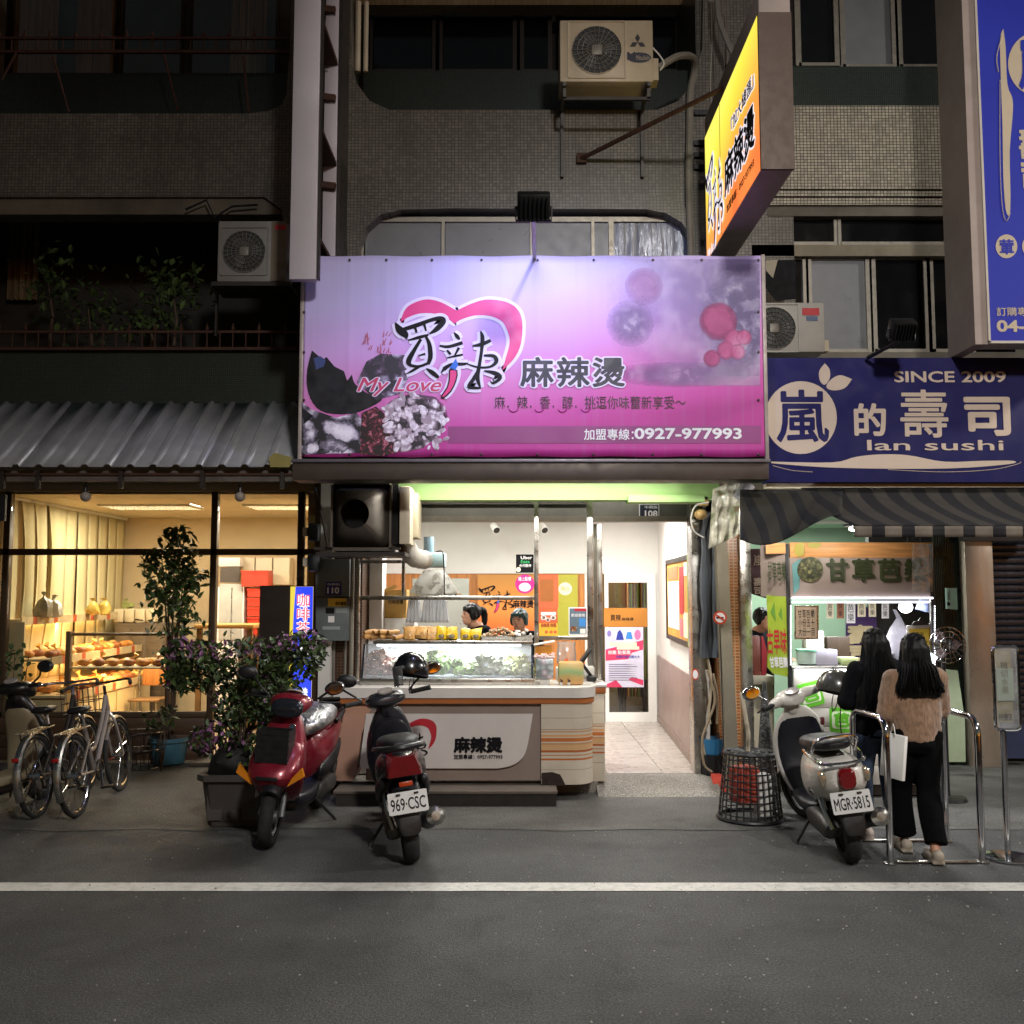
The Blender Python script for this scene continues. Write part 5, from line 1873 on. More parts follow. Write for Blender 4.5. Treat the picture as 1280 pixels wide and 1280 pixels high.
pxtext('線上點餐', WHITEINK, st, 648, 721, 664, 726, YWf - .005, bold=.02, ext=.0004)
mb = MB()
mb.pxpoly([(656 + 7.5 * math.cos(q * .2618), 734 + 5.5 * math.sin(q * .2618)) for q in range(24)], YWf - .0045, .0004)
mb.build('printed_disc', WHITEINK, st, smooth=0)
# posters on the glazed door
YD = YB - .03
dp = poster('pink and white event poster taped to the glass door', 757, 784, 804, 859, YD, M('pale_lilac_print', '#d3cfe2', .5), 'poster', (
 ('poly', 0, 0, 0, 0, M('rose_red_print', '#d23a62', .5), [(757, 812), (780, 806), (804, 800), (804, 812), (790, 816), (785, 824), (757, 826)]),
 ('block', 761, 803, 796, 808, CRM, ''), ('block', 771, 808, 799, 812, CRM, ''),
 ('text', 760, 813, 788, 818, WHITEINK, '揪團 點餐趣'), ('text', 770, 819, 800, 823, M('indigo_print', '#2a3a9a', .5), '免費升級加麵大大'),
 ('poly', 0, 0, 0, 0, M('rose_red_print', '#d23a62', .5), [(757, 856), (770, 850), (778, 859), (757, 859)]), ('poly', 0, 0, 0, 0, M('rose_red_print', '#d23a62', .5), [(785, 850), (790, 846), (804, 850), (804, 857)]),
 ('disc', 759, 788, 764, 796, M('lilac_print', '#8a7cc0', .5), ''), ('poly', 0, 0, 0, 0, M('indigo_print', '#2a3a9a', .5), [(770, 800), (772, 790), (775, 787), (778, 792), (780, 800)]),
 ('poly', 0, 0, 0, 0, SKYB, [(782, 799), (784, 790), (789, 790), (791, 799)]), ('disc', 793, 787, 801, 800, M('candy_print', '#d873a8', .5), '')))
for k in range(8):
 mb = MB()
 mb.pxpoly([(761, 830 + k * 2.8), (761 + random.uniform(18, 38), 830 + k * 2.8), (797, 831 + k * 2.8), (761, 831 + k * 2.8)], YD - .002, .0004)
 mb.build('printed_line', M('text_grey_print', '#6b6880', .5), dp, smooth=0)
poster('orange banner with small heart logo across the glass door', 755, 760, 809, 783.5, YD + .005, M('ochre_print', '#b8782a', .5, 0, .15, 3), 'poster', (
 ('text', 763, 768, 776, 776, BLACKINK, '買辣'), ('text', 777, 772, 792, 776, BLACKINK, '麻辣燙')))
# room beyond the door: coloured curtain, cupboard, stools
CUR2 = stripes('striped_curtain', '#c98a30', '#9fae36', .11, .5, 0, .8)
mb = MB()
a, b = P(782, 760, 14.2), P(808, 726, 14.2)
mb.grid(lambda u, v: Vector((a.x + (b.x - a.x) * u, 14.2 + .04 * math.sin(u * 40), .3 + 2.0 * v)), 50, 2)
tag(mb.build('striped_curtain', CUR2), 'orange and green striped curtain beyond the glass door', 'curtain')
for px in (762, 792):
 c = P(px, 0, 13.7)
 s_ = thing('stool', 'dark stool standing beyond the glass door', 'stool', (c.x, 13.7, FLZ), 'stools beyond the glass door')
 mb = MB()
 mb.bx(c.x - .17, c.x + .17, 13.55, 13.87, .56, .6, .01)
 mb.build('seat', BLACKPL, s_)
 for dx in (-.13, .13):
  for dy in (-.12, .12):
   mb = MB()
   mb.cyl((c.x + dx * 1.2, 13.7 + dy * 1.2, FLZ), (c.x + dx, 13.7 + dy, .56), .02, n=6)
   mb.build('leg', BLACKPL, s_)
# green framed notice board on the right-hand wall
nb = thing('notice_board', 'green framed notice board with papers on the entry side wall', 'notice board', (wl(10.3), 10.3, 1.4))
y0n, y1n = 9.75, 11.6
def wallbox(y0, y1, z0, z1, t0, t1):
 return [[Vector((wl(y0) - t0, y0, z)), Vector((wl(y1) - t0, y1, z)), Vector((wl(y1) - t1, y1, z)), Vector((wl(y0) - t1, y0, z))] for z in (z0, z1)]
LIME = M('lime_frame', '#8fb42e', .4)
zn0, zn1 = 1.33, 2.16
mb = MB(); mb.loft(wallbox(y0n, y1n, zn0, zn1, .006, .03)); mb.build('board', M('cork_orange_print', '#c98f3c', .7, 0, .3, 7, .1), nb, smooth=0)
for q in ((y0n - .05, y0n, zn0 - .05, zn1 + .05), (y0n, y1n, zn1, zn1 + .05), (y0n, y1n, zn0 - .05, zn0), (y1n, y1n + .05, zn0 - .05, zn1 + .05)):
 mb = MB(); mb.loft(wallbox(*q, .006, .045)); mb.build('frame_bar', LIME if q[1] - q[0] < .1 and q[0] < 10 else DARKMET, nb, smooth=0)
for (ya, yb, za_, zb2, mt) in ((10.5, 11.5, 1.42, 1.95, PAPER), (10.1, 10.45, 1.6, 2.1, DEEPRED), (9.8, 10.15, 1.36, 1.62, CRM), (10.6, 11.5, 1.97, 2.12, SALM), (9.8, 10.08, 2.0, 2.14, PAPER), (10.2, 10.45, 1.36, 1.55, M('pinkpaper', '#cf6f78', .7))):
 mb = MB(); mb.loft(wallbox(ya, yb, za_, zb2, .031, .034)); mb.build('pinned_paper', mt, nb, smooth=0)
# ================================================================ things on the counter beside the case
c = P(681, 857, 8.85)
jar = thing('candy_jar', 'square clear jar of pastel sweets on a small stand on the counter', 'jar', (c.x, 8.85, zc))
mb = MB()
mb.bx(c.x - .045, c.x + .045, 8.8, 8.9, zc, zc + .05, .004)
mb.build('stand', WHITEPL, jar)
mb = MB()
mb.bx(c.x - .078, c.x + .078, 8.77, 8.93, zc + .051, zc + .235, .02)
mb.build('contents', speckle('pastel_sweets', ['#b9d3cc', '#cfdce0', '#d9c9d0', '#9fc4c0'], 22, .35, .2), jar)
mb = MB()
rg = random.Random(8)
for k in range(40):
 mb.ell((c.x + rg.uniform(-.09, .09), 8.85 + rg.uniform(-.08, .08), zc + .24 + rg.uniform(0, .03)), rg.uniform(.01, .018), 6, 4)
mb.build('sweets', M('pink_sweets', '#dcbcb8', .5, 0, .15, 30), jar)['kind'] = 'stuff'
mb = MB()
mb.bx(c.x - .085, c.x + .075, 8.95, 9.1, zc + .24, zc + .34, .006)
ob = tag(mb.build('carton', M('orange_carton', '#cf8b2c', .6)), 'orange carton behind the jar of sweets on the counter', 'carton')
mb = MB()
mb.box((c.x, 9.02, zc + .365), (.2, .18, .012), Matrix.Rotation(-.18, 4, 'Y'), .003)
tag(mb.build('tray_lid', WHITEPL), 'white plastic lid lying on the orange carton', 'lid')
c = P(713.5, 858, 8.82)
mb = MB()
mb.bx(c.x - .115, c.x + .115, 8.76, 8.9, zc, zc + .21, .03)
m, t, b_, o_ = nmat('rainbow_tin')
zz = nd(t, 'ShaderNodeSeparateXYZ'); gg = nd(t, 'ShaderNodeNewGeometry'); t.links.new(gg.outputs['Position'], zz.inputs[0])
nn_ = tex(t, 'ShaderNodeTexNoise', gg.outputs['Position'], Scale=6)
t.links.new(ramp(t, mathn(t, 'ADD', mathn(t, 'DIVIDE', mathn(t, 'SUBTRACT', zz.outputs[2], zc), .22), mathn(t, 'MULTIPLY', mathn(t, 'SUBTRACT', nn_.outputs[0], .5), .3)), [(0, C('#c78f52')), (.3, C('#c7a566')), (.5, C('#8fae78')), (.75, C('#c9b272')), (1, C('#c99d5c'))]), b_.inputs['Base Color'])
b_.inputs['Roughness'].default_value = .4
tin = tag(mb.build('gift_box', m), 'pastel banded gift box with two little figures at the counter edge', 'box')
for px in (701.5, 711):
 q = P(px, 857, 8.74)
 f_ = thing('figurine', 'tiny white and brown figurine before the pastel gift box', 'figurine', (q.x, 8.735, zc), 'figurines on the counter')
 mb = MB()
 mb.ell((q.x, 8.735, zc + .016), (.014, .012, .016), 8, 6)
 mb.build('body', WHITEPL, f_)
 mb = MB()
 mb.ell((q.x + .004, 8.73, zc + .042), (.013, .012, .013), 8, 6)
 mb.ell((q.x - .006, 8.733, zc + .054), (.006, .005, .009), 6, 4)
 mb.build('head', M('figurine_brown', '#4a2f26', .6), f_)
c = P(708, 826, 9.3)
mb = MB()
rings = []
for u, sx_, sy_ in ((0, .8, .7), (.2, 1, 1), (.6, .95, .9), (.85, .85, .5), (1, .98, .2)):
 rings.append([Vector((c.x + .095 * sx_ * math.cos(q), 9.3 + .06 * sy_ * math.sin(q), zc + .12 + .24 * u)) for q in [i * .5236 for i in range(12)]])
mb.loft(rings)
for v_ in mb.bm.verts:
 v_.co += Vector((1, 1, 1)) * .008 * noise.noise(v_.co * 20)
bg_ = tag(mb.build('carrier_bag', BAG), 'clear carrier bag printed with an orange pagoda on the counter', 'bag')
mb = MB()
mb.pxpoly([(700, 838), (703, 828), (708, 822), (713, 828), (717, 838)], 9.23, .003)
q = mb.build('print', SALM); q.parent = bg_; q.location -= bg_.location
mb = MB()
mb.bx(c.x - .1, c.x + .1, 9.2, 9.4, zc, zc + .118, .01)
tag(mb.build('box', M('pale_box', '#b9b3a8', .6)), 'pale box under the printed carrier bag', 'box')
tb = thing('order_tablet', 'black tilted order tablet on a stand at the counter corner', 'tablet', P(730, 850, 9.15))
c = P(728, 825, 9.15)
mb = MB()
mb.box(c, (.03, .19, .27), Matrix.Rotation(.62, 4, 'Y'), .008)
mb.build('screen', BLACKPL, tb)
mb = MB()
mb.bx(c.x + .04, c.x + .13, 9.1, 9.24, zc + .0, zc + .05, .01)
mb.cyl((c.x + .01, 9.15, c.z - .05), (c.x + .08, 9.17, zc + .05), .016, n=8)
mb.build('stand', BLACKPL, tb)
mb = MB()
c = P(735, 842, 9.35)
mb.bx(c.x - .06, c.x + .06, 9.3, 9.45, zc + .0, zc + .13, .02)
tag(mb.build('receipt_printer', WHITEPL), 'small white receipt printer behind the tilted tablet', 'printer')
# ================================================================ inside the soup shop
hd = thing('extractor_hood', 'stainless extractor hood with blue motor inside the shop', 'extractor hood', P(545, 760, 10.6))
YH = 10.6
mb = MB()
a, b, c, d = P(510, 742, YH), P(572, 742, YH), P(553, 712, YH), P(528, 712, YH)
mb.loft([[Vector((a.x, YH, a.z)), Vector((b.x, YH, a.z)), Vector((b.x, YH + .6, a.z)), Vector((a.x, YH + .6, a.z))], [Vector((d.x, YH + .15, d.z)), Vector((c.x, YH + .15, c.z)), Vector((c.x, YH + .45, c.z)), Vector((d.x, YH + .45, d.z))]])
mb.build('canopy', STEEL, hd, smooth=0)
mb = MB()
mb.bx(a.x, b.x, YH - .004, YH + .6, a.z - .06, a.z)
mb.build('lip', STEEL, hd, smooth=0)
mb = MB()
mb.pxbox(533, 691, 556, 709, YH + .2, .25, .01)
mb.build('fan_box', M('pale_blue_fan', '#9fb9bd', .5), hd)
mb = MB()
q = P(536, 681, YH + .3)
mb.cyl((q.x, q.y, q.z - .09), (q.x, q.y, q.z + .09), .06, n=16)
mb.build('motor', M('blue_grey_motor', '#5d7079', .5, .3), hd)
mb = MB()
mb.tube([P(x, y, YH - .01) for x, y in smoothpts([(545, 690), (553, 690), (555, 710), (556, 760)], 4)], .008, 6)
mb.build('cable', BLACKPL, hd)
# cartons and bag bundles at the left inside
CARD = M('brown_cardboard', '#a5803f', .75, 0, .1, 4, .08, 40)
cb_ = thing('cardboard_box', 'tall brown cardboard carton with open flaps beside the hood', 'carton', P(497, 775, 10.2))
mb = MB()
mb.pxbox(478, 737, 508, 773, 10.2, .3, .003)
mb.build('carton', CARD, cb_)
mb = MB()
mb.pxpoly([(478, 737), (494, 731), (497, 734), (484, 739)], 10.19, .006)
mb.build('flap', CARD, cb_, smooth=0)
pxtext('肉燥香腸', BLACKINK, cb_, 485, 749, 504, 755, 10.197, ext=.001)
mb = MB()
mb.pxbox(478, 773, 518, 800, 10.15, .4, .004)
tag(mb.build('cabinet', WHITEPL), 'white cabinet under the brown cardboard carton', 'cabinet')
for px in (518, 537, 551):
 mb = MB()
 c = P(px, 748, 10.1)
 w, h = .075, .25
 rg = random.Random(px)
 def bagf(u, v):
  return Vector((c.x + (u - .5) * w * 2 * (.75 + .35 * v), 10.1 - .03 * math.sin(u * 3.14) * v + .01 * math.sin(u * 25 + px), c.z - h * v))
 mb.grid(bagf, 14, 8)
 tag(mb.build('hanging_bag', M('white_bag_film', '#c6c8cc', .35, 0, .08, 9, .4, 20), thick=.012), 'bundle of white plastic bags hanging from the extractor hood', 'bags', 'bag bundles under the hood')
# white inner pillar left of the cartons
mb = MB()
a, b = P(461, 0, 10.0), P(477, 0, 10.0)
mb.bx(a.x, b.x, 10.0, 10.3, FLZ, 2.89)
mb.build('inner_pillar', WALLWH, CTR, smooth=0)
mb = MB()
a, b = P(500, 0, 10.9), P(574, 0, 10.9)
mb.bx(a.x, b.x + .05, 12.2, 12.3, FLZ, 2.0)
tag(mb.build('fridge', M('steel_fridge', '#a7a89f', .35, .5, .08, 3, .03)), 'tall pale steel fridge behind the extractor hood', 'fridge')
# ceiling spotlights on the header
for px in (619, 679):
 sp = thing('spotlight', 'small white ceiling spotlight before the shop header', 'spotlight', P(px, 654, 12.0), 'spotlights before the header')
 q = P(px, 660, 12.0)
 mb = MB()
 d_ = Vector((.3, -.7, -.5)).normalized()
 mb.tube([q - d_ * .07, q + d_ * .06], [.045, .05], 14)
 mb.build('housing', WHITEPL, sp)
 mb = MB()
 mb.tube([q + d_ * .061, q + d_ * .063], [.042, .04], 14)
 mb.build('lens', BLACKPL, sp)
 mb = MB()
 mb.cyl(q - d_ * .03, (q.x - .02, q.y + .02, 2.9), .008, n=6)
 mb.build('stem', WHITEPL, sp)
# shop ceiling lamps
for (x, y) in ((-.6, 10.9), (1.2, 11.2)):
 lp = thing('ceiling_lamp', 'lit square ceiling panel inside the soup shop', 'ceiling lamp', (x, y, 2.86), 'ceiling panels in the soup shop')
 mb = MB()
 mb.bx(x - .32, x + .32, y - .32, y + .32, 2.87, 2.898, .004)
 mb.build('housing', WHITEPL, lp)
 lamp('panel_lamp', 'AREA', (x, y, 2.862), 88, (1, .97, .93), lp, (x, y, 0), .58, .58)
# ================================================================ exhaust box, electric meter panel and fittings on the left pier
ex = thing('exhaust_blower', 'black square exhaust outlet with round opening under the gutter', 'exhaust blower', P(452, 690, 8.6))
YX = 8.45
a, b = P(414, 684, YX), P(486, 605, YX)
BLKM = M('sooty_steel', '#5b554e', .45, .4, .2, 4, .06, 30, dirt=.3, dirtc=(.02, .02, .02))
mb = MB()
c = P(443, 642, YX - .03)
r = 18.5 * YX / FPX
n = 32
sq = []
rg_ = []
for i in range(n):
 q = 2 * math.pi * (i + .5) / n
 cx_, sx_ = math.cos(q), math.sin(q)
 k = 1 / max(abs(cx_), abs(sx_))
 mx, mz = (a.x + b.x) / 2, (a.z + b.z) / 2
 sq.append(Vector((mx + cx_ * k * (b.x - a.x) / 2, YX + .08, mz + sx_ * k * (b.z - a.z) / 2)))
 rg_.append(Vector((c.x + cx_ * r, YX - .03, c.z + sx_ * r)))
mb.loft([sq, rg_, [v_ + Vector((0, .25, 0)) for v_ in rg_]], cap=False)
mb.build('outlet_cone', BLKM, ex, smooth=12, thick=.004)
mb = MB()
mb.lathe([(r, 0), (r * .01, .002)], FR((c.x, YX + .2, c.z)), 24)
mb.build('dark_interior', M('outlet_dark', '#050505', .95), ex)  # near-black disc stands for the dark depth of the outlet
mb = MB()
for q in ((a.x - .02, a.x + .0, a.z, b.z), (b.x, b.x + .02, a.z, b.z), (a.x, b.x, b.z, b.z + .02), (a.x, b.x, a.z - .03, a.z)):
 mb.bx(q[0], q[1], YX + .05, YX + .55, q[2], q[3])
mb.bx(a.x, b.x, YX + .5, YX + .56, a.z, b.z)
mb.build('box', BLKM, ex, smooth=0)
mb = MB()
mb.pxbox(488, 606, 498, 680, YX + .1, .5)
mb.build('filter', M('filter_black', '#0c0b0a', .9), ex, smooth=0)
mb = MB()
mb.pxbox(499, 608, 513, 680, YX + .05, .5, .006)
mb.build('side_door', CREAM, ex)
mb = MB()
mb.pxbox(513.5, 616, 522, 672, YX + .3, .4, .006)
mb.build('side_cabinet', M('cream_cabinet', '#b7ac93', .5, 0, .08, 4), ex)
mb = MB()
mb.pxbox(395, 690, 506, 695, YX + .0, .6)
mb.pxbox(392, 684, 500, 687, YX + .1, .05)
o = mb.build('shelf_bracket', DARKMET, ex, smooth=0)
o['kind'] = 'stuff'
mb = MB()
mb.tube([P(394, 610, 8.5), P(404, 650, 8.5), P(410, 684, 8.5)], .015, 6)
mb.build('strut', DARKMET, ex)
mb = MB()
c = P(508, 695, 8.9)
pts_ = smoothpts([(508, 668, 8.9), (508, 682, 8.95), (516, 696, 9.1), (530, 700, 9.5)], 5)
rr = [.085 + .008 * (i % 2) for i in range(len(pts_))]
mb.tube([P(x, y, Y) for x, y, Y in pts_], rr, 16)
mb.build('flexible_duct', M('white_flex_duct', '#b9b5ac', .5, 0, .1, 8, .3, 40), ex)
for i, yy in enumerate((662, 700)):
 bx_ = thing('junction_box', ['upper', 'lower'][i] + ' dark junction box on the bakery corner post', 'junction box', P(390, yy + 8, 9.3))
 mb = MB()
 mb.pxbox(384, yy - 8, 398, yy + 14, 9.3, .15, .02)
 mb.build('box', M('dark_teal_box', '#1d2629', .5), bx_)
 mb = MB()
 mb.pxbox(378, yy - 3, 384, yy + 8, 9.32, .06, .01)
 mb.build('clip', CREAM, bx_)
mt_ = thing('meter_cabinet', 'grey electric meter cabinet with house number and stickers on the pier', 'meter cabinet', P(415, 800, 9.35))
YM = 9.4
GRYC = M('grey_cabinet_paint', '#6d7678', .5, .1, .1, 3, .06, 40, dirt=.3)
mb = MB()
mb.pxbox(394, 699, 437, 746, YM, .2, .006)
mb.build('upper_box', GRYC, mt_)
mb = MB()
mb.pxbox(394, 747, 437, 801, YM - .02, .2, .006)
mb.build('lower_box', GRYC, mt_)
BLUEP = M('house_plate_blue', '#23286e', .4)
mb = MB()
mb.pxbox(407, 727, 427, 744, YM - .012, .01)
mb.build('number_plate', BLUEP, mt_, smooth=0)
pxtext('110', WHITEINK, mt_, 409, 734, 424, 742, YM - .013, bold=.03, ext=.001)
pxtext('中興街', WHITEINK, mt_, 409, 729, 425, 732, YM - .013, ext=.001)
for (q0, q1, q2, q3, mt) in ((410, 748, 433, 758, YELI), (407, 760, 418, 767, BLACKINK), (410, 770, 418, 778, WHITEINK), (420, 760, 434, 766, M('pale_sticker', '#8f989a', .6)), (403, 783, 425, 787, M('pale_sticker', '#8f989a', .6))):
 mb = MB()
 mb.pxbox(q0, q1, q2, q3, YM - .0225, .002)
 mb.build('sticker', mt, mt_, smooth=0)
pxtext('市內電話', BLACKINK, mt_, 419, 752, 433, 757, YM - .0235, ext=.0005, bold=.02)
for px, r_ in ((440, .02), (447, .012)):
 mb = MB()
 q = P(px, 0, 9.45)
 mb.cyl((q.x, 9.42, .01), (q.x, 9.42, 2.9), r_, n=10)
 tag(mb.build('conduit', M('worn_pvc_pipe', '#8d8678', .6, 0, .15, 4, .1, dirt=.4)), ('thick' if r_ > .015 else 'thin') + ' worn grey conduit beside the meter cabinet', 'conduit')
for px in (418, 432):
 mb = MB()
 q = P(px, 0, 9.6)
 mb.cyl((q.x, 9.58, .01), (q.x, 9.58, P(0, 801, 9.6).z), .014, n=8)
 tag(mb.build('drop_pipe', M('grey_pipe', '#66625c', .6)), 'thin grey pipe running down from the meter cabinet', 'pipe', 'pipes below the meter cabinet')
gt = thing('house_number_plate', 'blue plate reading 108 on the shutter box over the entry', 'number plate', P(811, 648, 9.58))
mb = MB()
mb.pxbox(799, 630, 824, 648, 9.585, .008)
mb.build('plate', WHITEINK, gt, smooth=0)
mb = MB()
mb.pxbox(800, 631, 823, 647, 9.583, .002)
mb.build('blue_field', M('house_plate_navy', '#1e2336', .4), gt, smooth=0)
pxtext('108', WHITEINK, gt, 806, 638, 822, 646, 9.582, bold=.03, ext=.001)
pxtext('中興路', WHITEINK, gt, 806, 632, 822, 636, 9.582, ext=.001)
# ================================================================ right pier: post, sleeve of cables, tarpaulin, signs
pp = thing('leaning_post', 'worn grey square steel post leaning against the orange tiled pier', 'post', G(920, 985))
GPOST = M('worn_grey_post', '#77705f', .65, .1, .15, 4, .15, 40, dirt=.3)
a, c = G(902, 985, .01), P(892, 660, 9.05)
mb = MB()
mb.loft([[Vector((a.x, 8.86, .006)), Vector((a.x + .11, 8.86, .006)), Vector((a.x + .11, 9.0, .006)), Vector((a.x, 9.0, .006))], [Vector((c.x, 9.05, 3.0)), Vector((c.x + .1, 9.05, 3.0)), Vector((c.x + .1, 9.18, 3.0)), Vector((c.x, 9.18, 3.0))]])
mb.build('post', GPOST, pp, smooth=0)
mb = MB()
mb.tube([P(898, 700, 9.02), P(899, 760, 8.98), P(902, 850, 8.93), P(906, 980, 8.84)], .006, 5)
mb.build('seam', DARKMET, pp)
for i, (px, r_, c_) in enumerate(((881, .045, '#3a3f46'), (887, .04, '#23252a'), (893, .05, '#4c525a'), (898, .03, '#77654f'))):
 mb = MB()
 rg = random.Random(i + 50)
 mb.tube([P(px + rg.uniform(-1.5, 1.5) + (6 if k == 0 else 0), 640 + k * 26, 9.15) for k in range(8)], [r_ * rg.uniform(.7, 1.05) for k in range(8)], 8)
 tag(mb.build('cable_sleeve', M('sleeve_' + c_[1:], c_, .55, 0, .3, 5, .5, 14, stretch=(3, 3, .4))), ['slate', 'black', 'blue grey', 'brown'][i] + ' plastic wrapped cable hanging down beside the entry', 'cable', 'wrapped cables beside the entry')
for i, pts_ in enumerate((((884, 838), (892, 862), (893, 880), (884, 905), (878, 925), (880, 955), (890, 965)), ((880, 800), (889, 850), (886, 890), (888, 905)), ((891, 842), (897, 870), (896, 905)), ((878, 920), (882, 945), (886, 955), (896, 963)))):
 mb = MB()
 mb.tube([P(x, y, 9.1 + .05 * i) for x, y in smoothpts(list(pts_), 4)], .012, 6)
 tag(mb.build('loose_cable', M('beige_cable' if i % 2 else 'tan_cable', '#a3947c' if i % 2 else '#8a7a62', .6)), 'loose beige cable dangling beside the grey leaning post', 'cable', 'loose cables by the post')
mb = MB()
def tarp(u, v):
 p0, p1, p2, p3 = (891, 612), (925, 598), (924, 668), (886, 686)
 x = (p0[0] * (1 - u) + p1[0] * u) * (1 - v) + (p3[0] * (1 - u) + p2[0] * u) * v
 y = (p0[1] * (1 - u) + p1[1] * u) * (1 - v) + (p3[1] * (1 - u) + p2[1] * u) * v
 return P(x, y, 8.75 + .05 * noise.noise(Vector((u * 3, v * 4, 1))) + .02 * math.sin(u * 22 + v * 3) * v)
mb.grid(tarp, 26, 26)
tag(mb.build('plastic_sheet', speckle('grimy_plastic_sheet', ['#59564a', '#8d8a7c', '#a39f90', '#6a7358', '#7a4a3c'], 7, .3, .5, voro=False), thick=.004), 'crumpled grimy plastic sheet wrapped round cables on the pier', 'plastic sheet')
ns = thing('no_smoking_sign', 'round red and white no smoking sign on the leaning post', 'sign', P(900, 782, 8.9))
q = P(900, 772, 8.93)
mb = MB(); mb.lathe([(.062, 0), (.062, .006), (.001, .007)], FR(q), 24); mb.build('disc', M('sign_red', '#c8401f', .45), ns)
mb = MB(); mb.lathe([(.046, .0072), (.001, .008)], FR(q), 24); mb.build('white_field', WHITEINK, ns)
mb = MB(); mb.prism([(-.035, -.008), (.03, -.008), (.03, .006), (-.035, .006)], FR(q) @ Matrix.Translation((0, 0, .0085)), .001); mb.build('cigarette', BLACKINK, ns, smooth=0)
mb = MB(); mb.prism([(-.045, -.007), (.045, -.007), (.045, .007), (-.045, .007)], FR(q) @ Matrix.Translation((0, 0, .0098)) @ Matrix.Rotation(-.6, 4, 'Z'), .001); mb.build('slash', M('sign_red', '#c8401f', .45), ns, smooth=0)
q = P(869, 843, 9.27)
ns = thing('no_smoking_sign', 'faded no smoking sticker on the steel shutter guide', 'sign', q)
mb = MB(); mb.lathe([(.055, 0), (.055, .004), (.001, .005)], FR(q) @ Matrix.Diagonal((.6, 1, 1, 1)), 24); mb.build('disc', M('sign_red', '#c8401f', .45), ns)
mb = MB(); mb.lathe([(.042, .0052), (.001, .006)], FR(q) @ Matrix.Diagonal((.6, 1, 1, 1)), 24); mb.build('white_field', WHITEINK, ns)
jb = thing('wall_lamp', 'warm cream junction fitting with looping wire at the pier top', 'lamp fitting', P(877, 645, 9.0))
mb = MB(); q = P(876, 643, 9.0); mb.ell(q, (.06, .06, .05), 12, 8); mb.build('shade', M('aged_cream_plastic', '#c9a86c', .5), jb)
mb = MB(); mb.pxbox(873, 620, 886, 632, 9.0, .08, .01); mb.build('base', M('aged_cream_plastic', '#c9a86c', .5), jb)
mb = MB(); mb.tube([P(x, y, 8.95) for x, y in smoothpts([(886, 628), (870, 632), (864, 648), (868, 664), (880, 672)], 5)], .008, 5); mb.build('wire', WHITEPL, jb)
mb = MB(); mb.cyl(P(936, 605, 8.6), P(924, 624, 8.6), .06, n=14)
tag(mb.build('drain_pipe', M('pvc_pipe', '#85858c', .5)), 'short grey drain pipe end below the right end of the gutter', 'pipe')
mb = MB(); mb.cyl(P(925, 660, 8.55), P(934, 655, 8.5), .15, n=20)
# bucket, jug and dust pan at the foot
bk = thing('bucket', 'small blue bucket behind the leaning post', 'bucket', (P(890, 922, 9.3).x, 9.3, .3))
q = P(890, 921, 9.3)
mb = MB(); mb.lathe([(.09, .3), (.115, .45), (.12, .45), (.095, .305)], Matrix.Translation((q.x, 9.3, 0)), 18); mb.build('pail', M('blue_bucket', '#2f6f9a', .45), bk)
mb = MB(); mb.lathe([(.12, .004), (.12, .298), (.001, .299)], Matrix.Translation((q.x, 9.3, 0)), 14); mb.build('stand', BLACKPL, bk)
jg = thing('plastic_jug', 'pale plastic jug on the ground beside the leaning post', 'jug', G(897, 975))
q = G(897, 975)
mb = MB(); mb.lathe([(.055, .0), (.062, .02), (.062, .16), (.04, .2), (.022, .22), (.022, .25), (.001, .25)], Matrix.Translation((q.x, q.y, .004)), 16); mb.build('body', M('milky_plastic', '#a59c86', .45), jg)
mb = MB(); mb.tube([(q.x + .05, q.y, .19), (q.x + .085, q.y, .17), (q.x + .085, q.y, .1), (q.x + .058, q.y, .08)], .011, 6); mb.build('handle', M('milky_plastic', '#a59c86', .45), jg)
q = G(903, 992)
dp_ = thing('dustpan', 'orange red plastic dustpan on the ground behind the basket', 'dustpan', q)
mb = MB(); mb.loft([[Vector((q.x - .07, q.y - .02, .006)), Vector((q.x + .18, q.y - .05, .006)), Vector((q.x + .18, q.y + .22, .006)), Vector((q.x - .05, q.y + .2, .006))], [Vector((q.x - .075, q.y - .01, .03)), Vector((q.x + .19, q.y - .03, .02)), Vector((q.x + .19, q.y + .23, .14)), Vector((q.x - .06, q.y + .22, .14))]]); mb.build('pan', M('coral_plastic', '#b5402f', .5), dp_, smooth=0)
mb = MB(); mb.cyl((q.x + .03, q.y + .22, .12), (q.x + .05, q.y + .34, .5), .012, n=8); mb.build('handle', BLACKPL, dp_)
# arcade tube lamp behind the gutter
al = thing('arcade_lamp', 'long lit tube lamp under the arcade ceiling behind the gutter', 'tube lamp', (.2, 8.5, 2.93))
mb = MB(); mb.bx(-1.0, 1.4, 8.47, 8.53, 2.945, 2.998, .004); mb.build('housing', WHITEPL, al)
lamp('tube_and_fill_lamp', 'AREA', (.2, 8.52, 2.93), 22, (1, .95, .86), al, (.2, 9.1, 1.2), 2.3, .05)
lamp('tube_and_fill_lamp', 'AREA', (.3, 8.56, 2.93), 32, (1, .95, .86), al, (.3, 8.2, 0), 2.3, .05)  # extra downward lamp added for more spill on the forecourt
mb = MB(); mb.bx(-1.0, 1.4, 9.22, 9.27, 2.93, 2.998, .004); mb.build('housing', WHITEPL, al)
lamp('tube_and_fill_lamp', 'AREA', (.2, 9.25, 2.92), 9, (1, .96, .9), al, (.2, 9.7, 2.5), 2.3, .04)  # lamp and its housing added behind the beam to lighten the shutter box
lamp('kitchen_fill_lamp', 'AREA', (.4, 13.9, 2.85), 60, (1, .9, .75), CTR, (.4, 13.9, 0), .8, .6)  # unseen lamp added to brighten the room behind the glass door
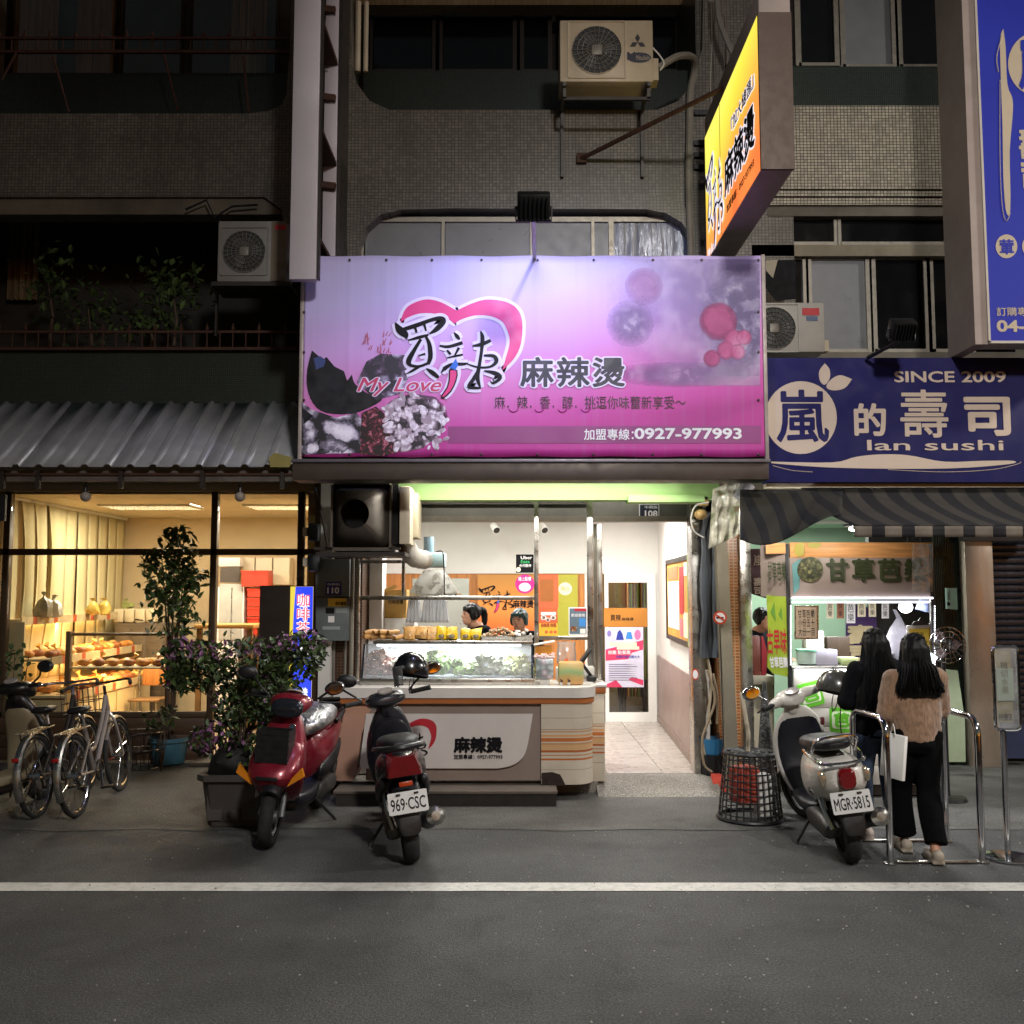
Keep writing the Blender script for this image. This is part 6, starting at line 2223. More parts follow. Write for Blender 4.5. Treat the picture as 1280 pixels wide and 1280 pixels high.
# ================================================================ bakery (left shop) room and glass front
YG = 10.6
BXL, BXR, BYB, BZC = -5.78, -2.28, 14.1, 2.92
WARMW = M('cream_bakery_wall', '#cab592', .75, 0, .05, 2, .05, 30, dirt=.08, dirtc=(.4, .3, .15))
mb = MB()
mb.bx(BXL - .1, BXL, YG - .1, BYB, 0, BZC)
mb.build('side_wall', WARMW, LFT, smooth=0)
mb = MB()
mb.bx(BXR, BXR + .1, YG + .1, BYB, 0, BZC)
mb.build('side_wall', WARMW, LFT, smooth=0)
mb = MB()
mb.bx(BXL - .1, BXR + .1, BYB, BYB + .1, 0, BZC)
mb.build('rear_wall', WARMW, LFT, smooth=0)
mb = MB()
mb.bx(BXL - .1, BXR + .1, YG - .1, BYB + .1, -.05, .03)
mb.build('shop_floor', M('bakery_floor', '#8d7f6a', .4, 0, .1, 3), LFT, smooth=0)
mb = MB()
mb.bx(BXL - .1, BXR + .1, YG - .05, BYB + .1, BZC + .02, BZC + .1)
mb.build('ceiling_slab', WARMW, LFT, smooth=0)
for x0, x1 in ((-14, BXL - .1), (5.6, 14)):
 mb = MB()
 mb.bx(x0, x1, 10.5, 10.65, 0, 9)
 mb.build('wall', PLAST, LFT if x0 < 0 else RGT, smooth=0)
CEILT = M('ceiling_tile', '#cfc0a0', .75, 0, .04, 3, .08, 60)
TW, TD = .6, .6
m0 = {}
for i in range(6):
 for j in range(6):
  x0, y0 = BXL + .02 + i * TW, YG + .02 + j * TD
  if (i, j) in ((1, 2), (2, 2), (4, 2), (5, 2)):
   continue
  w, d = min(TW - .008, BXR - x0), min(TD - .008, BYB - y0)
  k = (round(w, 3), round(d, 3))
  if w < .05 or d < .05:
   continue
  if k not in m0:
   m2 = MB(); m2.bx(0, w, 0, d, 0, .015); m0[k] = m2.mesh('ceiling_tile', CEILT, 0)
  q = bpy.data.objects.new('ceiling_tile', m0[k]); COL.objects.link(q)
  q.parent = LFT
  q.location = Vector((x0, y0, BZC - .005)) - ROOTS[LFT.name]
for i, xx in enumerate((BXL + .02 + TW, BXL + .02 + 4 * TW)):
 y0 = YG + .02 + 2 * TD
 lp = thing('ceiling_lamp', 'recessed louvred ceiling light ' + ('nearer the bakery curtains' if i == 0 else 'above the bakery cupboard and fridge'), 'ceiling lamp', (xx + .6, y0 + .3, BZC - .02))
 mb = MB()
 for k in range(4):
  mb.cyl((xx + .05, y0 + .09 + k * .14, BZC + .01), (xx + 1.14, y0 + .09 + k * .14, BZC + .01), .014, n=6)
 mb.build('tube', EM('warm_tube', (1, .9, .7), 9), lp)['kind'] = 'stuff'
 mb = MB()
 for k in range(11):
  mb.bx(xx + .05 + k * .108, xx + .056 + k * .108, y0 + .02, y0 + .57, BZC - .03, BZC + .0)
 for k in range(5):
  mb.bx(xx + .02, xx + 1.17, y0 + .02 + k * .137, y0 + .027 + k * .137, BZC - .031, BZC - .001)
 mb.build('louvre', M('louvre_cream', '#d8cfb8', .4), lp, smooth=0)
 lamp('bakery_lamp', 'AREA', (xx + .6, y0 + .3, BZC - .04), 78, (1, .88, .68), lp, (xx + .6, y0 + .3, 0), 1.1, .5)
# glass front: brown frame members each a part
BRFR = M('brown_shopfront_frame', '#4c3d2e', .45, .2, .12, 5, .05)
gf = thing('glass_shopfront', 'brown framed glass shopfront of the bakery with transom panes', 'shopfront', (-4.2, YG, 0))
zT, zM, zB = P(0, 612, YG).z, P(0, 690, YG).z, P(0, 893, YG).z
xs_ = [P(q, 0, YG).x for q in (-200, 4, 265, 374, 396)]
def gbar(x0, x1, z0, z1, d=.07):
 mb = MB(); mb.bx(x0, x1, YG - .03, YG - .03 + d, z0, z1, .004); return mb.build('frame_bar', BRFR, gf)
gbar(xs_[0], xs_[4], zT, zT + .06)
gbar(xs_[0], xs_[4], zM - .035, zM + .035, .08)
for x in xs_[1:]:
 gbar(x - .035, x + .035, .03, zT, .09)
gbar(xs_[0], xs_[2] - .036, zB - .03, zB + .03, .08)
mb = MB(); mb.bx(xs_[0], xs_[4], YG - .02, YG + .04, zT + .061, BZC + .35); mb.build('upper_strip', WARMW, gf, smooth=0)
for x0, x1 in zip(xs_, xs_[1:]):
 mb = MB(); mb.bx(x0 + .036, x1 - .036, YG + .0, YG + .006, zM + .036, zT - .001); mb.build('pane', GLASS, gf, smooth=0)
 if x0 != xs_[2]:
  mb = MB(); mb.bx(x0 + .036, x1 - .036, YG + .0, YG + .006, zB + .031 if x0 < xs_[2] else .05, zM - .036); mb.build('pane', GLASS, gf, smooth=0)
# low timber base wall under the glass
WBR = wood('brown_base_timber', '#4a3423', 2.5, 0)
bs = thing('timber_base', 'low brown timber base under the bakery glass', 'base wall', (-4.6, YG, 0))
k = 0
for (z0, z1) in ((.03, .16), (.165, .30), (.305, zB - .032)):
 mb = MB(); mb.bx(xs_[0], xs_[2] - .04, YG - .08 + .006 * k, YG + .05, z0, z1, .004); mb.build('plank', WBR, bs); k += 1
mb = MB(); mb.bx(xs_[2] - .1, xs_[4], YG - .35, YG + .05, 0, .05, .006)
tag(mb.build('doorstep', M('doorstep_stone', '#6a6256', .7, 0, .15, 4, .1)), 'stone doorstep at the bakery entrance', 'doorstep')
# hanging vertical strips along the left wall
BL = M('ivory_blind_fabric', '#c9bd92', .85, 0, .06, 5, .1, 50)
vb = thing('vertical_blind', 'ivory vertical blind strips covering the bakery side wall', 'blind', (BXL + .1, 12.2, .9))
rg = random.Random(31)
for k in range(11):
 y = YG + .2 + k * .312
 tw = (rg.uniform(.3, .9) if k < 4 else rg.uniform(0, .12)) * rg.choice([-1, 1])
 mb = MB()
 def strip(u, v, y=y, tw=tw):
  a_ = tw * math.sin(v * 2.6)
  w = (u - .5) * .29
  return Vector((BXL + .1 + abs(w * math.sin(a_)) + .02 * (1 - v) * math.sin(y * 3), y + w * math.cos(a_), .8 + (BZC - .84) * v))
 mb.grid(strip, 3, 10)
 mb.build('strip', BL, vb, thick=.002)
mb = MB(); mb.bx(BXL + .06, BXL + .14, YG + .05, BYB - .05, BZC - .045, BZC - .01); mb.build('head_rail', WHITEPL, vb, smooth=0)
# stepped bread shelves along that wall
LW = M('pale_shelf_laminate', '#c9b48a', .5, 0, .06, 4, .03)
TRIM = stripes('shelf_price_strip', '#c9b48a', '#b9542a', .5, .2, 1, .6)
sh = thing('bread_shelves', 'stepped bread shelves with warm lamps along the bakery blind', 'shelves', (-5.4, 12.0, 0))
TIERS = ((1.50, -5.47, BXL + .02), (1.06, -5.12, BXL + .02), (.66, -4.95, BXL + .02))
for z, xe, xw in TIERS:
 mb = MB(); mb.bx(xw + .16, xe, 10.75, 13.35, z, z + .03, .004); s_ = mb.build('shelf', LW, sh)
 mb = MB(); mb.bx(xe + .001, xe + .015, 10.75, 13.35, z - .04, z + .05); mb.build('price_rail', TRIM, s_, smooth=0)
 mb = MB(); mb.bx(xw + .16, xe, 13.36, 13.375, z - .05, z + .04); mb.build('shelf_end', LW, s_, smooth=0)
 if z > .8:
  mb = MB(); mb.cyl((xe - .1, 10.9, z - .03), (xe - .1, 13.2, z - .03), .014, n=8); mb.build('lamp_tube', EM('amber_tube', (1, .62, .22), 12), sh)
  lamp('shelf_lamp', 'AREA', (xe - .1, 12.05, z - .05), 42, (1, .62, .26), sh, (xe - .16, 12.05, 0), .05, 2.3)
mb = MB(); mb.bx(BXL + .2, -4.97, 10.8, 13.3, .03, .655)
cb2 = mb.build('cupboard', LW, sh, smooth=0)
for y in (11.0, 11.6, 12.2, 12.8):
 mb = MB(); mb.bx(-4.969, -4.955, y, y + .5, .08, .6, .003); mb.build('cupboard_door', LW, cb2, smooth=0)
mb = MB(); mb.bx(-5.6, -5.5, 10.72, 10.749, .03, 1.5); mb.build('upright', LW, sh, smooth=0)
for px in (26,):
 mb = MB(); q = P(px, 0, 10.72); mb.bx(q.x - .05, q.x + .05, 10.69, 10.715, .03, 1.5); mb.build('upright', LW, sh, smooth=0)
# bread packets in rows on the shelves: each one a thing
BREAD = [M('bun_golden', '#b5732c', .55, 0, .3, 18, .3, 40), M('bun_pale', '#c99a58', .55, 0, .25, 18, .3, 40), M('bun_brown', '#8a4d1c', .55, 0, .3, 18, .3, 40)]
WRAP = M('cellophane_wrap', '#d9a95c', .15, 0, .4, 20, .9, 30)
def bun_mesh(seed, mt, wrap):
 rg = random.Random(seed)
 mb = MB()
 mb.ell((0, 0, .04), (.075, .065, .042), 12, 8)
 for v_ in mb.bm.verts:
  v_.co += v_.co.normalized() * .012 * noise.noise(v_.co * 18 + Vector((seed, 0, 0)))
  v_.co.z = max(0, v_.co.z)
 if wrap:
  mb.tube([(.05, 0, .06), (.085, 0, .09), (.11, 0, .13)], [.03, .008, .035], 8)
 return mb.mesh('bread', mt, 60)
bm_ = [bun_mesh(i, (BREAD + [WRAP])[i % 4], i % 4 == 3) for i in range(8)]
kind = ['golden bread bun', 'pale bread bun', 'dark brown bread bun', 'cellophane wrapped bread bun'] * 2
where = ['', 'middle', 'lowest']
rg = random.Random(17)
for ti, (z, xe, xw) in enumerate(TIERS):
 if ti == 0:
  continue
 for y in [10.95 + k * .185 for k in range(13)]:
  for x in ((xe - .12, xe - .32) if ti == 1 else (xe - .1, xe - .29, xe - .48)):
   i = rg.randrange(8)
   q = bpy.data.objects.new('bread', bm_[i]); COL.objects.link(q)
   q.location = (x + rg.uniform(-.02, .02), y + rg.uniform(-.02, .02), z + .032)
   q.rotation_euler = (0, 0, rg.uniform(0, 6))
   tag(q, kind[i] + ' on the ' + where[ti] + ' bakery shelf', 'bread', 'bread on the bakery shelves')
# things on the top shelf: tied bags and round cases
def tied_bag(px, py, Y, w, h, mt, label, zb=None):
 c = P(px, py, Y)
 z = c.z if zb is None else zb
 mb = MB()
 prof = [(.7, 0), (1, .08), (1.02, .35), (.8, .62), (.35, .78), (.12, .84), (.3, .93), (.42, 1.0)]
 mb.loft([[Vector((c.x + w * k * math.cos(q) * (1 + .1 * math.sin(5 * q)), Y + w * .7 * k * math.sin(q), z + h * u)) for q in [i * .3927 for i in range(16)]] for k, u in prof])
 for v_ in mb.bm.verts:
  v_.co += Vector((1, 1, .5)) * (.03 * noise.noise(v_.co * 12) + .012 * noise.noise(v_.co * 40))
 return tag(mb.build('tied_bag', mt), label, 'bag', 'bags in the bakery')
BAGB = M('bread_in_bag', '#8a8069', .25, 0, .3, 10, .6, 20)
BAGW = M('white_bag', '#c9c4b4', .3, 0, .1, 8, .6, 20)
tied_bag(54, 772, 11.2, .1, .3, BAGB, 'clear tied bag of dark bread on the top bakery shelf', 1.532)
tied_bag(67, 770, 11.35, .09, .26, BAGW, 'whitish tied bag beside the dark bread bag', 1.532)
tied_bag(116, 766, 12.4, .075, .22, M('yellow_cookie_bag', '#b59a4c', .25, 0, .3, 14, .5, 20), 'small tied cookie bag left of its twin on the top shelf', 1.532)
tied_bag(130, 766, 12.6, .075, .22, M('yellow_cookie_bag', '#b59a4c', .25, 0, .3, 14, .5, 20), 'small tied cookie bag right of its twin on the top shelf', 1.532)
# row of toast loaves on a cabinet in the back
cab = thing('bakery_cabinet', 'brown low cabinet with wrapped toast loaves in the back of the bakery', 'cabinet', P(170, 880, 13.4))
a, b = P(143, 0, 13.4), P(206, 0, 13.4)
zc2 = P(0, 779, 13.4).z
mb = MB(); mb.bx(a.x, b.x, 13.4, 13.9, .03, zc2, .006); mb.build('carcass', wood('cabinet_timber', '#5f5140', 3, 0), cab)
for k in range(3):
 mb = MB(); w = (b.x - a.x) / 3; mb.bx(a.x + k * w + .02, a.x + (k + 1) * w - .02, 13.385, 13.399, .08, zc2 - .06, .003); mb.build('door', wood('cabinet_timber', '#5f5140', 3, 0), cab)
for k in range(4):
 q = P(150 + k * 13.5, 0, 13.55)
 mb = MB(); mb.bx(q.x - .07, q.x + .07, 13.45, 13.7, zc2 + .001, zc2 + .2, .03)
 for v_ in mb.bm.verts:
  v_.co += Vector((1, 1, 1)) * .012 * noise.noise(v_.co * 14)
 tag(mb.build('toast_bag', M('toast_wrapper', '#d3c3a0', .35, 0, .1, 8, .4, 20)), ['leftmost wrapped toast loaf in the row on the brown bakery cabinet', 'second wrapped toast loaf in the row on the brown bakery cabinet', 'third wrapped toast loaf in the row on the brown bakery cabinet', 'wrapped toast loaf at the far right end of the cabinet row'][k], 'toast loaf', 'toast loaves on the cabinet')
 if k == 1:
  tied_bag(158, 0, 13.75, .08, .14, M('green_bag', '#9aa060', .3, 0, .2, 9, .4), 'greenish tied bag standing behind the toast loaves', zc2 + .2)
# display stand behind the glass
ds = thing('display_stand', 'wooden two rail display stand of bread trays behind the bakery glass', 'display stand', P(147, 880, 10.95))
WST = wood('stand_timber', '#6b5236', 2, 2)
YDs = 10.95
for px in (85, 211):
 q = P(px, 0, YDs); mb = MB(); mb.bx(q.x - .03, q.x + .03, YDs, YDs + .06, .03, P(0, 789, YDs).z, .01); mb.build('post', WST, ds)
a, b = P(88, 793, YDs), P(208, 793, YDs)
mb = MB(); mb.cyl((a.x, YDs + .03, a.z), (b.x, YDs + .03, a.z), .018, n=8); mb.build('rail', WST, ds)
zs = P(0, 834, YDs).z
mb = MB(); mb.bx(a.x, b.x, YDs + .005, YDs + .45, zs - .02, zs, .004); mb.build('tray', LW, ds)
for k in range(12):
 q = bpy.data.objects.new('bread', bm_[(k * 3) % 8]); COL.objects.link(q)
 q.location = (a.x + .1 + k * .086, YDs + .16 + .12 * (k % 2), zs + .002); q.rotation_euler = (0, 0, k * 1.3)
 tag(q, kind[(k * 3) % 8] + ' on the wooden display stand', 'bread', 'bread on the display stand')
# chairs, tables, fridge, crates, cupboard at the back right
CH = thing('chair', 'wooden chair with curved steel back in the bakery', 'chair', P(185, 870, 12.6))
c = P(188, 0, 12.6)
mb = MB(); mb.bx(c.x - .2, c.x + .2, 12.4, 12.8, .43, .46, .01); mb.build('seat', WST, CH)
mb = MB(); mb.tube([(c.x + .19, 12.8, .46), (c.x + .22, 12.82, .75), (c.x + .15, 12.84, .95), (c.x - .15, 12.84, .95), (c.x - .22, 12.82, .75), (c.x - .19, 12.8, .46)], .016, 8); mb.build('back_frame', STEEL, CH)
mb = MB(); mb.bx(c.x - .17, c.x + .17, 12.81, 12.84, .6, .92, .01); mb.build('back_panel', wood('chair_panel', '#a9713f', 2, 2), CH)
for dx in (-.17, .17):
 for dy in (12.43, 12.77):
  mb = MB(); mb.cyl((c.x + dx, dy, .03), (c.x + dx, dy, .43), .016, n=8); mb.build('leg', STEEL, CH)
TB = thing('table', 'light wooden table inside the bakery doorway', 'table', P(300, 870, 12.4))
a, b = P(248, 0, 12.4), P(322, 0, 12.4)
zt_ = P(0, 780, 12.4).z
mb = MB(); mb.bx(a.x, b.x, 12.2, 12.8, zt_ - .05, zt_, .008); mb.build('top', wood('table_top_timber', '#b58a50', 2, 0), TB)
for x in (a.x + .06, b.x - .06):
 for y in (12.26, 12.74):
  mb = MB(); mb.bx(x - .03, x + .03, y - .03, y + .03, .03, zt_ - .05); mb.build('leg', WST, TB, smooth=0)
FZ = thing('fridge', 'white glass door fridge with dark top in the bakery', 'fridge', P(288, 870, 13.4))
a, b = P(268, 0, 13.4), P(304, 0, 13.4)
mb = MB(); mb.bx(a.x, b.x, 13.4, 13.95, .03, 1.9, .01); mb.build('cabinet', WHITEPL, FZ)
mb = MB(); mb.pxbox(275, 709, 300, 728, 13.39, .012); mb.build('dark_header', M('fridge_header', '#4a453f', .4), FZ, smooth=0)
mb = MB(); mb.pxbox(273, 730, 303, 800, 13.385, .01, .003); mb.build('door', M('fridge_glass', '#a9aaa4', .15, 0, .15, 4, .02), FZ)
mb = MB(); mb.pxbox(288, 735, 290, 800, 13.375, .01); mb.build('handle', STEEL, FZ, smooth=0)
CR = M('red_crate_plastic', '#b5341f', .5, 0, .12, 6, .1)
cr0 = None
for i, (px, py, Y) in enumerate(((318, 733, 13.3), (320, 746, 13.35), (320, 758, 13.35), (320, 770, 13.35), (320, 782, 13.35), (320, 794, 13.35))):
 q = P(px, py, Y)
 w = .36 if i == 0 else .24
 h = .22 if i == 0 else .12
 cr = thing('crate', ['large red plastic crate on top of the bakery crate stack', 'red crate second from the top of the bakery stack', 'red crate third from the top of the bakery stack', 'red crate fourth from the top of the bakery stack', 'red crate fifth from the top of the bakery stack', 'lowest visible red crate of the bakery stack'][i], 'crate', (q.x, Y, q.z), 'red crates in the bakery')
 mb = MB()
 for s in ((-w / 2, -w / 2 + .01, 0, .3), (w / 2 - .01, w / 2, 0, .3), (-w / 2 + .01, w / 2 - .01, 0, .01), (-w / 2 + .01, w / 2 - .01, .29, .3)):
  mb.bx(q.x + s[0], q.x + s[1], Y + s[2], Y + s[3], q.z, q.z + h)
 mb.bx(q.x - w / 2 + .01, q.x + w / 2 - .01, Y + .01, Y + .29, q.z, q.z + .01)
 mb.bx(q.x - w / 2 - .008, q.x + w / 2 + .008, Y - .008, Y - .0005, q.z + h - .03, q.z + h)
 mb.build('body', CR, cr, smooth=0)
mb = MB(); q = P(320, 800, 13.5); mb.bx(q.x - .2, q.x + .2, 13.34, 13.7, .03, q.z - .01, .01)
tag(mb.build('crate_trolley', BLACKPL), 'dark trolley under the stack of red crates', 'trolley')
cbd = thing('wall_cupboard', 'cream wall cupboard panels above the red crates in the bakery', 'cupboard', P(340, 740, 13.7))
for (x0, x1) in ((302, 318), (319, 340), (341, 362)):
 mb = MB(); mb.pxbox(x0, 697, x1, 731, 13.7, .3, .004); mb.build('door', M('cream_cupboard_door', '#c0b69c', .5, 0, .05, 3), cbd)
mb = MB(); mb.pxbox(268, 697, 300, 708, 13.5, .4, .004)
tag(mb.build('air_curtain', WHITEPL), 'long white air curtain unit above the bakery fridge', 'air curtain')
# standing lightbox with blue and yellow face, partly behind the flowers
lb = thing('lightbox_sign', 'dark cased lightbox with glowing blue and yellow face beside the bakery door', 'sign', P(352, 880, 9.75))
YL = 9.8
a, b = P(323, 0, YL), P(362, 0, YL)
c = P(385, 0, YL - .35)
zt_, zb2 = P(0, 732, YL).z, .25
mb = MB()
mb.loft([[Vector((a.x, YL + .02, z)), Vector((b.x, YL - .02, z)), Vector((b.x + .22, YL + .28, z)), Vector((a.x + .22, YL + .34, z))] for z in (zb2, zt_)])
mb.build('casing', M('dark_brown_casing', '#332b26', .5, .1, .1, 3, .05), lb, smooth=0)
d_ = (Vector((b.x + .22, YL + .28, 0)) - Vector((b.x, YL - .02, 0)))
az = math.atan2(.10, .26)
fm = FR(Vector((b.x + .006, YL - .03, zb2)), az)
w_, h_ = .23, zt_ - zb2
LBY = EM('lit_yellow', '#e8d24a', .9); LBB = EM('lit_blue', '#2b3fd8', 1.5); LBW = EM('lit_white', '#f0f0f4', 1.3); LBR = EM('lit_red', '#d8405a', 1.2)
mb = MB(); mb.prism([(0, .01), (w_, .01), (w_, h_ - .01), (0, h_ - .01)], fm, .008); mb.build('lit_face', LBY, lb, smooth=0)
mb = MB(); mb.prism(smoothpts([(.05, h_ - .012), (.032, h_ * .75), (.036, h_ * .45), (.06, .012)], 5) + [(w_ - .004, .012), (w_ - .004, h_ - .012)], fm @ Matrix.Translation((0, 0, .0085)), .001); mb.build('blue_panel', LBB, lb, smooth=0)
lettering('咖啡茶', LBW, lb, fm @ Matrix.Translation((.06, h_ - .5, .0105)), .14, .42, bold=.05, ext=.001, vertical=True)
lettering('咖啡茶', LBR, lb, fm @ Matrix.Translation((.06, h_ - .5, .0118)), .14, .42, bold=.005, ext=.001, vertical=True)
mb = MB(); mb.prism([(.06 + .05 + .05 * math.cos(q * .5236) * (1 + .2 * math.sin(q * 3)), h_ - .68 + .07 * math.sin(q * .5236)) for q in range(12)], fm @ Matrix.Translation((.03, 0, .0105)), .001); mb.build('white_emblem', LBW, lb, smooth=0)
lettering('港式麵包', LBW, lb, fm @ Matrix.Translation((.09, .12, .0105)), .1, .5, bold=.03, ext=.001, vertical=True)
mb = MB(); mb.bx(a.x + .05, b.x, YL + .05, YL + .2, 0.004, zb2); mb.build('foot', DARKMET, lb, smooth=0)
# two round frosted lamps hanging from the awning, unlit
for i, px in enumerate((107, 300)):
 q = P(px, 621, 8.75)
 bl = thing('globe_lamp', ['unlit frosted globe lamp hanging from the awning before the blinds', 'unlit frosted globe lamp hanging from the awning above the bakery door'][i], 'globe lamp', q, 'globe lamps under the awning')
 mb = MB(); mb.ell(q, .047, 16, 10); mb.build('globe', M('frosted_globe', '#8d857c', .4), bl)
 mb = MB(); mb.cyl(q + Vector((0, 0, .04)), q + Vector((0, 0, .11)), .022, .016, 10); mb.build('holder', BLACKPL, bl)
 mb = MB(); mb.cyl(q + Vector((0, 0, .1)), q + Vector((0, 0, .2)), .004, n=5); mb.build('wire', BLACKPL, bl)
# small sign bracket at far left edge
mb = MB(); mb.pxbox(-4, 618, 7, 651, 8.7, .03)
tag(mb.build('hanging_plate', BLACKPL, smooth=0), 'small black plate hanging from the awning at its far corner', 'plate')
# ================================================================ plants
def leaf_cloud(mb, pts, size, rg, jit=.6):
 for p in pts:
  s = size * rg.uniform(.6, 1.3)
  m_ = Matrix.Translation(p) @ Matrix.Rotation(rg.uniform(0, 6.28), 4, 'Z') @ Matrix.Rotation(rg.uniform(-1.2, 1.2), 4, 'X') @ Matrix.Rotation(rg.uniform(-.8, .8), 4, 'Y')
  vs = [mb.bm.verts.new(m_ @ Vector(q)) for q in ((0, -s, 0), (s * .5, -s * .2, s * .12), (s * .35, s * .55, 0), (0, s, -s * .1), (-s * .35, s * .55, 0), (-s * .5, -s * .2, s * .12))]
  mb.bm.faces.new((vs[0], vs[1], vs[2], vs[3]))
  mb.bm.faces.new((vs[0], vs[3], vs[4], vs[5]))
def leafmat(name, cols, rough=.45):
 m, t, b, o = nmat(name)
 v = ocoord(t)
 n = tex(t, 'ShaderNodeTexNoise', v, Scale=9, Detail=3)
 t.links.new(ramp(t, n.outputs[0], [(.3 + .4 * i / max(1, len(cols) - 1), C(c)) for i, c in enumerate(cols)]), b.inputs['Base Color'])
 b.inputs['Roughness'].default_value = rough
 b.inputs['Subsurface Weight'].default_value = 0
 return m
LEAFD = leafmat('dark_green_leaves', ['#233418', '#3c5428', '#557038'])
LEAFB = leafmat('shrub_leaves', ['#222c1a', '#3a4c28', '#566a36'])
FLOW = leafmat('purple_flowers', ['#4f2a4c', '#7c4a76', '#9c7294'], .6)
BARK = M('thin_bark', '#4f4034', .85, 0, .25, 12, .4, 40)
# ficus in blue pot
q = G(216, 953)
fx, fy = q.x, q.y - .12
tr = thing('potted_tree', 'slender ficus tree with dark crown in a blue pot before the bakery', 'tree', (fx, fy, .0))
mb = MB(); mb.lathe([(.13, .004), (.16, .02), (.19, .24), (.215, .25), (.215, .29), (.19, .29), (.18, .25), (.01, .25)], Matrix.Translation((fx, fy, 0)), 24); mb.build('pot', M('blue_glazed_pot', '#3f6a7c', .4, 0, .1, 5, .05, dirt=.2), tr)
rg = random.Random(12)
ztop = P(216, 660, fy).z
tips = []
mb = MB()
for k in range(5):
 an = k * 1.256
 x0, y0 = fx + .03 * math.cos(an), fy + .03 * math.sin(an)
 h = rg.uniform(1.8, 2.25)
 pts_ = [(x0, y0, .25), (x0 + .02 * math.cos(an + 1), y0 + .02 * math.sin(an), .7), (fx + .05 * math.cos(an), fy + .05 * math.sin(an), 1.35), (fx + .14 * math.cos(an), fy + .14 * math.sin(an), h)]
 mb.tube(pts_, [.018, .015, .012, .005], 7)
 for j in range(9):
  u = rg.uniform(.5, 1)
  bp = Vector(pts_[2]).lerp(Vector(pts_[3]), u)
  a2 = rg.uniform(0, 6.28)
  tip = bp + Vector((math.cos(a2), math.sin(a2), rg.uniform(-.1, .7))) * rg.uniform(.12, .26)
  mb.tube([bp, (bp + tip) / 2 + Vector((0, 0, .03)), tip], [.005, .004, .002], 5)
  tips.append((bp, tip))
mb.build('trunk', BARK, tr)
pts_ = []
for bp, tip in tips:
 for k in range(9):
  u = rg.uniform(.3, 1.1)
  pts_.append(bp.lerp(tip, u) + Vector((rg.gauss(0, .035), rg.gauss(0, .035), rg.gauss(0, .04))))
for k in range(430):
 an, rr = rg.uniform(0, 6.28), rg.uniform(0, 1) ** .5
 zz_ = 1.36 + (ztop - 1.36) * rg.random() ** 1.1
 prof_ = .38 * math.sin(math.pi * min(1, max(.08, (zz_ - 1.22) / (ztop - 1.16)))) ** .6
 pts_.append(Vector((fx + prof_ * rr * math.cos(an), fy + prof_ * rr * math.sin(an), zz_ - (.18 if rr > .8 and rg.random() < .3 else 0))))
for k in range(12):
 pts_.append(Vector((fx + rg.uniform(-.03, .03), fy, ztop - .02 - rg.uniform(0, .15))))
mb = MB(); leaf_cloud(mb, pts_, .05, rg); mb.build('crown', LEAFD, tr, smooth=0)
# flowering shrub in a square dark planter
q = G(290, 1035)
px_, py_ = q.x, q.y + .22
PLM = M('dark_grey_planter', '#3f3a37', .6, 0, .12, 4, .1, dirt=.3)
pl = thing('flowering_shrub', 'wide purple flowering shrub in a dark square planter beside the red scooter', 'shrub', (px_, py_, 0))
mb = MB()
w0, w1 = .21, .25
mb.loft([[Vector((px_ + sx_ * w, py_ + sy_ * w, z)) for sx_, sy_ in ((-1, -.75), (-.75, -1), (.75, -1), (1, -.75), (1, .75), (.75, 1), (-.75, 1), (-1, .75))] for w, z in ((w0, .01), (w1, .36), (w1 + .035, .365), (w1 + .035, .41), (w1 - .01, .41), (w1 - .02, .36))])
mb.build('planter', PLM, pl, smooth=0)
for sx_ in (-1, 0, 1):
 mb = MB(); mb.prism([(-.06, .06), (.06, .06), (.065, .31), (-.065, .31)], FR(Vector((px_ + sx_ * .14, py_ - w0 - .022, 0)), 0, R(-6)), .008); mb.build('planter_panel', PLM, pl, smooth=0)
rg = random.Random(99)
mb = MB()
br_ = []
for k in range(16):
 an = rg.uniform(0, 6.28)
 L = rg.uniform(.5, .85)
 e = Vector((px_ + math.cos(an) * L * rg.uniform(.3, .75), py_ + math.sin(an) * L * .4, .55 + rg.uniform(.3, .85)))
 mid = Vector((px_ + math.cos(an) * .08, py_ + math.sin(an) * .08, .72))
 mb.tube([(px_ + rg.uniform(-.05, .05), py_ + rg.uniform(-.05, .05), .36), mid, (mid + e) / 2 + Vector((0, 0, .08)), e], [.013, .011, .008, .003], 6)
 br_.append((mid, e))
mb.build('stems', BARK, pl)
# crown volume follows the outline in the photograph: a wide top, a hanging left lobe
def place(x, y, d):
 return P(x, y, py_ + d)
crown, flow = [], []
LOB = [(250, 832, 48, 30, 260), (310, 830, 52, 34, 300), (365, 822, 40, 32, 240), (385, 810, 26, 24, 130), (300, 880, 36, 30, 220), (340, 870, 40, 36, 240), (270, 925, 34, 24, 180), (300, 935, 24, 26, 90), (232, 815, 30, 18, 110), (225, 850, 26, 18, 80), (345, 905, 24, 26, 110)]
for cx_, cy_, rx, ry, n in LOB:
 for k in range(int(n * 1.9)):
  an, rr = rg.uniform(0, 6.28), rg.random() ** .55
  x, y = cx_ + rx * rr * math.cos(an), cy_ + ry * rr * math.sin(an)
  p = place(x, y, rg.uniform(-.3, .3) * (1 - .4 * rr))
  isf = (y < cy_ - ry * .25 and cy_ < 840 and rg.random() < .45) or (cx_ < 290 and cy_ > 900 and rg.random() < .6) or rg.random() < .06
  (flow if isf else crown).append(p)
for k in range(60):
 x = rg.uniform(205, 398)
 p = place(x, rg.uniform(788, 812), rg.uniform(-.25, .25))
 (flow if rg.random() < .6 else crown).append(p)
mb = MB(); leaf_cloud(mb, crown, .036, rg); mb.build('crown', LEAFB, pl, smooth=0)
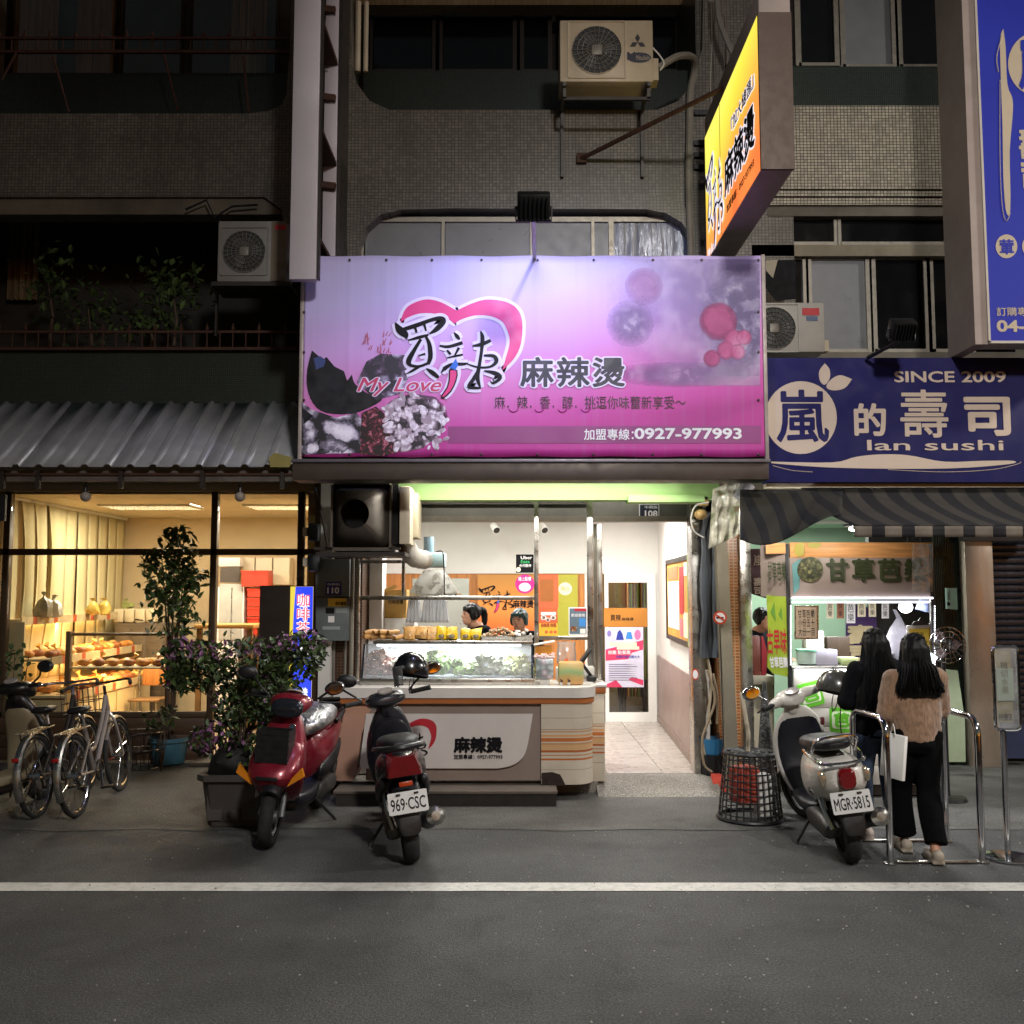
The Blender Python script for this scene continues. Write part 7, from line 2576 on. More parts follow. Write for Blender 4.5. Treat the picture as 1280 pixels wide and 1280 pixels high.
mb = MB(); leaf_cloud(mb, flow, .026, rg); mb.build('flowers', FLOW, pl, smooth=0)['kind'] = 'stuff'
# dark bagged bundle on the planter
mb = MB(); mb.ell(P(290, 955, py_ - .05), (.17, .15, .16), 16, 10)
for v_ in mb.bm.verts:
 v_.co += Vector((1, 1, 1)) * .04 * noise.noise(v_.co * 9)
tag(mb.build('soil_sack', M('black_sack', '#0f0e0e', .7, 0, .2, 6, .4, 14)), 'black sack slumped on the dark square planter', 'sack')
# second small plant behind the bicycles and baskets by the base
q = P(178, 950, 10.2)
pb = thing('wire_basket', 'dark wire basket beside the blue pot', 'basket', (q.x, 10.2, 0))
mb = MB()
for k in range(14):
 an = k * .4488
 mb.cyl((q.x + .17 * math.cos(an), 10.2 + .15 * math.sin(an), .01), (q.x + .21 * math.cos(an), 10.2 + .18 * math.sin(an), .38), .005, n=5)
mb.build('wires', DARKMET, pb)
for z, r_ in ((.012, .17), (.2, .19), (.38, .21)):
 mb = MB(); mb.tube([(q.x + r_ * math.cos(i * .2618), 10.2 + r_ * .87 * math.sin(i * .2618), z) for i in range(24)], .007, 5, closed=True); mb.build('ring', STEEL, pb)
q2 = P(205, 0, 10.3)
for i, (x, y, h, n, mt, lab) in enumerate(((P(205, 0, 9.95).x, 9.98, .62, 60, LEAFB, 'young leafy shoots rising behind the blue pot'), (P(10, 0, 8.6).x, 8.75, 1.28, 60, LEAFB, 'leafy potted plant behind the parked scooter handlebars'))):
 yp = thing('young_plant', lab, 'plant', (x, y, 0))
 rg = random.Random(i + 70)
 mb = MB()
 for k in range(4):
  mb.tube([(x, y, .01), (x + rg.uniform(-.05, .05), y, h * .5), (x + rg.uniform(-.12, .12), y + rg.uniform(-.08, .08), h)], [.008, .006, .003], 5)
 mb.build('stems', BARK, yp)
 mb = MB(); leaf_cloud(mb, [Vector((x + rg.gauss(0, .07), y + rg.gauss(0, .06), h * rg.uniform(.68, 1.06))) for k in range(n)], .04, rg); mb.build('leaves', mt, yp, smooth=0)
# dim plants in the dark upper recess
for i, (cx_, cy_, rx, ry, n, lab) in enumerate(((215, 360, 45, 40, 220, 'dim bushy plant in the dark balcony left of the air conditioner'), (110, 385, 60, 50, 160, 'dim straggly plant in the middle of the dark balcony'), (185, 405, 40, 18, 80, 'dim low plant hanging over the dark balcony railing'), (60, 350, 40, 45, 100, 'dim plant beside the curtain of the dark balcony'))):
 rg = random.Random(i + 300)
 c = P(cx_, cy_ + ry, 9.75)
 yp = thing('balcony_plant', lab, 'plant', (c.x, 9.75, c.z), 'plants in the dark balcony')
 mb = MB(); mb.tube([(c.x, 9.75, P(0, 470, 9.75).z), (c.x + .05, 9.75, c.z), P(cx_, cy_, 9.75)], [.02, .015, .006], 6); mb.build('stem', BARK, yp)
 mb = MB()
 leaf_cloud(mb, [P(cx_ + rx * rg.gauss(0, .45), cy_ + ry * rg.gauss(0, .45), 9.75 + rg.uniform(-.15, .2)) for k in range(n)], .05, rg)
 mb.build('leaves', LEAFB, yp, smooth=0)
# ================================================================ guava stall
YV = 8.75
gs = thing('food_stall', 'guava fruit stall with pale header lettering and white tube lights', 'food stall', (P(1077, 0, YV).x, YV + .3, 0))
HDR = M('taupe_header_print', '#8f8078', .5, 0, .06, 3, .03)
PINE = wood('pine_header_strip', '#c98f56', 2.2, 0)
mb = MB(); mb.pxbox(988, 697, 1166, 746, YV, .04, .003); hd_ = mb.build('header_board', HDR, gs)
mb = MB(); mb.pxbox(988, 678, 1166, 697, YV - .003, .046, .003); mb.build('header_strip', PINE, hd_)
mb = MB()
a, b = P(988, 746, YV), P(1166, 678, YV)
def sidef(u, v, z0=a.z, z1=b.z):
 return Vector((a.x - .01 - .3 * u, YV + .02 + .5 * u, z0 + (z1 - z0) * v))
mb.grid(lambda u, v: Vector((P(985 - 27 * u, 0, YV).x, YV + .02 + .12 * u, a.z + (b.z - a.z) * v)), 2, 2); mb.build('header_return', HDR, gs, smooth=0, thick=.02)
mb = MB(); mb.pxbox(957.5, 679, 984, 692, YV - .002, .01); mb.build('header_strip', PINE, gs, smooth=0)
GRN = M('dark_olive_lettering', '#2f3a20', .5); GRN2 = M('lettering_shadow', '#6b6259', .5)
for i, ch in enumerate('甘草芭樂'):
 x0 = 1033 + i * 32.5
 pxtext(ch, GRN2, gs, x0 + 1.5, 700, x0 + 29, 729, YV - .004, bold=.05, ext=.002)
 pxtext(ch, GRN, gs, x0, 698, x0 + 27, 727, YV - .01, bold=.035, ext=.006)
pxtext('甘草芭樂', GRN, gs, 960, 702, 982, 726, YV - .004, ext=.002, bold=.01)
mb = MB(); mb.pxpoly([(1012.5 + 16 * math.cos(q * .2618), 712 + 16 * math.sin(q * .2618)) for q in range(24)], YV - .004, .008); mb.build('guava_disc', speckle('guava_picture', ['#39442a', '#77794a', '#23291a', '#9a9662'], 38, .5, .2), gs, smooth=0)
for pts_ in ([(994, 681), (1004, 678.5), (1005, 692), (998, 696), (993, 690)], [(1008, 679), (1026, 679), (1022, 685), (1012, 684)]):
 mb = MB(); mb.pxpoly(smoothpts(pts_ + pts_[:1], 3)[:-1], YV - .008, .003); mb.build('leaf_print', M('mustard_leaf', '#a3963a', .5), gs, smooth=0)
mb = MB(); mb.pxpoly([(990, 705), (1001, 698), (999, 735), (992, 744)], YV - .003, .002); mb.build('teal_print', M('teal_fade', '#5f8f90', .5), gs, smooth=0)
# clouded plastic film taped over the last character
mb = MB()
def film(u, v):
 x = 1140 + 26 * u; y = 680 + 60 * v
 return P(x, y, YV - .03 - .015 * noise.noise(Vector((u * 4, v * 7, 3))))
mb.grid(film, 14, 20); mb.build('plastic_film', BAG, gs)
for px in (986.5, 1167):
 mb = MB(); q = P(px, 0, YV); mb.bx(q.x - .015, q.x + .015, YV - .005, YV + .03, .02, P(0, 680, YV).z, .003); mb.build('post', BLACKPL, gs)
for px in (986.5, 1167):
 mb = MB(); q = P(px, 0, YV + .7); mb.bx(q.x - .015, q.x + .015, YV + .67, YV + .7, .02, P(0, 690, YV + .7).z); mb.build('post', BLACKPL, gs, smooth=0)
for i, yy in enumerate((747.5, 752.5)):
 a, b = P(990, yy, YV - .02 + .06 * i), P(1166, yy, YV - .02 + .06 * i)
 mb = MB(); mb.cyl(a, b, .008, n=8); mb.build('led_tube', EM('cool_led', (.9, .9, 1.0), 5), gs)
a, b = P(990, 752, YV), P(1166, 752, YV)
lamp('stall_lamp', 'AREA', ((a.x + b.x) / 2, YV + .14, a.z + .03), 30, (.95, .96, 1.0), gs, ((a.x + b.x) / 2, YV + .06, 0), b.x - a.x - .1, .05)
for px in (988.5, 1168.5):
 mb = MB()
 for k in range(26):
  q = P(px, 758 + k * 2.9, YV - .02); mb.ell(q, .006, 6, 4)
 mb.build('led_dots', EM('cool_led_dot', (.9, .92, 1.0), 5), gs)['kind'] = 'stuff'
zc3 = P(0, 833, YV).z
a, b = P(988, 0, YV), P(1168, 0, YV)
WPLK = M('white_plank', '#b9b5ac', .45, 0, .08, 3, .05, dirt=.12, stretch=(.2, 1, 4))
mb = MB(); mb.bx(a.x, b.x, YV - .04, YV + .68, zc3 - .02, zc3, .004); mb.build('counter_top', STEEL, gs)
zz0 = .12
for k in range(6):
 h_ = (zc3 - .03 - zz0) / 6
 mb = MB(); mb.bx(a.x + .02, b.x - .02, YV + .001 * (k % 2), YV + .03, zz0 + k * h_, zz0 + (k + 1) * h_ - .004, .003); mb.build('plank', WPLK, gs)
mb = MB(); mb.bx(a.x + .03, b.x - .03, YV - .012, YV - .002, zc3 - .04, zc3 - .024); mb.build('under_light', EM('under_led', (.95, .97, 1.0), 6), gs, smooth=0)
lamp('under_lamp', 'AREA', ((a.x + b.x) / 2, YV - .06, zc3 - .035), 5, (.95, .97, 1), gs, ((a.x + b.x) / 2, YV + .02, .3), b.x - a.x - .1, .02)
mb = MB(); mb.bx(a.x + .06, b.x - .06, YV + .04, YV + .6, .02, .118); mb.build('plinth', DARKMET, gs, smooth=0)
LG = M('bright_green_print', '#5fb52c', .45); LGW = M('pale_green_print', '#d9e8c8', .45)
for (cx, cy, s, an) in ((1013, 868, 15, .25), (1052, 900, 15, 0)):
 c = P(cx, cy, YV - .006); k = s * YV / FPX
 f_ = FR(c) @ Matrix.Rotation(an, 4, 'Z')
 mb = MB(); mb.prism([(-k, -k), (k, -k), (k, k), (-k, k)], f_, .003, .03); mb.build('guava_logo', LG, gs, smooth=0)
 mb = MB(); mb.prism([(-k * .8, -k * .7), (k * .8, -k * .7), (k * .8, k * .7), (-k * .8, k * .7)], f_ @ Matrix.Translation((0, 0, .0032)), .001, .03); mb.build('guava_logo', LGW, gs, smooth=0)
 lettering('芭', LG, gs, f_ @ Matrix.Translation((-k * .65, -k * .6, .0045)), k * 1.3, k * 1.2, bold=.06, ext=.001)
# boards, banners and price tags at the stall
def sheet(name, label, cat, pts, Y, mt, d=.006, grp=None):
 xs = [P(x, y, Y) for x, y in pts]
 t_ = thing(name, label, cat, (sum(p.x for p in xs) / len(xs), Y, min(p.z for p in xs)), grp)
 mb = MB(); mb.pxpoly(pts, Y, d); mb.build('sheet', mt, t_, smooth=0)
 return t_
mn = sheet('menu_board', 'framed beige menu board hanging at the stall front', 'menu', [(993, 757), (1023, 757), (1023, 799), (993, 799)], YV + .02, STEEL)
mb = MB(); mb.pxpoly([(995, 759), (1021, 759), (1021, 797), (995, 797)], YV + .013, .002); mb.build('menu_sheet', M('beige_menu_print', '#a8937c', .5), mn, smooth=0)
pxtext('甘草芭樂\n小份五十\n大份一百', BLACKINK, mn, 998, 762, 1018, 795, YV + .01, ext=.0006)
bnr = sheet('cloth_banner', 'lime green hanging banner with red and white characters beside the stall', 'banner', [(958, 744), (984, 746), (985, 780), (986, 832), (984, 846), (966, 842), (959, 834), (960, 790)], YV + .02, M('lime_banner', '#97ad2c', .7, 0, .12, 5, .15, 20))
pxtext('古早味', REDINK, bnr, 959, 786, 983, 818, YV + .012, bold=.02, ext=.001)
pxtext('甘草芭樂', WHITEINK, bnr, 962, 821, 985, 835, YV + .012, bold=.03, ext=.001, shear=-.2)
for pts_ in ([(963, 765), (968, 752), (970, 778)], [(973, 768), (977, 758), (978, 776)]):
 mb = MB(); mb.pxpoly(pts_, YV + .012, .001); mb.build('leaf_print', M('banner_green_print', '#5f8f2a', .6), bnr, smooth=0)
sb = sheet('cloth_banner', 'dark maroon shop banner with round crest behind the stall', 'banner', [(938, 686), (957.5, 686), (957.5, 748), (938, 742)], 9.9, M('maroon_banner', '#3a1c20', .7))
pxtext('嵐', TAN, sb, 942, 693, 955, 707, 9.89, ext=.001)
pxtext('壽司', TAN, sb, 942, 722, 955, 744, 9.89, ext=.001, bold=.02, vertical=True)
pb_ = sheet('cloth_banner', 'purple banner with large pale sushi characters inside the stall', 'banner', [(1057, 752), (1095, 762), (1097, 832), (1057, 832)], 10.4, M('purple_banner', '#4a2f6e', .7))
pxtext('壽\n司', M('cream_lettering', '#d9c9a0', .6), pb_, 1060, 781, 1092, 830, 10.38, bold=.05, ext=.001)
for i, (x, w, h_, mt) in enumerate(((1033, 9, 20, CRM), (1046, 9, 20, M('tag_rust', '#a3664a', .6)), (1058, 11, 26, WHITEINK), (1072, 10, 18, CRM), (1086, 9, 18, CRM), (1102, 9, 20, WHITEINK))):
 tg = sheet('price_tag', ['cream price slip left of the rust one under the stall tubes', 'rust coloured price slip under the stall tubes', 'longest white price slip under the stall tubes', 'cream price slip just right of the longest white one', 'cream price slip over the purple banner edge', 'white price slip set apart from the others'][i], 'price tag', [(x, 753), (x + w, 753), (x + w, 753 + h_), (x, 753 + h_)], 10.0, mt, .003, 'price slips under the tubes')
 pxtext('芭樂', BLACKINK, tg, x + 2, 755, x + w - 2, 751 + h_, 9.997, ext=.0005, vertical=True)
cl = sheet('clipboard', 'yellow price list on a clipboard at the right end of the stall', 'clipboard', [(1133, 782), (1166, 779), (1166, 850), (1133, 850)], YV + .1, WHITEPL)
mb = MB(); mb.pxpoly([(1136, 786), (1164, 785), (1164, 850), (1136, 850)], YV + .095, .002); mb.build('price_sheet', M('mustard_sheet', '#b3962c', .6), cl, smooth=0)
mb = MB(); mb.pxpoly(smoothpts([(1139, 782), (1142, 777), (1147, 776), (1150, 772), (1153, 776), (1158, 777), (1161, 781)], 3), YV + .08, .012); mb.build('clip', BLACKPL, cl, smooth=0)
pxtext('價目表\n一份五十\n三份一百', BLACKINK, cl, 1140, 790, 1160, 815, YV + .092, ext=.0005)
nt_ = sheet('notice_sheet', 'pale green notice taped to the dark ribbed wall', 'notice', [(1181, 735), (1196, 735), (1197, 762), (1182, 761)], 10.36, M('pale_green_paper', '#a9cfc4', .7), .003)
pxtext('公告事項', BLACKINK, nt_, 1184, 738, 1188, 750, 10.357, ext=.0005, vertical=True)
mb = MB(); mb.pxbox(1184, 753, 1188, 757, 10.357, .002); mb.build('stamp', BLACKINK, nt_, smooth=0)
# bulbs
bb = thing('bulb_lamp', 'bright round white bulb lamp hanging inside the stall', 'bulb lamp', P(1132, 768, 9.2))
mb = MB(); mb.ell(P(1132, 759, 9.2), (.065, .06, .055), 16, 10); mb.build('bulb', EM('bright_bulb', (1, .98, .92), 9), bb)
mb = MB(); q = P(1137, 752, 9.2); mb.cyl(q, (q.x, q.y, 2.6), .006, n=5); mb.build('wire', BLACKPL, bb)
lamp('bulb_light', 'POINT', P(1132, 772, 9.15), 3.5, (1, .97, .9), bb, size=.06)
rf = thing('reflector_lamp', 'blue and white reflector lamp shade hanging beside the bulb', 'lamp shade', P(1156, 766, 9.1))
q = P(1154, 758, 9.1)
mb = MB(); mb.lathe([(.02, .09), (.04, .07), (.058, .0), (.062, -.04), (.056, -.04), (.05, 0)], Matrix.Translation(q) @ Matrix.Rotation(.25, 4, 'Y'), 20, cap=False); mb.build('shade', M('blue_white_shade', '#8f9cc9', .4), rf, thick=.003)
mb = MB(); mb.cyl(q + Vector((0, 0, .09)), (q.x, q.y, 2.6), .006, n=5); mb.build('wire', BLACKPL, rf)
for i, (px, py, Y) in enumerate(((966, 651, 8.3), (1068, 661, 8.2))):
 lm = thing('awning_lamp', ['bright lamp under the drooping end of the striped awning', 'small lamp behind the striped awning valance'][i], 'lamp', P(px, py, Y))
 mb = MB(); mb.ell(P(px, py, Y), (.075 if i == 0 else .05, .04, .02), 12, 8); mb.build('diffuser', EM('white_lens', (1, .97, .9), 14), lm)
 mb = MB(); mb.box(P(px, py, Y) + Vector((0, .02, .03)), (.16, .08, .02), None, .004); mb.build('housing', BLACKPL, lm)
 lamp('awning_light', 'POINT', P(px, py, Y) + Vector((0, 0, -.05)), 20 if i == 0 else 12, (1, .95, .86), lm, size=.06)
rl_ = thing('ceiling_lamp', 'fill lamp added on the mint ceiling behind the stall', 'tube lamp', (3.2, 10.6, 2.56))
mb = MB(); mb.bx(2.6, 3.8, 10.57, 10.63, 2.585, 2.618); mb.build('housing', WHITEPL, rl_, smooth=0)
lamp('room_fill_lamp', 'AREA', (3.2, 10.6, 2.57), 60, (.92, 1, .92), rl_, (3.2, 10.6, 0), 1.1, .05)  # lamp and fixture added to brighten the mint walls
# containers on the stall counter
tb_ = thing('food_tub', 'clear tub with mint green lid on the stall counter', 'tub', P(1009, 832, 8.95))
q = P(1009, 832, 8.95)
mb = MB(); mb.lathe([(.075, 0), (.09, .01), (.095, .12), (.001, .121)], Matrix.Translation((q.x, 8.95, zc3 + .001)), 20); mb.build('tub', M('milky_tub', '#b9cfc4', .35), tb_)
mb = MB(); mb.lathe([(.1, .122), (.1, .14), (.001, .142)], Matrix.Translation((q.x, 8.95, zc3 + .001)), 20); mb.build('lid', M('mint_lid', '#7fc4a4', .4), tb_)
for i, (px, w, h_, mt, lab, Y) in enumerate(((1030, .2, .14, M('white_carton', '#cfcde0', .5, 0, .06, 4), 'white lilac carton of cups on the stall counter', 8.95), (1016, .17, .30, M('cream_tub', '#cfd3bc', .5), 'tall cream container behind the mint lidded tub', 9.2), (1045, .22, .24, wood('brown_case', '#3c2e20', 2, 2), 'brown wooden case at the back of the stall', 9.35), (1058, .16, .07, M('pale_lime_box', '#b7c98c', .5), 'flat pale green box on the stall counter', 8.95))):
 q = P(px, 0, Y); mb = MB(); mb.bx(q.x - w / 2, q.x + w / 2, Y - .07, Y + .07, zc3 + .001, zc3 + h_, .006)
 tag(mb.build('container', mt), lab, 'container')
bgx = P(1122, 800, 9.55)
mb = MB()
mb.loft([[Vector((bgx.x + r_ * math.cos(q) * (1 + .15 * math.sin(4 * q)), 9.55 + r_ * .6 * math.sin(q), bgx.z + z)) for q in [i * .3927 for i in range(16)]] for r_, z in ((.06, -.18), (.13, -.12), (.13, 0), (.07, .12), (.02, .2), (.02, .32))])
for v_ in mb.bm.verts:
 v_.co += Vector((1, 1, .6)) * (.07 * noise.noise(v_.co * 8) + .03 * noise.noise(v_.co * 21))
tag(mb.build('hanging_bag', M('white_film_bag', '#8f8d98', .25, 0, .08, 6, .7, 14)), 'bundle of white plastic bags hanging in the stall', 'bags')
# transparent fan standing beside the stall
fn = thing('pedestal_fan', 'round wire guarded fan on a pole beside the stall', 'fan', (P(1180, 0, 8.6).x, 8.6, 0))
q = P(1182, 806, 8.6)
mb = MB()
for r_ in (.16, .12, .07):
 mb.tube([(q.x + r_ * math.cos(i * .2618), 8.56 - .02 * (.16 - r_) * 10, q.z + r_ * math.sin(i * .2618)) for i in range(24)], .004, 5, closed=True)
for i in range(18):
 mb.cyl((q.x, 8.53, q.z), (q.x + .16 * math.cos(i * .349), 8.56, q.z + .16 * math.sin(i * .349)), .0025, n=4)
mb.build('guard', CHROME, fn)
mb = MB()
for i in range(3):
 mb.prism([(0, -.01), (.1, -.05), (.14, .01), (.08, .05)], FR((q.x, 8.6, q.z)) @ Matrix.Rotation(i * 2.09, 4, 'Z') @ Matrix.Rotation(.3, 4, 'X'), .003)
mb.build('fan_blade', M('clear_fan_blade', '#77666a', .3), fn, smooth=0)['kind'] = 'stuff'
mb = MB(); mb.cyl((q.x, 8.58, q.z), (q.x, 8.72, q.z), .05, n=12); mb.build('motor', BLACKPL, fn)
mb = MB(); mb.cyl((q.x, 8.66, .03), (q.x, 8.66, q.z - .04), .018, n=10); mb.build('pole', BLACKPL, fn)
mb = MB(); mb.lathe([(.16, .005), (.15, .03), (.02, .045)], Matrix.Translation((q.x, 8.66, 0)), 20); mb.build('base', BLACKPL, fn)
# side counter with brown board and red cloth left of the stall
sc_ = thing('side_table', 'cream side counter left of the stall under the maroon banner', 'counter', P(950, 950, 9.5))
a, b = P(936, 0, 9.55), P(962, 0, 9.55)
mb = MB(); mb.bx(a.x, b.x, 9.4, 9.9, P(0, 856, 9.4).z, P(0, 845, 9.4).z, .004); mb.build('top', CREAM, sc_)
mb = MB(); mb.bx(a.x, b.x, 9.45, 9.9, .02, P(0, 857, 9.4).z); mb.build('body', CREAM, sc_, smooth=0)
mb = MB(); mb.pxbox(939, 795, 950, 844, 9.45, .12, .004); tag(mb.build('upright_board', M('brown_red_board', '#6a3327', .5)), 'brown red upright board on the cream side counter', 'board')
mb = MB(); mb.pxpoly([(951, 795), (953, 795), (958, 815), (957, 844), (951, 844)], 9.5, .03); tag(mb.build('red_cloth', M('red_cloth_fabric', '#8f1f28', .8), smooth=0), 'red cloth hanging beside the brown board', 'cloth')
# ================================================================ black mesh basket turned upside down
q = G(948, 1033)
bq_ = thing('mesh_basket', 'black plastic mesh basket turned upside down on the pavement', 'basket', (q.x, q.y + .25, 0))
cx, cy = q.x, q.y + .25
r0, r1, hB = .252, .2, .53
mb = MB()
n = 28
for k in range(n):
 an = 2 * math.pi * k / n
 mb.tube([(cx + r0 * math.cos(an), cy + r0 * math.sin(an), .02), (cx + r1 * math.cos(an), cy + r1 * math.sin(an), hB)], .0095, 5, flat=.6)
for k in range(9):
 z = .06 + k * .054
 r_ = r0 + (r1 - r0) * z / hB
 mb.tube([(cx + r_ * math.cos(i * .1745), cy + r_ * math.sin(i * .1745), z) for i in range(36)], .006, 5, closed=True)
mb.build('mesh_side', BLACKPL, bq_)
mb = MB(); mb.tube([(cx + (r0 + .01) * math.cos(i * .1745), cy + (r0 + .01) * math.sin(i * .1745), .018) for i in range(36)], .016, 6, closed=True); mb.build('rim', BLACKPL, bq_)
mb = MB()
for r_ in (.2, .14, .08, .03):
 mb.tube([(cx + r_ * math.cos(i * .2618), cy + r_ * math.sin(i * .2618), hB + .002) for i in range(24)], .012, 6, closed=True)
for i in range(10):
 mb.cyl((cx, cy, hB + .002), (cx + .2 * math.cos(i * .628), cy + .2 * math.sin(i * .628), hB + .002), .007, n=5)
mb.build('base_grid', BLACKPL, bq_)
mb = MB(); mb.box((cx - .04, cy + .02, .27), (.2, .18, .3), Matrix.Rotation(.4, 4, 'Z'), .03); tag(mb.build('container', M('coral_plastic_can', '#b8503f', .45)), 'coral red container inside the black mesh basket', 'container')
mb = MB(); mb.box((cx + .1, cy - .02, .2), (.12, .12, .34), Matrix.Rotation(.2, 4, 'Z'), .02); tag(mb.build('container', WHITEPL), 'white container inside the black mesh basket', 'container')
mb = MB(); mb.tube([(cx - .01, cy, hB + .01), (cx + .0, cy + .02, hB + .15), (cx - .03, cy + .06, .95), (cx - .03, cy + .1, 1.0)], .017, 8)
tag(mb.build('hose', M('beige_hose', '#a39782', .6)), 'beige hose rising from the black mesh basket', 'hose')
q2 = P(957, 935, 8.4)
mb = MB(); mb.lathe([(.1, .0), (.085, .2), (.03, .9), (.012, 1.05), (.001, 1.06)], Matrix.Translation((q2.x, 8.4, .01)), 20)
tag(mb.build('folded_parasol', speckle('dotted_fabric', ['#1a1a1c', '#8a8a88', '#2a2a2c', '#1e1e20'], 90, .7, .1)), 'folded grey dotted parasol standing behind the mesh basket', 'parasol')
# ================================================================ queue rails and sign stand
def rail_u(name, label, x_near, y_near, x_far, y_far, h_=.97):
 a, b = G(x_near, y_near), G(x_far, y_far)
 t_ = thing(name, label, 'rail', (a + b) / 2)
 d = b - a
 pts_ = []
 n = 6
 r_ = .12
 pts_.append(Vector((a.x, a.y, .01)))
 for k in range(n + 1):
  an = math.pi / 2 * k / n
  pts_.append(a + d.normalized() * (r_ - r_ * math.cos(an)) + Vector((0, 0, h_ - r_ + r_ * math.sin(an))))
 for k in range(n + 1):
  an = math.pi / 2 * (1 - k / n)
  pts_.append(b - d.normalized() * (r_ - r_ * math.cos(an)) + Vector((0, 0, h_ - r_ + r_ * math.sin(an))))
 pts_.append(Vector((b.x, b.y, .01)))
 mb = MB(); mb.tube(pts_, .024, 12); mb.build('hoop', CHROME, t_)
 for e in (a, b):
  mb = MB(); mb.lathe([(.045, .004), (.045, .01), (.026, .014)], Matrix.Translation((e.x, e.y, 0)), 16); mb.build('foot', STEEL, t_)
 return a, b
a1, b1 = rail_u('queue_rail', 'chrome hoop rail between the white scooter and the two customers', 1113, 1080, 1070, 1052)
a2, b2 = rail_u('queue_rail', 'chrome hoop rail between the customers and the sign stand', 1228, 1078, 1183, 1052)
for lab, p, q in (('near floor bar joining the two chrome hoop rails', a1, a2), ('far floor bar joining the two chrome hoop rails', b1, b2)):
 mb = MB(); mb.box(((p.x + q.x) / 2, (p.y + q.y) / 2, .012), (q.x - p.x - .1, .04, .012), None, .004)
 tag(mb.build('floor_bar', STEEL), lab, 'floor bar')
q = G(1262, 1074)
ss = thing('sign_stand', 'chrome pole sign stand with framed price card', 'sign stand', (q.x, q.y + .02, 0))
sx, sy = q.x, q.y + .02
mb = MB(); mb.lathe([(.17, .005), (.17, .018), (.12, .03), (.03, .036)], Matrix.Translation((sx, sy, 0)), 32); mb.build('base', CHROME, ss)
zf0, zf1 = P(0, 912, sy).z, P(0, 808, sy).z
mb = MB(); mb.cyl((sx, sy, .03), (sx, sy, zf0 - .01), .022, n=14); mb.build('pole', CHROME, ss)
x0, x1 = P(1240, 0, sy).x, P(1271, 0, sy).x
fcx = (x0 + x1) / 2
fpts = rounded([(x0 - .0, zf0), (x1 + .0, zf0), (x1 + .0, zf1), (x0 - .0, zf1)], .04)
mb = MB(); mb.tube([(x, sy, z) for x, z in fpts], .012, 8, closed=True); mb.build('frame', CHROME, ss)
mb = MB(); mb.bx(x0 + .012, x1 - .012, sy - .003, sy + .003, zf0 + .01, zf1 - .01); mb.build('acrylic_sheet', BAG, ss, smooth=0)
mb = MB(); mb.bx(x0 + .015, x1 - .04, sy - .008, sy - .004, zf0 + .2, zf1 - .15); mb.build('price_card', M('pale_card', '#8f988e', .6), ss, smooth=0)
mb = MB(); mb.bx(x0 + .02, x1 - .045, sy + .004, sy + .008, zf0 + .05, zf1 - .03); mb.build('yellow_card', M('yellow_card', '#a8922c', .6), ss, smooth=0)
lettering('現切水果', M('ink_grey', '#77756c', .6), ss, FR((x0 + .05, sy - .009, zf0 + .25)), .05, .22, ext=.0005, vertical=True)
lettering('特價區', BLACKINK, ss, FR((x0 + .025, sy + .003, zf0 + .06)), .1, .05, ext=.0005, bold=.02)
# bits at the far right: dark cabinet foot and blue mural base
mb = MB(); mb.pxbox(1237, 905, 1290, 948, 10.3, .1)
tag(mb.build('low_panel', M('blue_scuffed_panel', '#232c4a', .6, 0, .3, 5, .1, dirt=.4), smooth=0), 'scuffed blue panel at the foot of the dark shutter', 'panel')
mb = MB(); mb.pxpoly([(1168, 835), (1196, 838), (1205, 900), (1206, 952), (1168, 952)], 9.9, .02)
tag(mb.build('leaning_board', M('pale_green_board', '#9aa88a', .7, 0, .15, 4, .1), smooth=0), 'pale green board leaning behind the chrome rail', 'board')
# ================================================================ scooters
def sring(x, zc, hw, hh, n=20, e=2.5, yc=0.0):
 out = []
 for i in range(n):
  q = 2 * math.pi * i / n
  c, s = math.cos(q), math.sin(q)
  out.append(Vector((x, yc + hw * math.copysign(abs(c) ** (2 / e), c), zc + hh * math.copysign(abs(s) ** (2 / e), s))))
 return out
def hring(z, xc, hd, hw, n=20, e=2.4):
 out = []
 for i in range(n):
  q = 2 * math.pi * i / n
  c, s = math.cos(q), math.sin(q)
  out.append(Vector((xc + hd * math.copysign(abs(c) ** (2 / e), c), hw * math.copysign(abs(s) ** (2 / e), s), z)))
 return out
def wheel(parent, x, z, r, w, mt, spin=None, spokes=5, steer=None):
 mb = MB()
 Mx = Matrix.Translation((x, 0, z)) @ Matrix.Rotation(R(90), 4, 'X')
 mb.lathe([(r * .62, -w * .32), (r * .66, -w * .3), (r * .66, w * .3), (r * .62, w * .32), (r * .58, w * .2), (r * .58, -w * .2), (r * .62, -w * .32)], Mx, 28, cap=False)
 for k in range(spokes):
  an = k * 2 * math.pi / spokes
  mb.box(Vector((x + r * .35 * math.cos(an), 0, z + r * .35 * math.sin(an))), (r * .55, w * .25, .022), Matrix.Rotation(-an, 4, 'Y'))
 mb.cyl((x, -w * .5, z), (x, w * .5, z), r * .2, n=14)
 if steer is not None:
  mb.xf(steer)
 wl_ = mb.build('wheel', mt, parent)
 mb = MB()
 prof = []
 for k in range(13):
  an = math.pi * (k / 12) - math.pi / 2
  prof.append((r - .05 + .05 * math.cos(an) ** .8 if abs(an) < 1.57 else r - .05, w * .5 * math.sin(an)))
 prof = [(r * .64, -w * .42)] + prof + [(r * .64, w * .42)]
 mb.lathe(prof, Mx, 36, cap=False)
 if steer is not None:
  mb.xf(steer)
 mb.build('tyre', RUBBER, wl_)
 return wl_
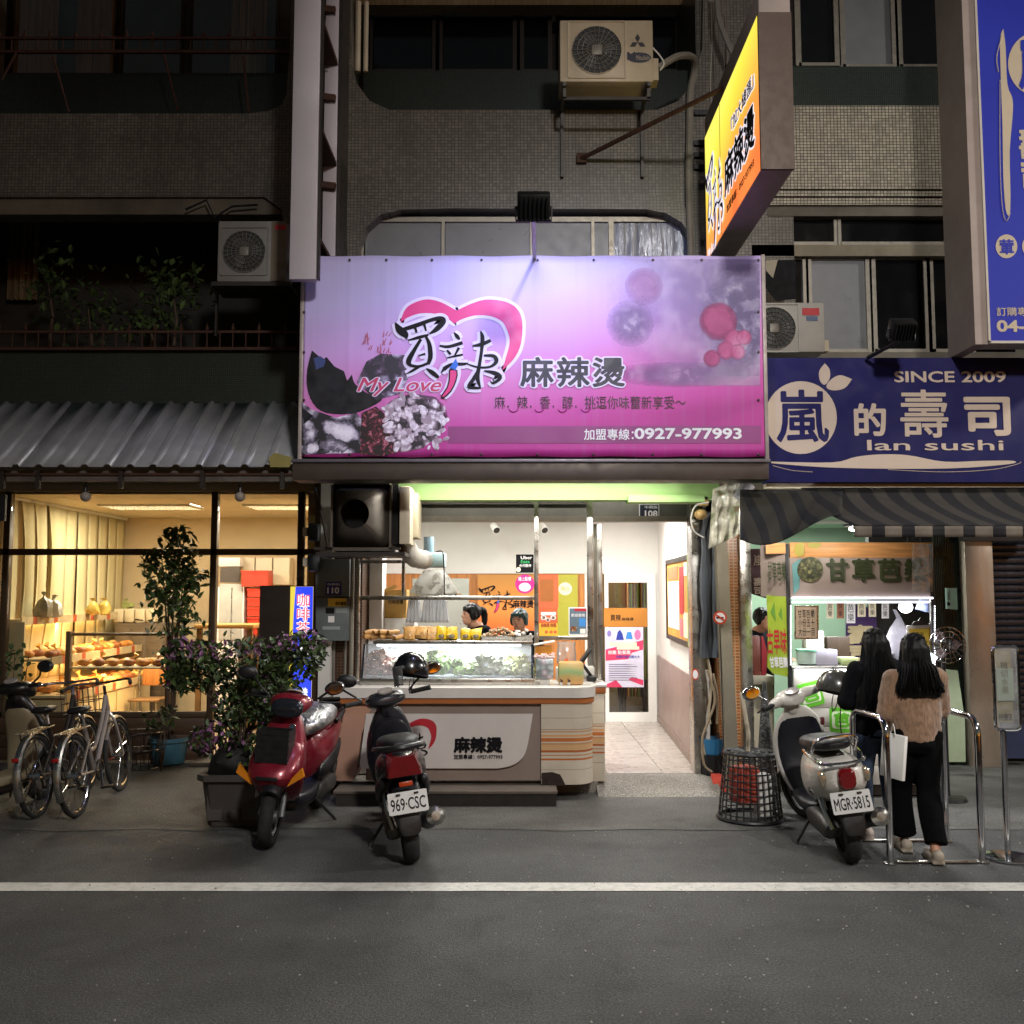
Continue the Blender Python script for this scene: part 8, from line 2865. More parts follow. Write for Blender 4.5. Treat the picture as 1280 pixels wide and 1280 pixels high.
def scooter(label, loc, heading, lean, steer, paint, under, plate=None, style='sport', mirrors=(1, 1), seatm=None, rimm=None, nose=False):
 t_ = thing('scooter', label, 'scooter', loc, 'parked scooters', rot=(lean, 0, heading))
 rimm = rimm or M('grey_rim', '#6a6a6c', .4, .6)
 seatm = seatm or M('seat_vinyl', '#121214', .5, 0, .15, 8, .15, 60)
 SA = Matrix.Translation((.42, 0, .6)) @ Matrix.Rotation(R(-24), 4, 'Y')
 ST = SA @ Matrix.Rotation(steer, 4, 'Z') @ SA.inverted()
 vespa = style == 'retro'
 wheel(t_, .66, .22, .22, .10, rimm, steer=ST)
 wheel(t_, -.62, .22, .22, .11, rimm)
 for s in (-1, 1):
  mb = MB(); mb.tube([(.66, s * .075, .22), (.58, s * .07, .4), (.5, s * .05, .58)], [.022, .02, .02], 8).xf(ST); mb.build('fork_leg', rimm, t_)
 mb = MB()
 rings = []
 for k in range(11):
  an = R((50 if nose else -5) + (85 if nose else 165) * k / 10)
  cx, cz = .66 + .255 * math.cos(an), .22 + .255 * math.sin(an)
  ww = .085 * (1 - .25 * abs(k / 10 - .5))
  rings.append([Vector((cx + math.cos(an) * h, y, cz + math.sin(an) * h)) for y, h in ((-ww, -.05), (-ww * .9, -.01), (-ww * .5, .02), (0, .03), (ww * .5, .02), (ww * .9, -.01), (ww, -.05), (ww * .85, -.05), (0, .015), (-ww * .85, -.05))])
 mb.loft(rings).xf(ST); mb.build('front_fender', BLACKPL if nose else paint, t_)
 if nose:
  mb = MB(); mb.loft([hring(*q) for q in ((.40, .56, .08, .08), (.44, .60, .17, .16), (.51, .61, .2, .195), (.59, .58, .18, .205), (.69, .52, .12, .19), (.76, .47, .06, .16))]); mb.build('nose_cowl', paint, t_, sub=1)
 if vespa:
  rows = [(.25, .33, .05, .13), (.36, .40, .06, .18), (.5, .45, .06, .215), (.65, .45, .055, .22), (.78, .42, .05, .2), (.88, .38, .045, .14), (.96, .35, .045, .07)]
 else:
  rows = [(.27, .40, .08, .12), (.38, .50, .11, .18), (.50, .55, .13, .205), (.62, .52, .11, .2), (.74, .46, .09, .18), (.86, .40, .07, .13), (.96, .36, .06, .085)]
 mb = MB(); mb.loft([hring(*q) for q in rows]); mb.build('leg_shield', paint, t_, sub=1)
 mb = MB(); mb.loft([hring(z, xc - hd * .55, hd * .62, hw * .86) for z, xc, hd, hw in rows[:-1]]); mb.build('inner_panel', under, t_, sub=1)
 mb = MB(); mb.loft([sring(x, zc, hw, hh, 16, 4) for x, zc, hw, hh in ((.44, .30, .12, .04), (.3, .275, .16, .045), (.05, .27, .165, .045), (-.15, .28, .15, .05), (-.25, .3, .12, .04))]); mb.build('floorboard', under, t_, sub=1)
 mb = MB(); mb.loft([sring(x, zc, hw, hh, 16, 3) for x, zc, hw, hh in ((.35, .22, .1, .05), (.1, .2, .13, .05), (-.2, .22, .13, .06), (-.45, .28, .11, .09))]); mb.build('underside', BLACKPL, t_, sub=1)
 if vespa:
  rows = [(-.02, .50, .07, .16), (-.10, .52, .13, .2), (-.28, .54, .18, .2), (-.48, .56, .2, .18), (-.66, .58, .195, .155), (-.80, .60, .155, .125), (-.89, .62, .10, .08)]
 else:
  rows = [(.0, .50, .07, .16), (-.08, .52, .12, .2), (-.25, .55, .17, .19), (-.45, .60, .185, .155), (-.64, .655, .17, .125), (-.80, .70, .13, .095), (-.92, .73, .07, .05)]
 mb = MB(); mb.loft([sring(*q) for q in rows]); mb.build('rear_body', paint, t_, sub=1)
 if not vespa:
  for s in (-1, 1):   # lower side cladding
   mb = MB(); mb.loft([sring(x, zc, .03, hh, 12, 2.4, s * y) for x, zc, hh, y in ((-.12, .4, .05, .13), (-.3, .42, .08, .165), (-.55, .5, .07, .165), (-.74, .58, .03, .13))]); mb.build('side_cladding', BLACKPL, t_, sub=1)
 zs = .0 if not vespa else .0
 rows = [(.0, .73, .07, .03), (-.06, .745, .11, .05), (-.25, .77, .145, .055), (-.45, .79, .15, .06), (-.62, .81, .135, .055), (-.74, .815, .10, .04), (-.78, .815, .05, .02)]
 mb = MB(); mb.loft([sring(x, zc, hw, hh, 18, 3) for x, zc, hw, hh in rows]); mb.build('seat', seatm, t_, sub=1)
 mb = MB()
 if vespa:
  mb.tube(smoothpts([(-.5, .17, .76), (-.7, .165, .74), (-.86, .13, .72), (-.9, 0, .715), (-.86, -.13, .72), (-.7, -.165, .74), (-.5, -.17, .76)], 4), .013, 8)
  mb.tube(smoothpts([(-.62, .15, .75), (-.78, .13, .86), (-.82, 0, .88), (-.78, -.13, .86), (-.62, -.15, .75)], 4), .012, 8)
  mb.build('grab_rail', CHROME, t_)
 else:
  mb.tube(smoothpts([(-.45, .165, .76), (-.65, .16, .79), (-.85, .12, .82), (-.93, 0, .825), (-.85, -.12, .82), (-.65, -.16, .79), (-.45, -.165, .76)], 4), .02, 8)
  mb.build('grab_rail', BLACKPL, t_)
 mb = MB()
 if vespa:
  mb.loft([sring(x, zc, hw, hh, 18, 2.3) for x, zc, hw, hh in ((.24, 1.0, .06, .03), (.28, 1.01, .10, .055), (.36, 1.02, .12, .075), (.44, 1.01, .10, .07), (.49, 1.0, .06, .045))])
  for s in (-1, 1):
   mb.tube([(.36, s * .08, 1.02), (.3, s * .18, 1.03), (.25, s * .25, 1.03)], [.05, .04, .028], 12)
  mb.tube([(.36, 0, 1.0), (.38, 0, .88)], [.085, .06], 14)
 else:
  mb.loft([sring(x, zc, hw, hh, 18, 2.6) for x, zc, hw, hh in ((.22, 1.0, .08, .03), (.27, 1.01, .16, .05), (.36, 1.01, .17, .07), (.46, .98, .13, .07), (.53, .95, .07, .04))])
  mb.tube([(.34, 0, 1.0), (.38, 0, .86)], [.09, .07], 14)
 mb.xf(ST); hb = mb.build('handlebar_cowl', paint, t_, sub=1)
 mb = MB(); mb.lathe([(.062, 0), (.06, .012), (.002, .014)], ST @ Matrix.Translation((.29, 0, 1.072)) @ Matrix.Rotation(R(-25), 4, 'Y') @ Matrix.Diagonal((.7, 1, 1, 1)), 20); mb.build('dial', M('dial_glass', '#a39c98', .15, .2, .3, 12, .02), t_)
 for s in (-1, 1):
  mb = MB(); mb.tube([(.27, s * .2, 1.03), (.2, s * .34, 1.04)], [.019, .019], 10).xf(ST); mb.build('grip', RUBBER, t_)
  mb = MB(); mb.tube([(.31, s * .2, 1.02), (.31, s * .27, 1.02), (.26, s * .36, 1.02)], .008, 6).xf(ST); mb.build('brake_lever', BLACKPL if not vespa else CHROME, t_)
  if mirrors[0 if s > 0 else 1]:
   tip = Vector((.22, s * .34, 1.17))
   mb = MB(); mb.tube(smoothpts([(.30, s * .19, 1.04), (.31, s * .26, 1.10), tuple(tip)], 4), .009, 8).xf(ST); st_ = mb.build('mirror_stalk', BLACKPL if not vespa else CHROME, t_)
   mb = MB(); mb.ell(tip + Vector((0, s * .045, .015)), (.028, .078, .052), 18, 10).xf(ST); mh = mb.build('mirror', BLACKPL if not vespa else CHROME, t_)
   mb = MB(); mb.lathe([(.001, .0), (.9, .001), (1.0, -.01)], ST @ Matrix.Translation(tip + Vector((-.027, s * .045, .015))) @ Matrix.Rotation(R(-90), 4, 'Y') @ Matrix.Diagonal((.042, .066, 1, 1)), 20); mb.build('mirror_glass', M('mirror_silver', '#cfd0d4', .05, 1, .02, 4, 0), mh)
 TL = M('tail_light_red', '#6a0c10', .12, 0, .2, 10, .1, 50, coat=.6)
 if vespa:
  mb = MB(); mb.loft([sring(x, zc, hw, hh, 14, 3) for x, zc, hw, hh in ((-.84, .62, .06, .07), (-.90, .615, .058, .068), (-.915, .61, .045, .055))]); mb.build('tail_light', TL, t_)
  for s in (-1, 1):
   mb = MB(); mb.loft([sring(x, .62, .022, hh, 10, 2.5, s * .145) for x, hh in ((-.80, .05), (-.84, .048), (-.85, .03))]); mb.build('indicator', M('chrome_indicator', '#a39a86', .15, .6), t_)
 else:
  mb = MB(); mb.loft([[Vector((-.80, -.105, .78)), Vector((-.80, .105, .78)), Vector((-.80, .125, .63)), Vector((-.80, -.125, .63))], [Vector((-.925, -.075, .765)), Vector((-.925, .075, .765)), Vector((-.90, .11, .635)), Vector((-.90, -.11, .635))]]); mb.build('tail_light', TL, t_, smooth=0)
  mb = MB(); mb.box((-.895, 0, .585), (.012, .09, .03), Matrix.Rotation(.15, 4, 'Y'), .003); mb.build('reflector', M('orange_reflector', '#a83a16', .25), t_)
 mb = MB(); mb.loft([sring(x, zc, hw, hh, 14, 3) for x, zc, hw, hh in ((-.66, .56, .11, .03), (-.78, .52, .10, .05), (-.86, .42, .09, .06), (-.9, .3, .075, .03), (-.905, .25, .06, .012))]); mb.build('rear_mudguard', BLACKPL, t_, sub=1)
 if plate:
  PW, PH = .26, .14
  fm_ = Matrix.Translation((-.925, 0, .40)) @ Matrix.Rotation(R(-90), 4, 'Z') @ Matrix.Rotation(R(-14), 4, 'X')
  fm_ = fm_ @ Matrix(((1, 0, 0, 0), (0, 0, -1, 0), (0, 1, 0, 0), (0, 0, 0, 1)))
  mb = MB(); mb.prism(rounded([(-PW / 2, 0), (PW / 2, 0), (PW / 2, PH), (-PW / 2, PH)], .012), fm_, .004); mb.build('license_plate', M('plate_white', '#c9c8c6', .4, 0, .04, 8, .03, dirt=.1), t_, smooth=0)
  lettering(plate, BLACKINK, t_, fm_ @ Matrix.Translation((-PW * .44, .022, .0045)), PW * .88, .078, bold=.012, ext=.0008)
  for s in (-1, 1):
   mb = MB(); mb.box(fm_ @ Vector((s * .06, PH - .015, .006)), (.03, .03, .008), None, .002); mb.build('plate_bolt', BLACKPL, t_)
 mb = MB(); mb.loft([sring(x, zc, .06, hh, 14, 3, .10) for x, zc, hh in ((-.1, .23, .04), (-.2, .23, .085), (-.4, .24, .075), (-.6, .24, .085), (-.7, .23, .04))]); mb.build('engine_case', M('engine_alloy', '#4a4846', .5, .6, .2, 8, .1, dirt=.4), t_, sub=1)
 mb = MB(); mb.tube(smoothpts([(-.25, -.12, .2), (-.45, -.15, .22), (-.6, -.165, .27), (-.86, -.17, .34), (-.9, -.17, .35)], 3), [.025] * 4 + [.03, .05, .065, .07, .07, .07, .07, .066, .05][:9] if False else .06, 14); mb.build('muffler', M('muffler_black', '#1b1b1d', .35, .5), t_)
 mb = MB(); mb.tube([(-.9, -.17, .35), (-.93, -.17, .357)], [.062, .03], 14); mb.build('muffler_cap', STEEL, t_)
 mb = MB(); mb.tube(smoothpts([(-.72, .1, .26), (-.66, .13, .4), (-.58, .13, .52)], 3), .022, 8); mb.build('shock_absorber', CHROME if vespa else STEEL, t_)
 mb = MB(); mb.tube([(-.1, .12, .2), (-.16, .25, .06), (-.2, .30, .012 - .02)], .012, 8); mb.tube([(-.2, .30, -.005), (-.24, .34, -.012)], .012, 6); mb.build('side_stand', BLACKPL, t_)
 return t_, ST
def car_paint(name, col, rough=.22, metal=.3):
 m, t, b, o = nmat(name)
 col = C(col)
 v = ocoord(t)
 n = tex(t, 'ShaderNodeTexNoise', v, Scale=3.5, Detail=6)
 c = ramp(t, n.outputs[0], [(.3, tuple(k * .85 for k in col)), (.7, col)])
 n2 = tex(t, 'ShaderNodeTexNoise', v, Scale=11, Detail=9, Roughness=.75)
 dust = ramp(t, n2.outputs[0], [(.5, 0.0), (.8, 1.0)])
 c = mixc(t, mathn(t, 'MULTIPLY', dust, .25), c, (.09, .08, .07))
 t.links.new(c, b.inputs['Base Color'])
 t.links.new(ramp(t, n2.outputs[0], [(.35, rough), (.75, min(1, rough + .3))]), b.inputs['Roughness'])
 b.inputs['Metallic'].default_value = metal
 b.inputs['Coat Weight'].default_value = .5
 b.inputs['Coat Roughness'].default_value = .12
 return m
BLKP = car_paint('black_scooter_paint', '#2b2b32')
WHTP = car_paint('cream_scooter_paint', '#d2cdc4', .25, 0)
REDP = car_paint('maroon_scooter_paint', '#7c1628', .22, .3)
INNB = M('dark_navy_plastic', '#14151d', .4, 0, .12, 6, .08, 80, dirt=.15, dirtc=(.06, .055, .05))
# black scooter, rear towards the street
rw = G(513, 1084)
hd_ = R(90 + 11)
loc = Vector((rw.x, rw.y + .12, 0)) + Matrix.Rotation(hd_, 3, 'Z') @ Vector((.62, 0, 0))
blk, STb = scooter('black scooter with plate 969-CSC and helmet hung on its mirror', loc, hd_, R(-7), R(8), BLKP, INNB, '969·CSC')
# cream scooter
rw = G(1072, 1084)
hd_ = R(90 - 4)
loc = Vector((rw.x, rw.y + .12, 0)) + Matrix.Rotation(hd_, 3, 'Z') @ Vector((.62, 0, 0))
wht, STw = scooter('cream white retro scooter with chrome rail and plate MGR-5815', loc, hd_, R(-8), R(22), WHTP, INNB, 'MGR·5815', 'retro', mirrors=(1, 0))
mb = MB()
lettering('Fiddle', M('badge_dark', '#3a3630', .4), wht, Matrix.Translation((-.62, .202, .50)) @ Matrix(((-1, 0, 0, 0), (0, 0, 1, 0), (0, 1, 0, 0), (0, 0, 0, 1))), .13, .035, shear=.3, ext=.003)
# maroon scooter, front towards the street
fw = G(330, 1064)
hd_ = R(-90 - 4)
loc = Vector((fw.x, fw.y + .1, 0)) - Matrix.Rotation(hd_, 3, 'Z') @ Vector((.66, 0, 0))
red, STr = scooter('maroon scooter with black front basket facing the street', loc, hd_, R(-3), R(6), REDP, INNB, None, nose=True)
mb = MB(); mb.loft([sring(x, zc, hw, hh, 18, 2.5) for x, zc, hw, hh in ((.44, 1.0, .13, .07), (.52, .97, .125, .065), (.56, .95, .09, .045))]).xf(STr); mb.build('headlight', M('dark_headlight_glass', '#23252b', .08, .3, .2, 4, .02), red, sub=1)
mb = MB(); mb.bx(.56, .58, -.12, .12, .64, .86); mb.bx(.58, .72, -.12, -.11, .64, .86); mb.bx(.58, .72, .11, .12, .64, .86); mb.bx(.72, .73, -.12, .12, .64, .86); mb.bx(.56, .73, -.12, .12, .63, .64)
for k in range(5):
 mb.bx(.731, .735, -.125, .125, .65 + k * .045, .662 + k * .045)
mb.xf(Matrix.Translation((.0, 0, -.02))); mb.build('front_basket', BLACKPL, red, smooth=0)
AMB = M('amber_lens', '#c97a1c', .2, 0, .1, 8, .1)
for s in (-1, 1):
 mb = MB(); mb.prism([(0, 0), (.12, .08), (.1, .14), (.03, .06)], Matrix.Translation((.70, s * .13, .45)) @ Matrix.Rotation(R(90 if s > 0 else 90), 4, 'Z') @ Matrix(((s, 0, 0, 0), (0, 0, -1, 0), (0, 1, 0, 0), (0, 0, 0, 1))), .03 * 1); mb.build('indicator', AMB, red, smooth=0)
mb = MB(); mb.bx(.79, .81, -.08, .08, .50, .525, .004); mb.build('air_slot', BLACKPL, red)
mb = MB(); mb.lathe([(.026, 0), (.022, .006), (.001, .007)], Matrix.Translation((.49, .07, .84)) @ Matrix.Rotation(R(70), 4, 'Y'), 14); mb.build('badge', CHROME, red)
# silver rain cover on the maroon scooter's seat
m, t, b_, o_ = nmat('silver_foil_cover')
v = ocoord(t)
n = tex(t, 'ShaderNodeTexNoise', v, Scale=7, Detail=8, Distortion=1.5)
t.links.new(ramp(t, n.outputs[0], [(.3, C('#55575c')), (.6, C('#c9cacd'))]), b_.inputs['Base Color'])
b_.inputs['Metallic'].default_value = .85
b_.inputs['Roughness'].default_value = .28
bumpn(t, b_, n.outputs[0], .9, .03)
mb = MB(); mb.loft([sring(x, zc, hw, hh, 24, 2.6) for x, zc, hw, hh in ((.07, .76, .06, .04), (.04, .78, .13, .09), (-.1, .81, .18, .10), (-.3, .83, .2, .09), (-.5, .85, .18, .07), (-.62, .85, .1, .03))])
for v_ in mb.bm.verts:
 v_.co += Vector((1, 1, 1)) * .025 * noise.noise(v_.co * 7)
mb.xf(Matrix.Translation(loc) @ Matrix.Rotation(R(-94), 4, 'Z') @ Matrix.Rotation(R(-3), 4, 'X'))
tag(mb.build('seat_cover', m, sub=1), 'crumpled silver foil cover over the maroon scooter seat', 'seat cover')
# dark scooter cut off by the edge of the picture
loc = Vector((P(-8, 0, 8.0).x, 8.05, 0))
drk, STd = scooter('dark scooter with beige panel beside the two bicycles', loc, R(90 - 10), R(-4), R(0), car_paint('charcoal_scooter_paint', '#17171a', .3), M('beige_trim_panel', '#8d8168', .5), None, mirrors=(1, 1))
mb = MB(); mb.prism([(-.1, 0), (.1, 0), (.1, .11), (-.1, .11)], Matrix.Translation((-.925, 0, .40)) @ Matrix.Rotation(R(-90), 4, 'Z') @ FR((0, 0, 0), 0, R(-14)), .004); mb.build('license_plate', M('plate_dim', '#77787c', .4), drk, smooth=0)
def helmet(label, c, r, shell, visor=None, tilt=0, turn=0):
 h = thing('helmet', label, 'helmet', c, 'helmets left on scooters', rot=(tilt, 0, turn))
 mb = MB()
 rings = []
 n = 28
 for k in range(11):
  th = math.pi / 2 * 1.28 * k / 10
  ring = []
  for i in range(n):
   q = 2 * math.pi * i / n
   zz_ = 1.1 * r * math.cos(th)
   cut = -.28 * r - .16 * r * math.cos(q + math.pi)
   ring.append(Vector((1.08 * r * math.sin(th) * math.cos(q), .9 * r * math.sin(th) * math.sin(q), max(zz_, cut))))
  rings.append(ring)
 mb.loft(rings, cap=False); mb.build('shell', shell, h, thick=.008)
 mb = MB(); mb.tube([p for p in rings[-1]], .008, 6, closed=True); mb.build('edge_trim', RUBBER, h)
 if visor:
  mb = MB()
  mb.grid(lambda u, v: Vector((1.16 * r * math.cos(1.9 * (u - .5)) * (1 - .1 * v), 1.0 * r * math.sin(1.9 * (u - .5)), .2 * r - 1.15 * r * v)), 16, 8)
  mb.build('visor', visor, h, thick=.003)
  for s in (-1, 1):
   mb = MB(); mb.lathe([(.016, 0), (.014, .006), (.001, .007)], Matrix.Translation((.62 * r, s * .78 * r, .12 * r)) @ Matrix.Rotation(R(-90 * s), 4, 'X'), 12); mb.build('visor_bolt', BLACKPL, h)
 mb = MB(); mb.tube(smoothpts([(-.1 * r, .82 * r, -.25 * r), (.05 * r, .6 * r, -1.0 * r), (.1 * r, 0, -1.35 * r), (.05 * r, -.6 * r, -1.0 * r), (-.1 * r, -.82 * r, -.25 * r)], 4), .008, 6, flat=.4); mb.build('chin_strap', BLACKPL, h)
 return h
HB = car_paint('black_helmet_shell', '#0d0d12', .1, 0)
HG = car_paint('grey_helmet_shell', '#4a4844', .14, .1)
helmet('black open helmet with clear visor on the black scooter mirror', P(514, 838, 7.55), .128, HB, glass('visor_clear', (.8, .82, .84), .5, .05, .12), R(10), R(195))
helmet('glossy grey helmet on the cream scooter handlebar', P(1044, 860, 7.5), .13, HG, None, R(12), R(150))
mb = MB(); mb.box(P(1028, 901, 7.35), (.03, .03, .06), None, .01); tag(mb.build('charm', M('maroon_charm', '#5a1a22', .5)), 'small maroon charm hanging from the cream scooter lever', 'charm')
mb = MB(); q = P(1051, 880, 7.42); mb.tube([q, P(1050, 900, 7.4), P(1052, 920, 7.4)], .011, 6, flat=.3); tag(mb.build('strap', BLACKPL), 'black strap hanging from the grey helmet', 'strap')
# ================================================================ bicycles
def bicycle(label, loc, heading, lean, frame, fend, rack=False):
 t_ = thing('bicycle', label, 'bicycle', loc, 'parked bicycles', rot=(lean, 0, heading))
 wr = .325
 for x in (-.5, .54):
  mb = MB()
  mb.tube([(x + (wr - .035) * math.cos(i * .1963), 0, wr + .012 + (wr - .035) * math.sin(i * .1963)) for i in range(32)], .011, 6, closed=True)
  for k in range(20):
   an = k * .314
   mb.cyl((x + .02 * math.cos(an + 1), (.02 if k % 2 else -.02), wr + .012 + .02 * math.sin(an + 1)), (x + (wr - .04) * math.cos(an), 0, wr + .012 + (wr - .04) * math.sin(an)), .0018, n=4)
  mb.cyl((x, -.045, wr + .012), (x, .045, wr + .012), .022, n=10)
  w_ = mb.build('wheel', CHROME, t_)
  mb = MB(); mb.tube([(x + (wr - .012) * math.cos(i * .1571), 0, wr + .012 + (wr - .012) * math.sin(i * .1571)) for i in range(40)], .021, 8, closed=True); mb.build('tyre', RUBBER, w_)
  mb = MB()
  a0, a1 = (20, 200) if x < 0 else (15, 150)
  if x < 0:
   a0, a1 = 25, 205
  rings = []
  for k in range(17):
   an = R(a0 + (a1 - a0) * k / 16)
   ce = Vector((x + (wr + .03) * math.cos(an), 0, wr + .012 + (wr + .03) * math.sin(an)))
   dr = Vector((math.cos(an), 0, math.sin(an)))
   rings.append([ce + Vector((0, y, 0)) + dr * h for y, h in ((-.03, -.015), (-.02, .004), (0, .01), (.02, .004), (.03, -.015), (0, .004))])
  mb.loft(rings); mb.build('mudguard', fend, t_)
 bb_, seat, head, headb = Vector((-.06, 0, .30)), Vector((-.2, 0, .72)), Vector((.36, 0, .90)), Vector((.39, 0, .76))
 rear, front = Vector((-.5, 0, wr + .012)), Vector((.54, 0, wr + .012))
 mb = MB()
 mb.tube(smoothpts([tuple(headb), (.2, 0, .56), (.02, 0, .36), tuple(bb_)], 4), .022, 8)
 mb.tube(smoothpts([tuple(head), (.2, 0, .68), (0, 0, .5), (-.12, 0, .48)], 4), .018, 8)
 mb.tube([bb_, seat], .018, 8)
 mb.tube([headb, head], .022, 8)
 for s in (-1, 1):
  mb.tube([bb_ + Vector((0, s * .03, 0)), rear + Vector((0, s * .055, 0))], .011, 6)
  mb.tube([Vector((-.16, s * .02, .58)), rear + Vector((0, s * .055, 0))], .010, 6)
  mb.tube(smoothpts([tuple(headb), (.42, s * .045, .64), tuple(front + Vector((0, s * .05, 0)))], 4), .014, 6)
 mb.build('frame', frame, t_)
 mb = MB(); mb.tube([seat, (-.22, 0, .80)], .013, 8); mb.build('seat_post', CHROME, t_)
 mb = MB(); mb.loft([sring(x, zc, hw, hh, 14, 2.4) for x, zc, hw, hh in ((-.02, .84, .02, .015), (-.12, .845, .035, .025), (-.25, .845, .09, .035), (-.33, .85, .095, .035), (-.37, .85, .06, .02))]); mb.build('saddle', BLACKPL, t_, sub=1)
 mb = MB(); mb.tube([head, (.35, 0, .99)], .014, 8); mb.tube(smoothpts([(.18, .29, 1.0), (.3, .24, 1.03), (.37, .06, 1.02), (.37, -.06, 1.02), (.3, -.24, 1.03), (.18, -.29, 1.0)], 4), .011, 8); mb.build('handlebar', BLACKPL if not rack else CHROME, t_)
 for s in (-1, 1):
  mb = MB(); mb.tube([(.24, s * .27, 1.015), (.15, s * .3, .995)], .017, 8); mb.build('grip', RUBBER, t_)
 mb = MB(); mb.tube([bb_ + Vector((.085 * math.cos(i * .349), -.05, .085 * math.sin(i * .349))) for i in range(18)], .01, 5, closed=True); mb.build('chain_guard', BLACKPL, t_)
 for s in (-1, 1):
  mb = MB(); mb.tube([bb_ + Vector((0, s * .06, 0)), bb_ + Vector((s * .06, s * .08, -.15 * s if False else -.14))], .010, 6); e = bb_ + Vector((s * .06, s * .12, -.14)); mb.box(e, (.07, .09, .02), None, .004); mb.build('pedal', BLACKPL, t_)
 mb = MB(); mb.tube([(-.46, .06, .3), (-.5, .16, .01)], .009, 6); mb.build('kickstand', STEEL, t_)
 mb = MB()
 for y in (-.05, 0, .05):
  mb.tube([(-.2, y, .70), (-.7, y, .70)], .006, 5)
 for s in (-1, 1):
  mb.tube([(-.62, s * .05, .70), rear + Vector((-.01, s * .06, 0))], .006, 5)
 mb.build('rear_rack', STEEL, t_)
 mb = MB(); mb.box((-.84, 0, .52), (.02, .05, .03), None, .006); mb.build('rear_reflector', M('red_lens', '#8a1414', .2), t_)
 if rack:
  mb = MB()
  for s in (-1, 1):
   for z in (.72, .82, .95):
    mb.tube([(.46, s * .15, z), (.7, s * .15, z)], .004, 4)
  for z in (.72, .82, .95):
   mb.tube([(.46, -.15, z), (.46, .15, z)], .004, 4); mb.tube([(.7, -.15, z), (.7, .15, z)], .004, 4)
  for k in range(7):
   y = -.15 + k * .05
   mb.tube([(.46, y, .95), (.46, y, .72), (.7, y, .72), (.7, y, .95)], .003, 4)
  mb.build('front_basket', BLACKPL, t_)
 return t_
rw, fw = G(97, 1022), G(148, 991)
hd_ = math.atan2(fw.y - rw.y, fw.x - rw.x)
SILV = car_paint('silver_bicycle_paint', '#a39a94', .3, .5)
DKB = car_paint('dark_bicycle_paint', '#2a2422', .35, .3)
bicycle('silver step through bicycle parked beside the darker one', Vector((rw.x, rw.y, 0)) + Vector((math.cos(hd_), math.sin(hd_), 0)) * .5, hd_, R(-7), SILV, STEEL)
rw = G(48, 1022)
hd_ = R(93)
bicycle('dark brown bicycle with wire basket between the silver one and the dark scooter', Vector((rw.x, rw.y, 0)) + Vector((math.cos(hd_), math.sin(hd_), 0)) * .5, hd_, R(-6), DKB, STEEL, True)
# ================================================================ people (x right, y ahead, z up)
def cap(mb, p0, p1, r0, r1, n=14):
 p0, p1 = Vector(p0), Vector(p1)
 mb.tube([p0, p0.lerp(p1, .33), p0.lerp(p1, .66), p1], [r0, r0 * .66 + r1 * .34, r0 * .34 + r1 * .66, r1], n)
 mb.ell(p0, r0, 12, 8)
 mb.ell(p1, r1, 12, 8)
def hand(mb, wrist, d, up, curl=.5):
 """palm, four unequal bent fingers and a thumb from the palm's side"""
 d, up = Vector(d).normalized(), Vector(up).normalized()
 side = d.cross(up).normalized()
 up = side.cross(d)
 w = Vector(wrist)
 for k in range(5):
  mb.ell(w + d * (.02 + .014 * k), (.026, .026, .026), 8, 6)
 for i, L in enumerate((.062, .072, .068, .052)):
  b = w + d * .085 + side * ((i - 1.5) * .0215)
  j1 = b + d * L * .5 - up * L * .15 * curl
  j2 = j1 + (d * (1 - curl) - up * curl).normalized() * L * .35
  j3 = j2 + (d * (.6 - curl) - up * (curl + .3)).normalized() * L * .28
  mb.tube([b - d * .02, b, j1, j2, j3], [.010, .0095, .009, .008, .0065], 7)
 b = w + d * .03 - side * .026
 mb.tube([b, b + d * .025 - side * .022 - up * .008, b + d * .055 - side * .022 - up * .022], [.0115, .010, .0075], 7)
def person(label, loc, turn, J, cloth, hair_fn, height=1.56, name='person', group=None, lean=0):
 t_ = thing(name, label, 'person', loc, group, rot=(lean, 0, turn))
 g = {k: Vector(v) for k, v in J.items() if isinstance(v, (tuple, list)) and len(v) == 3}
 mb = MB()
 h = g['head']
 mb.ell(h, (.072, .09, .108), 18, 14)
 mb.ell(h + Vector((0, .03, -.06)), (.052, .06, .055), 14, 10)
 mb.ell(h + Vector((0, .094, -.015)), (.013, .018, .02), 8, 6)
 for s in (-1, 1):
  mb.ell(h + Vector((s * .074, -.005, -.01)), (.012, .022, .03), 8, 6)
 cap(mb, h + Vector((0, -.02, -.09)), g['neck'], .048, .052)
 cap(mb, g['neck'], g['chest'], .055, .09)
 cap(mb, g['chest'], g['waist'], .09, .08)
 cap(mb, g['waist'], g['pelvis'], .085, .1)
 for s in 'LR':
  cap(mb, g['neck'] + Vector((0, 0, -.03)), g['sh' + s], .05, .05)
  cap(mb, g['sh' + s], g['el' + s], .046, .036)
  cap(mb, g['el' + s], g['wr' + s], .036, .024)
  hand(mb, g['wr' + s], g['hd' + s], g.get('hu' + s, Vector((0, 0, 1))), J.get('curl' + s, .5))
  cap(mb, g['hip' + s], g['kn' + s], .078, .052)
  cap(mb, g['kn' + s], g['an' + s], .05, .034)
  cap(mb, g['an' + s] + Vector((0, -.02, -.03)), g['toe' + s], .034, .03)
 o = remeshed(mb, 'body', SKIN, t_, .0075, 3)
 for nm, mat, fn in cloth:
  mb = MB()
  fn(mb, g)
  vox, sm = (.011, 5)
  remeshed(mb, nm, mat, t_, vox, sm)
 hair_fn(t_, g)
 return t_
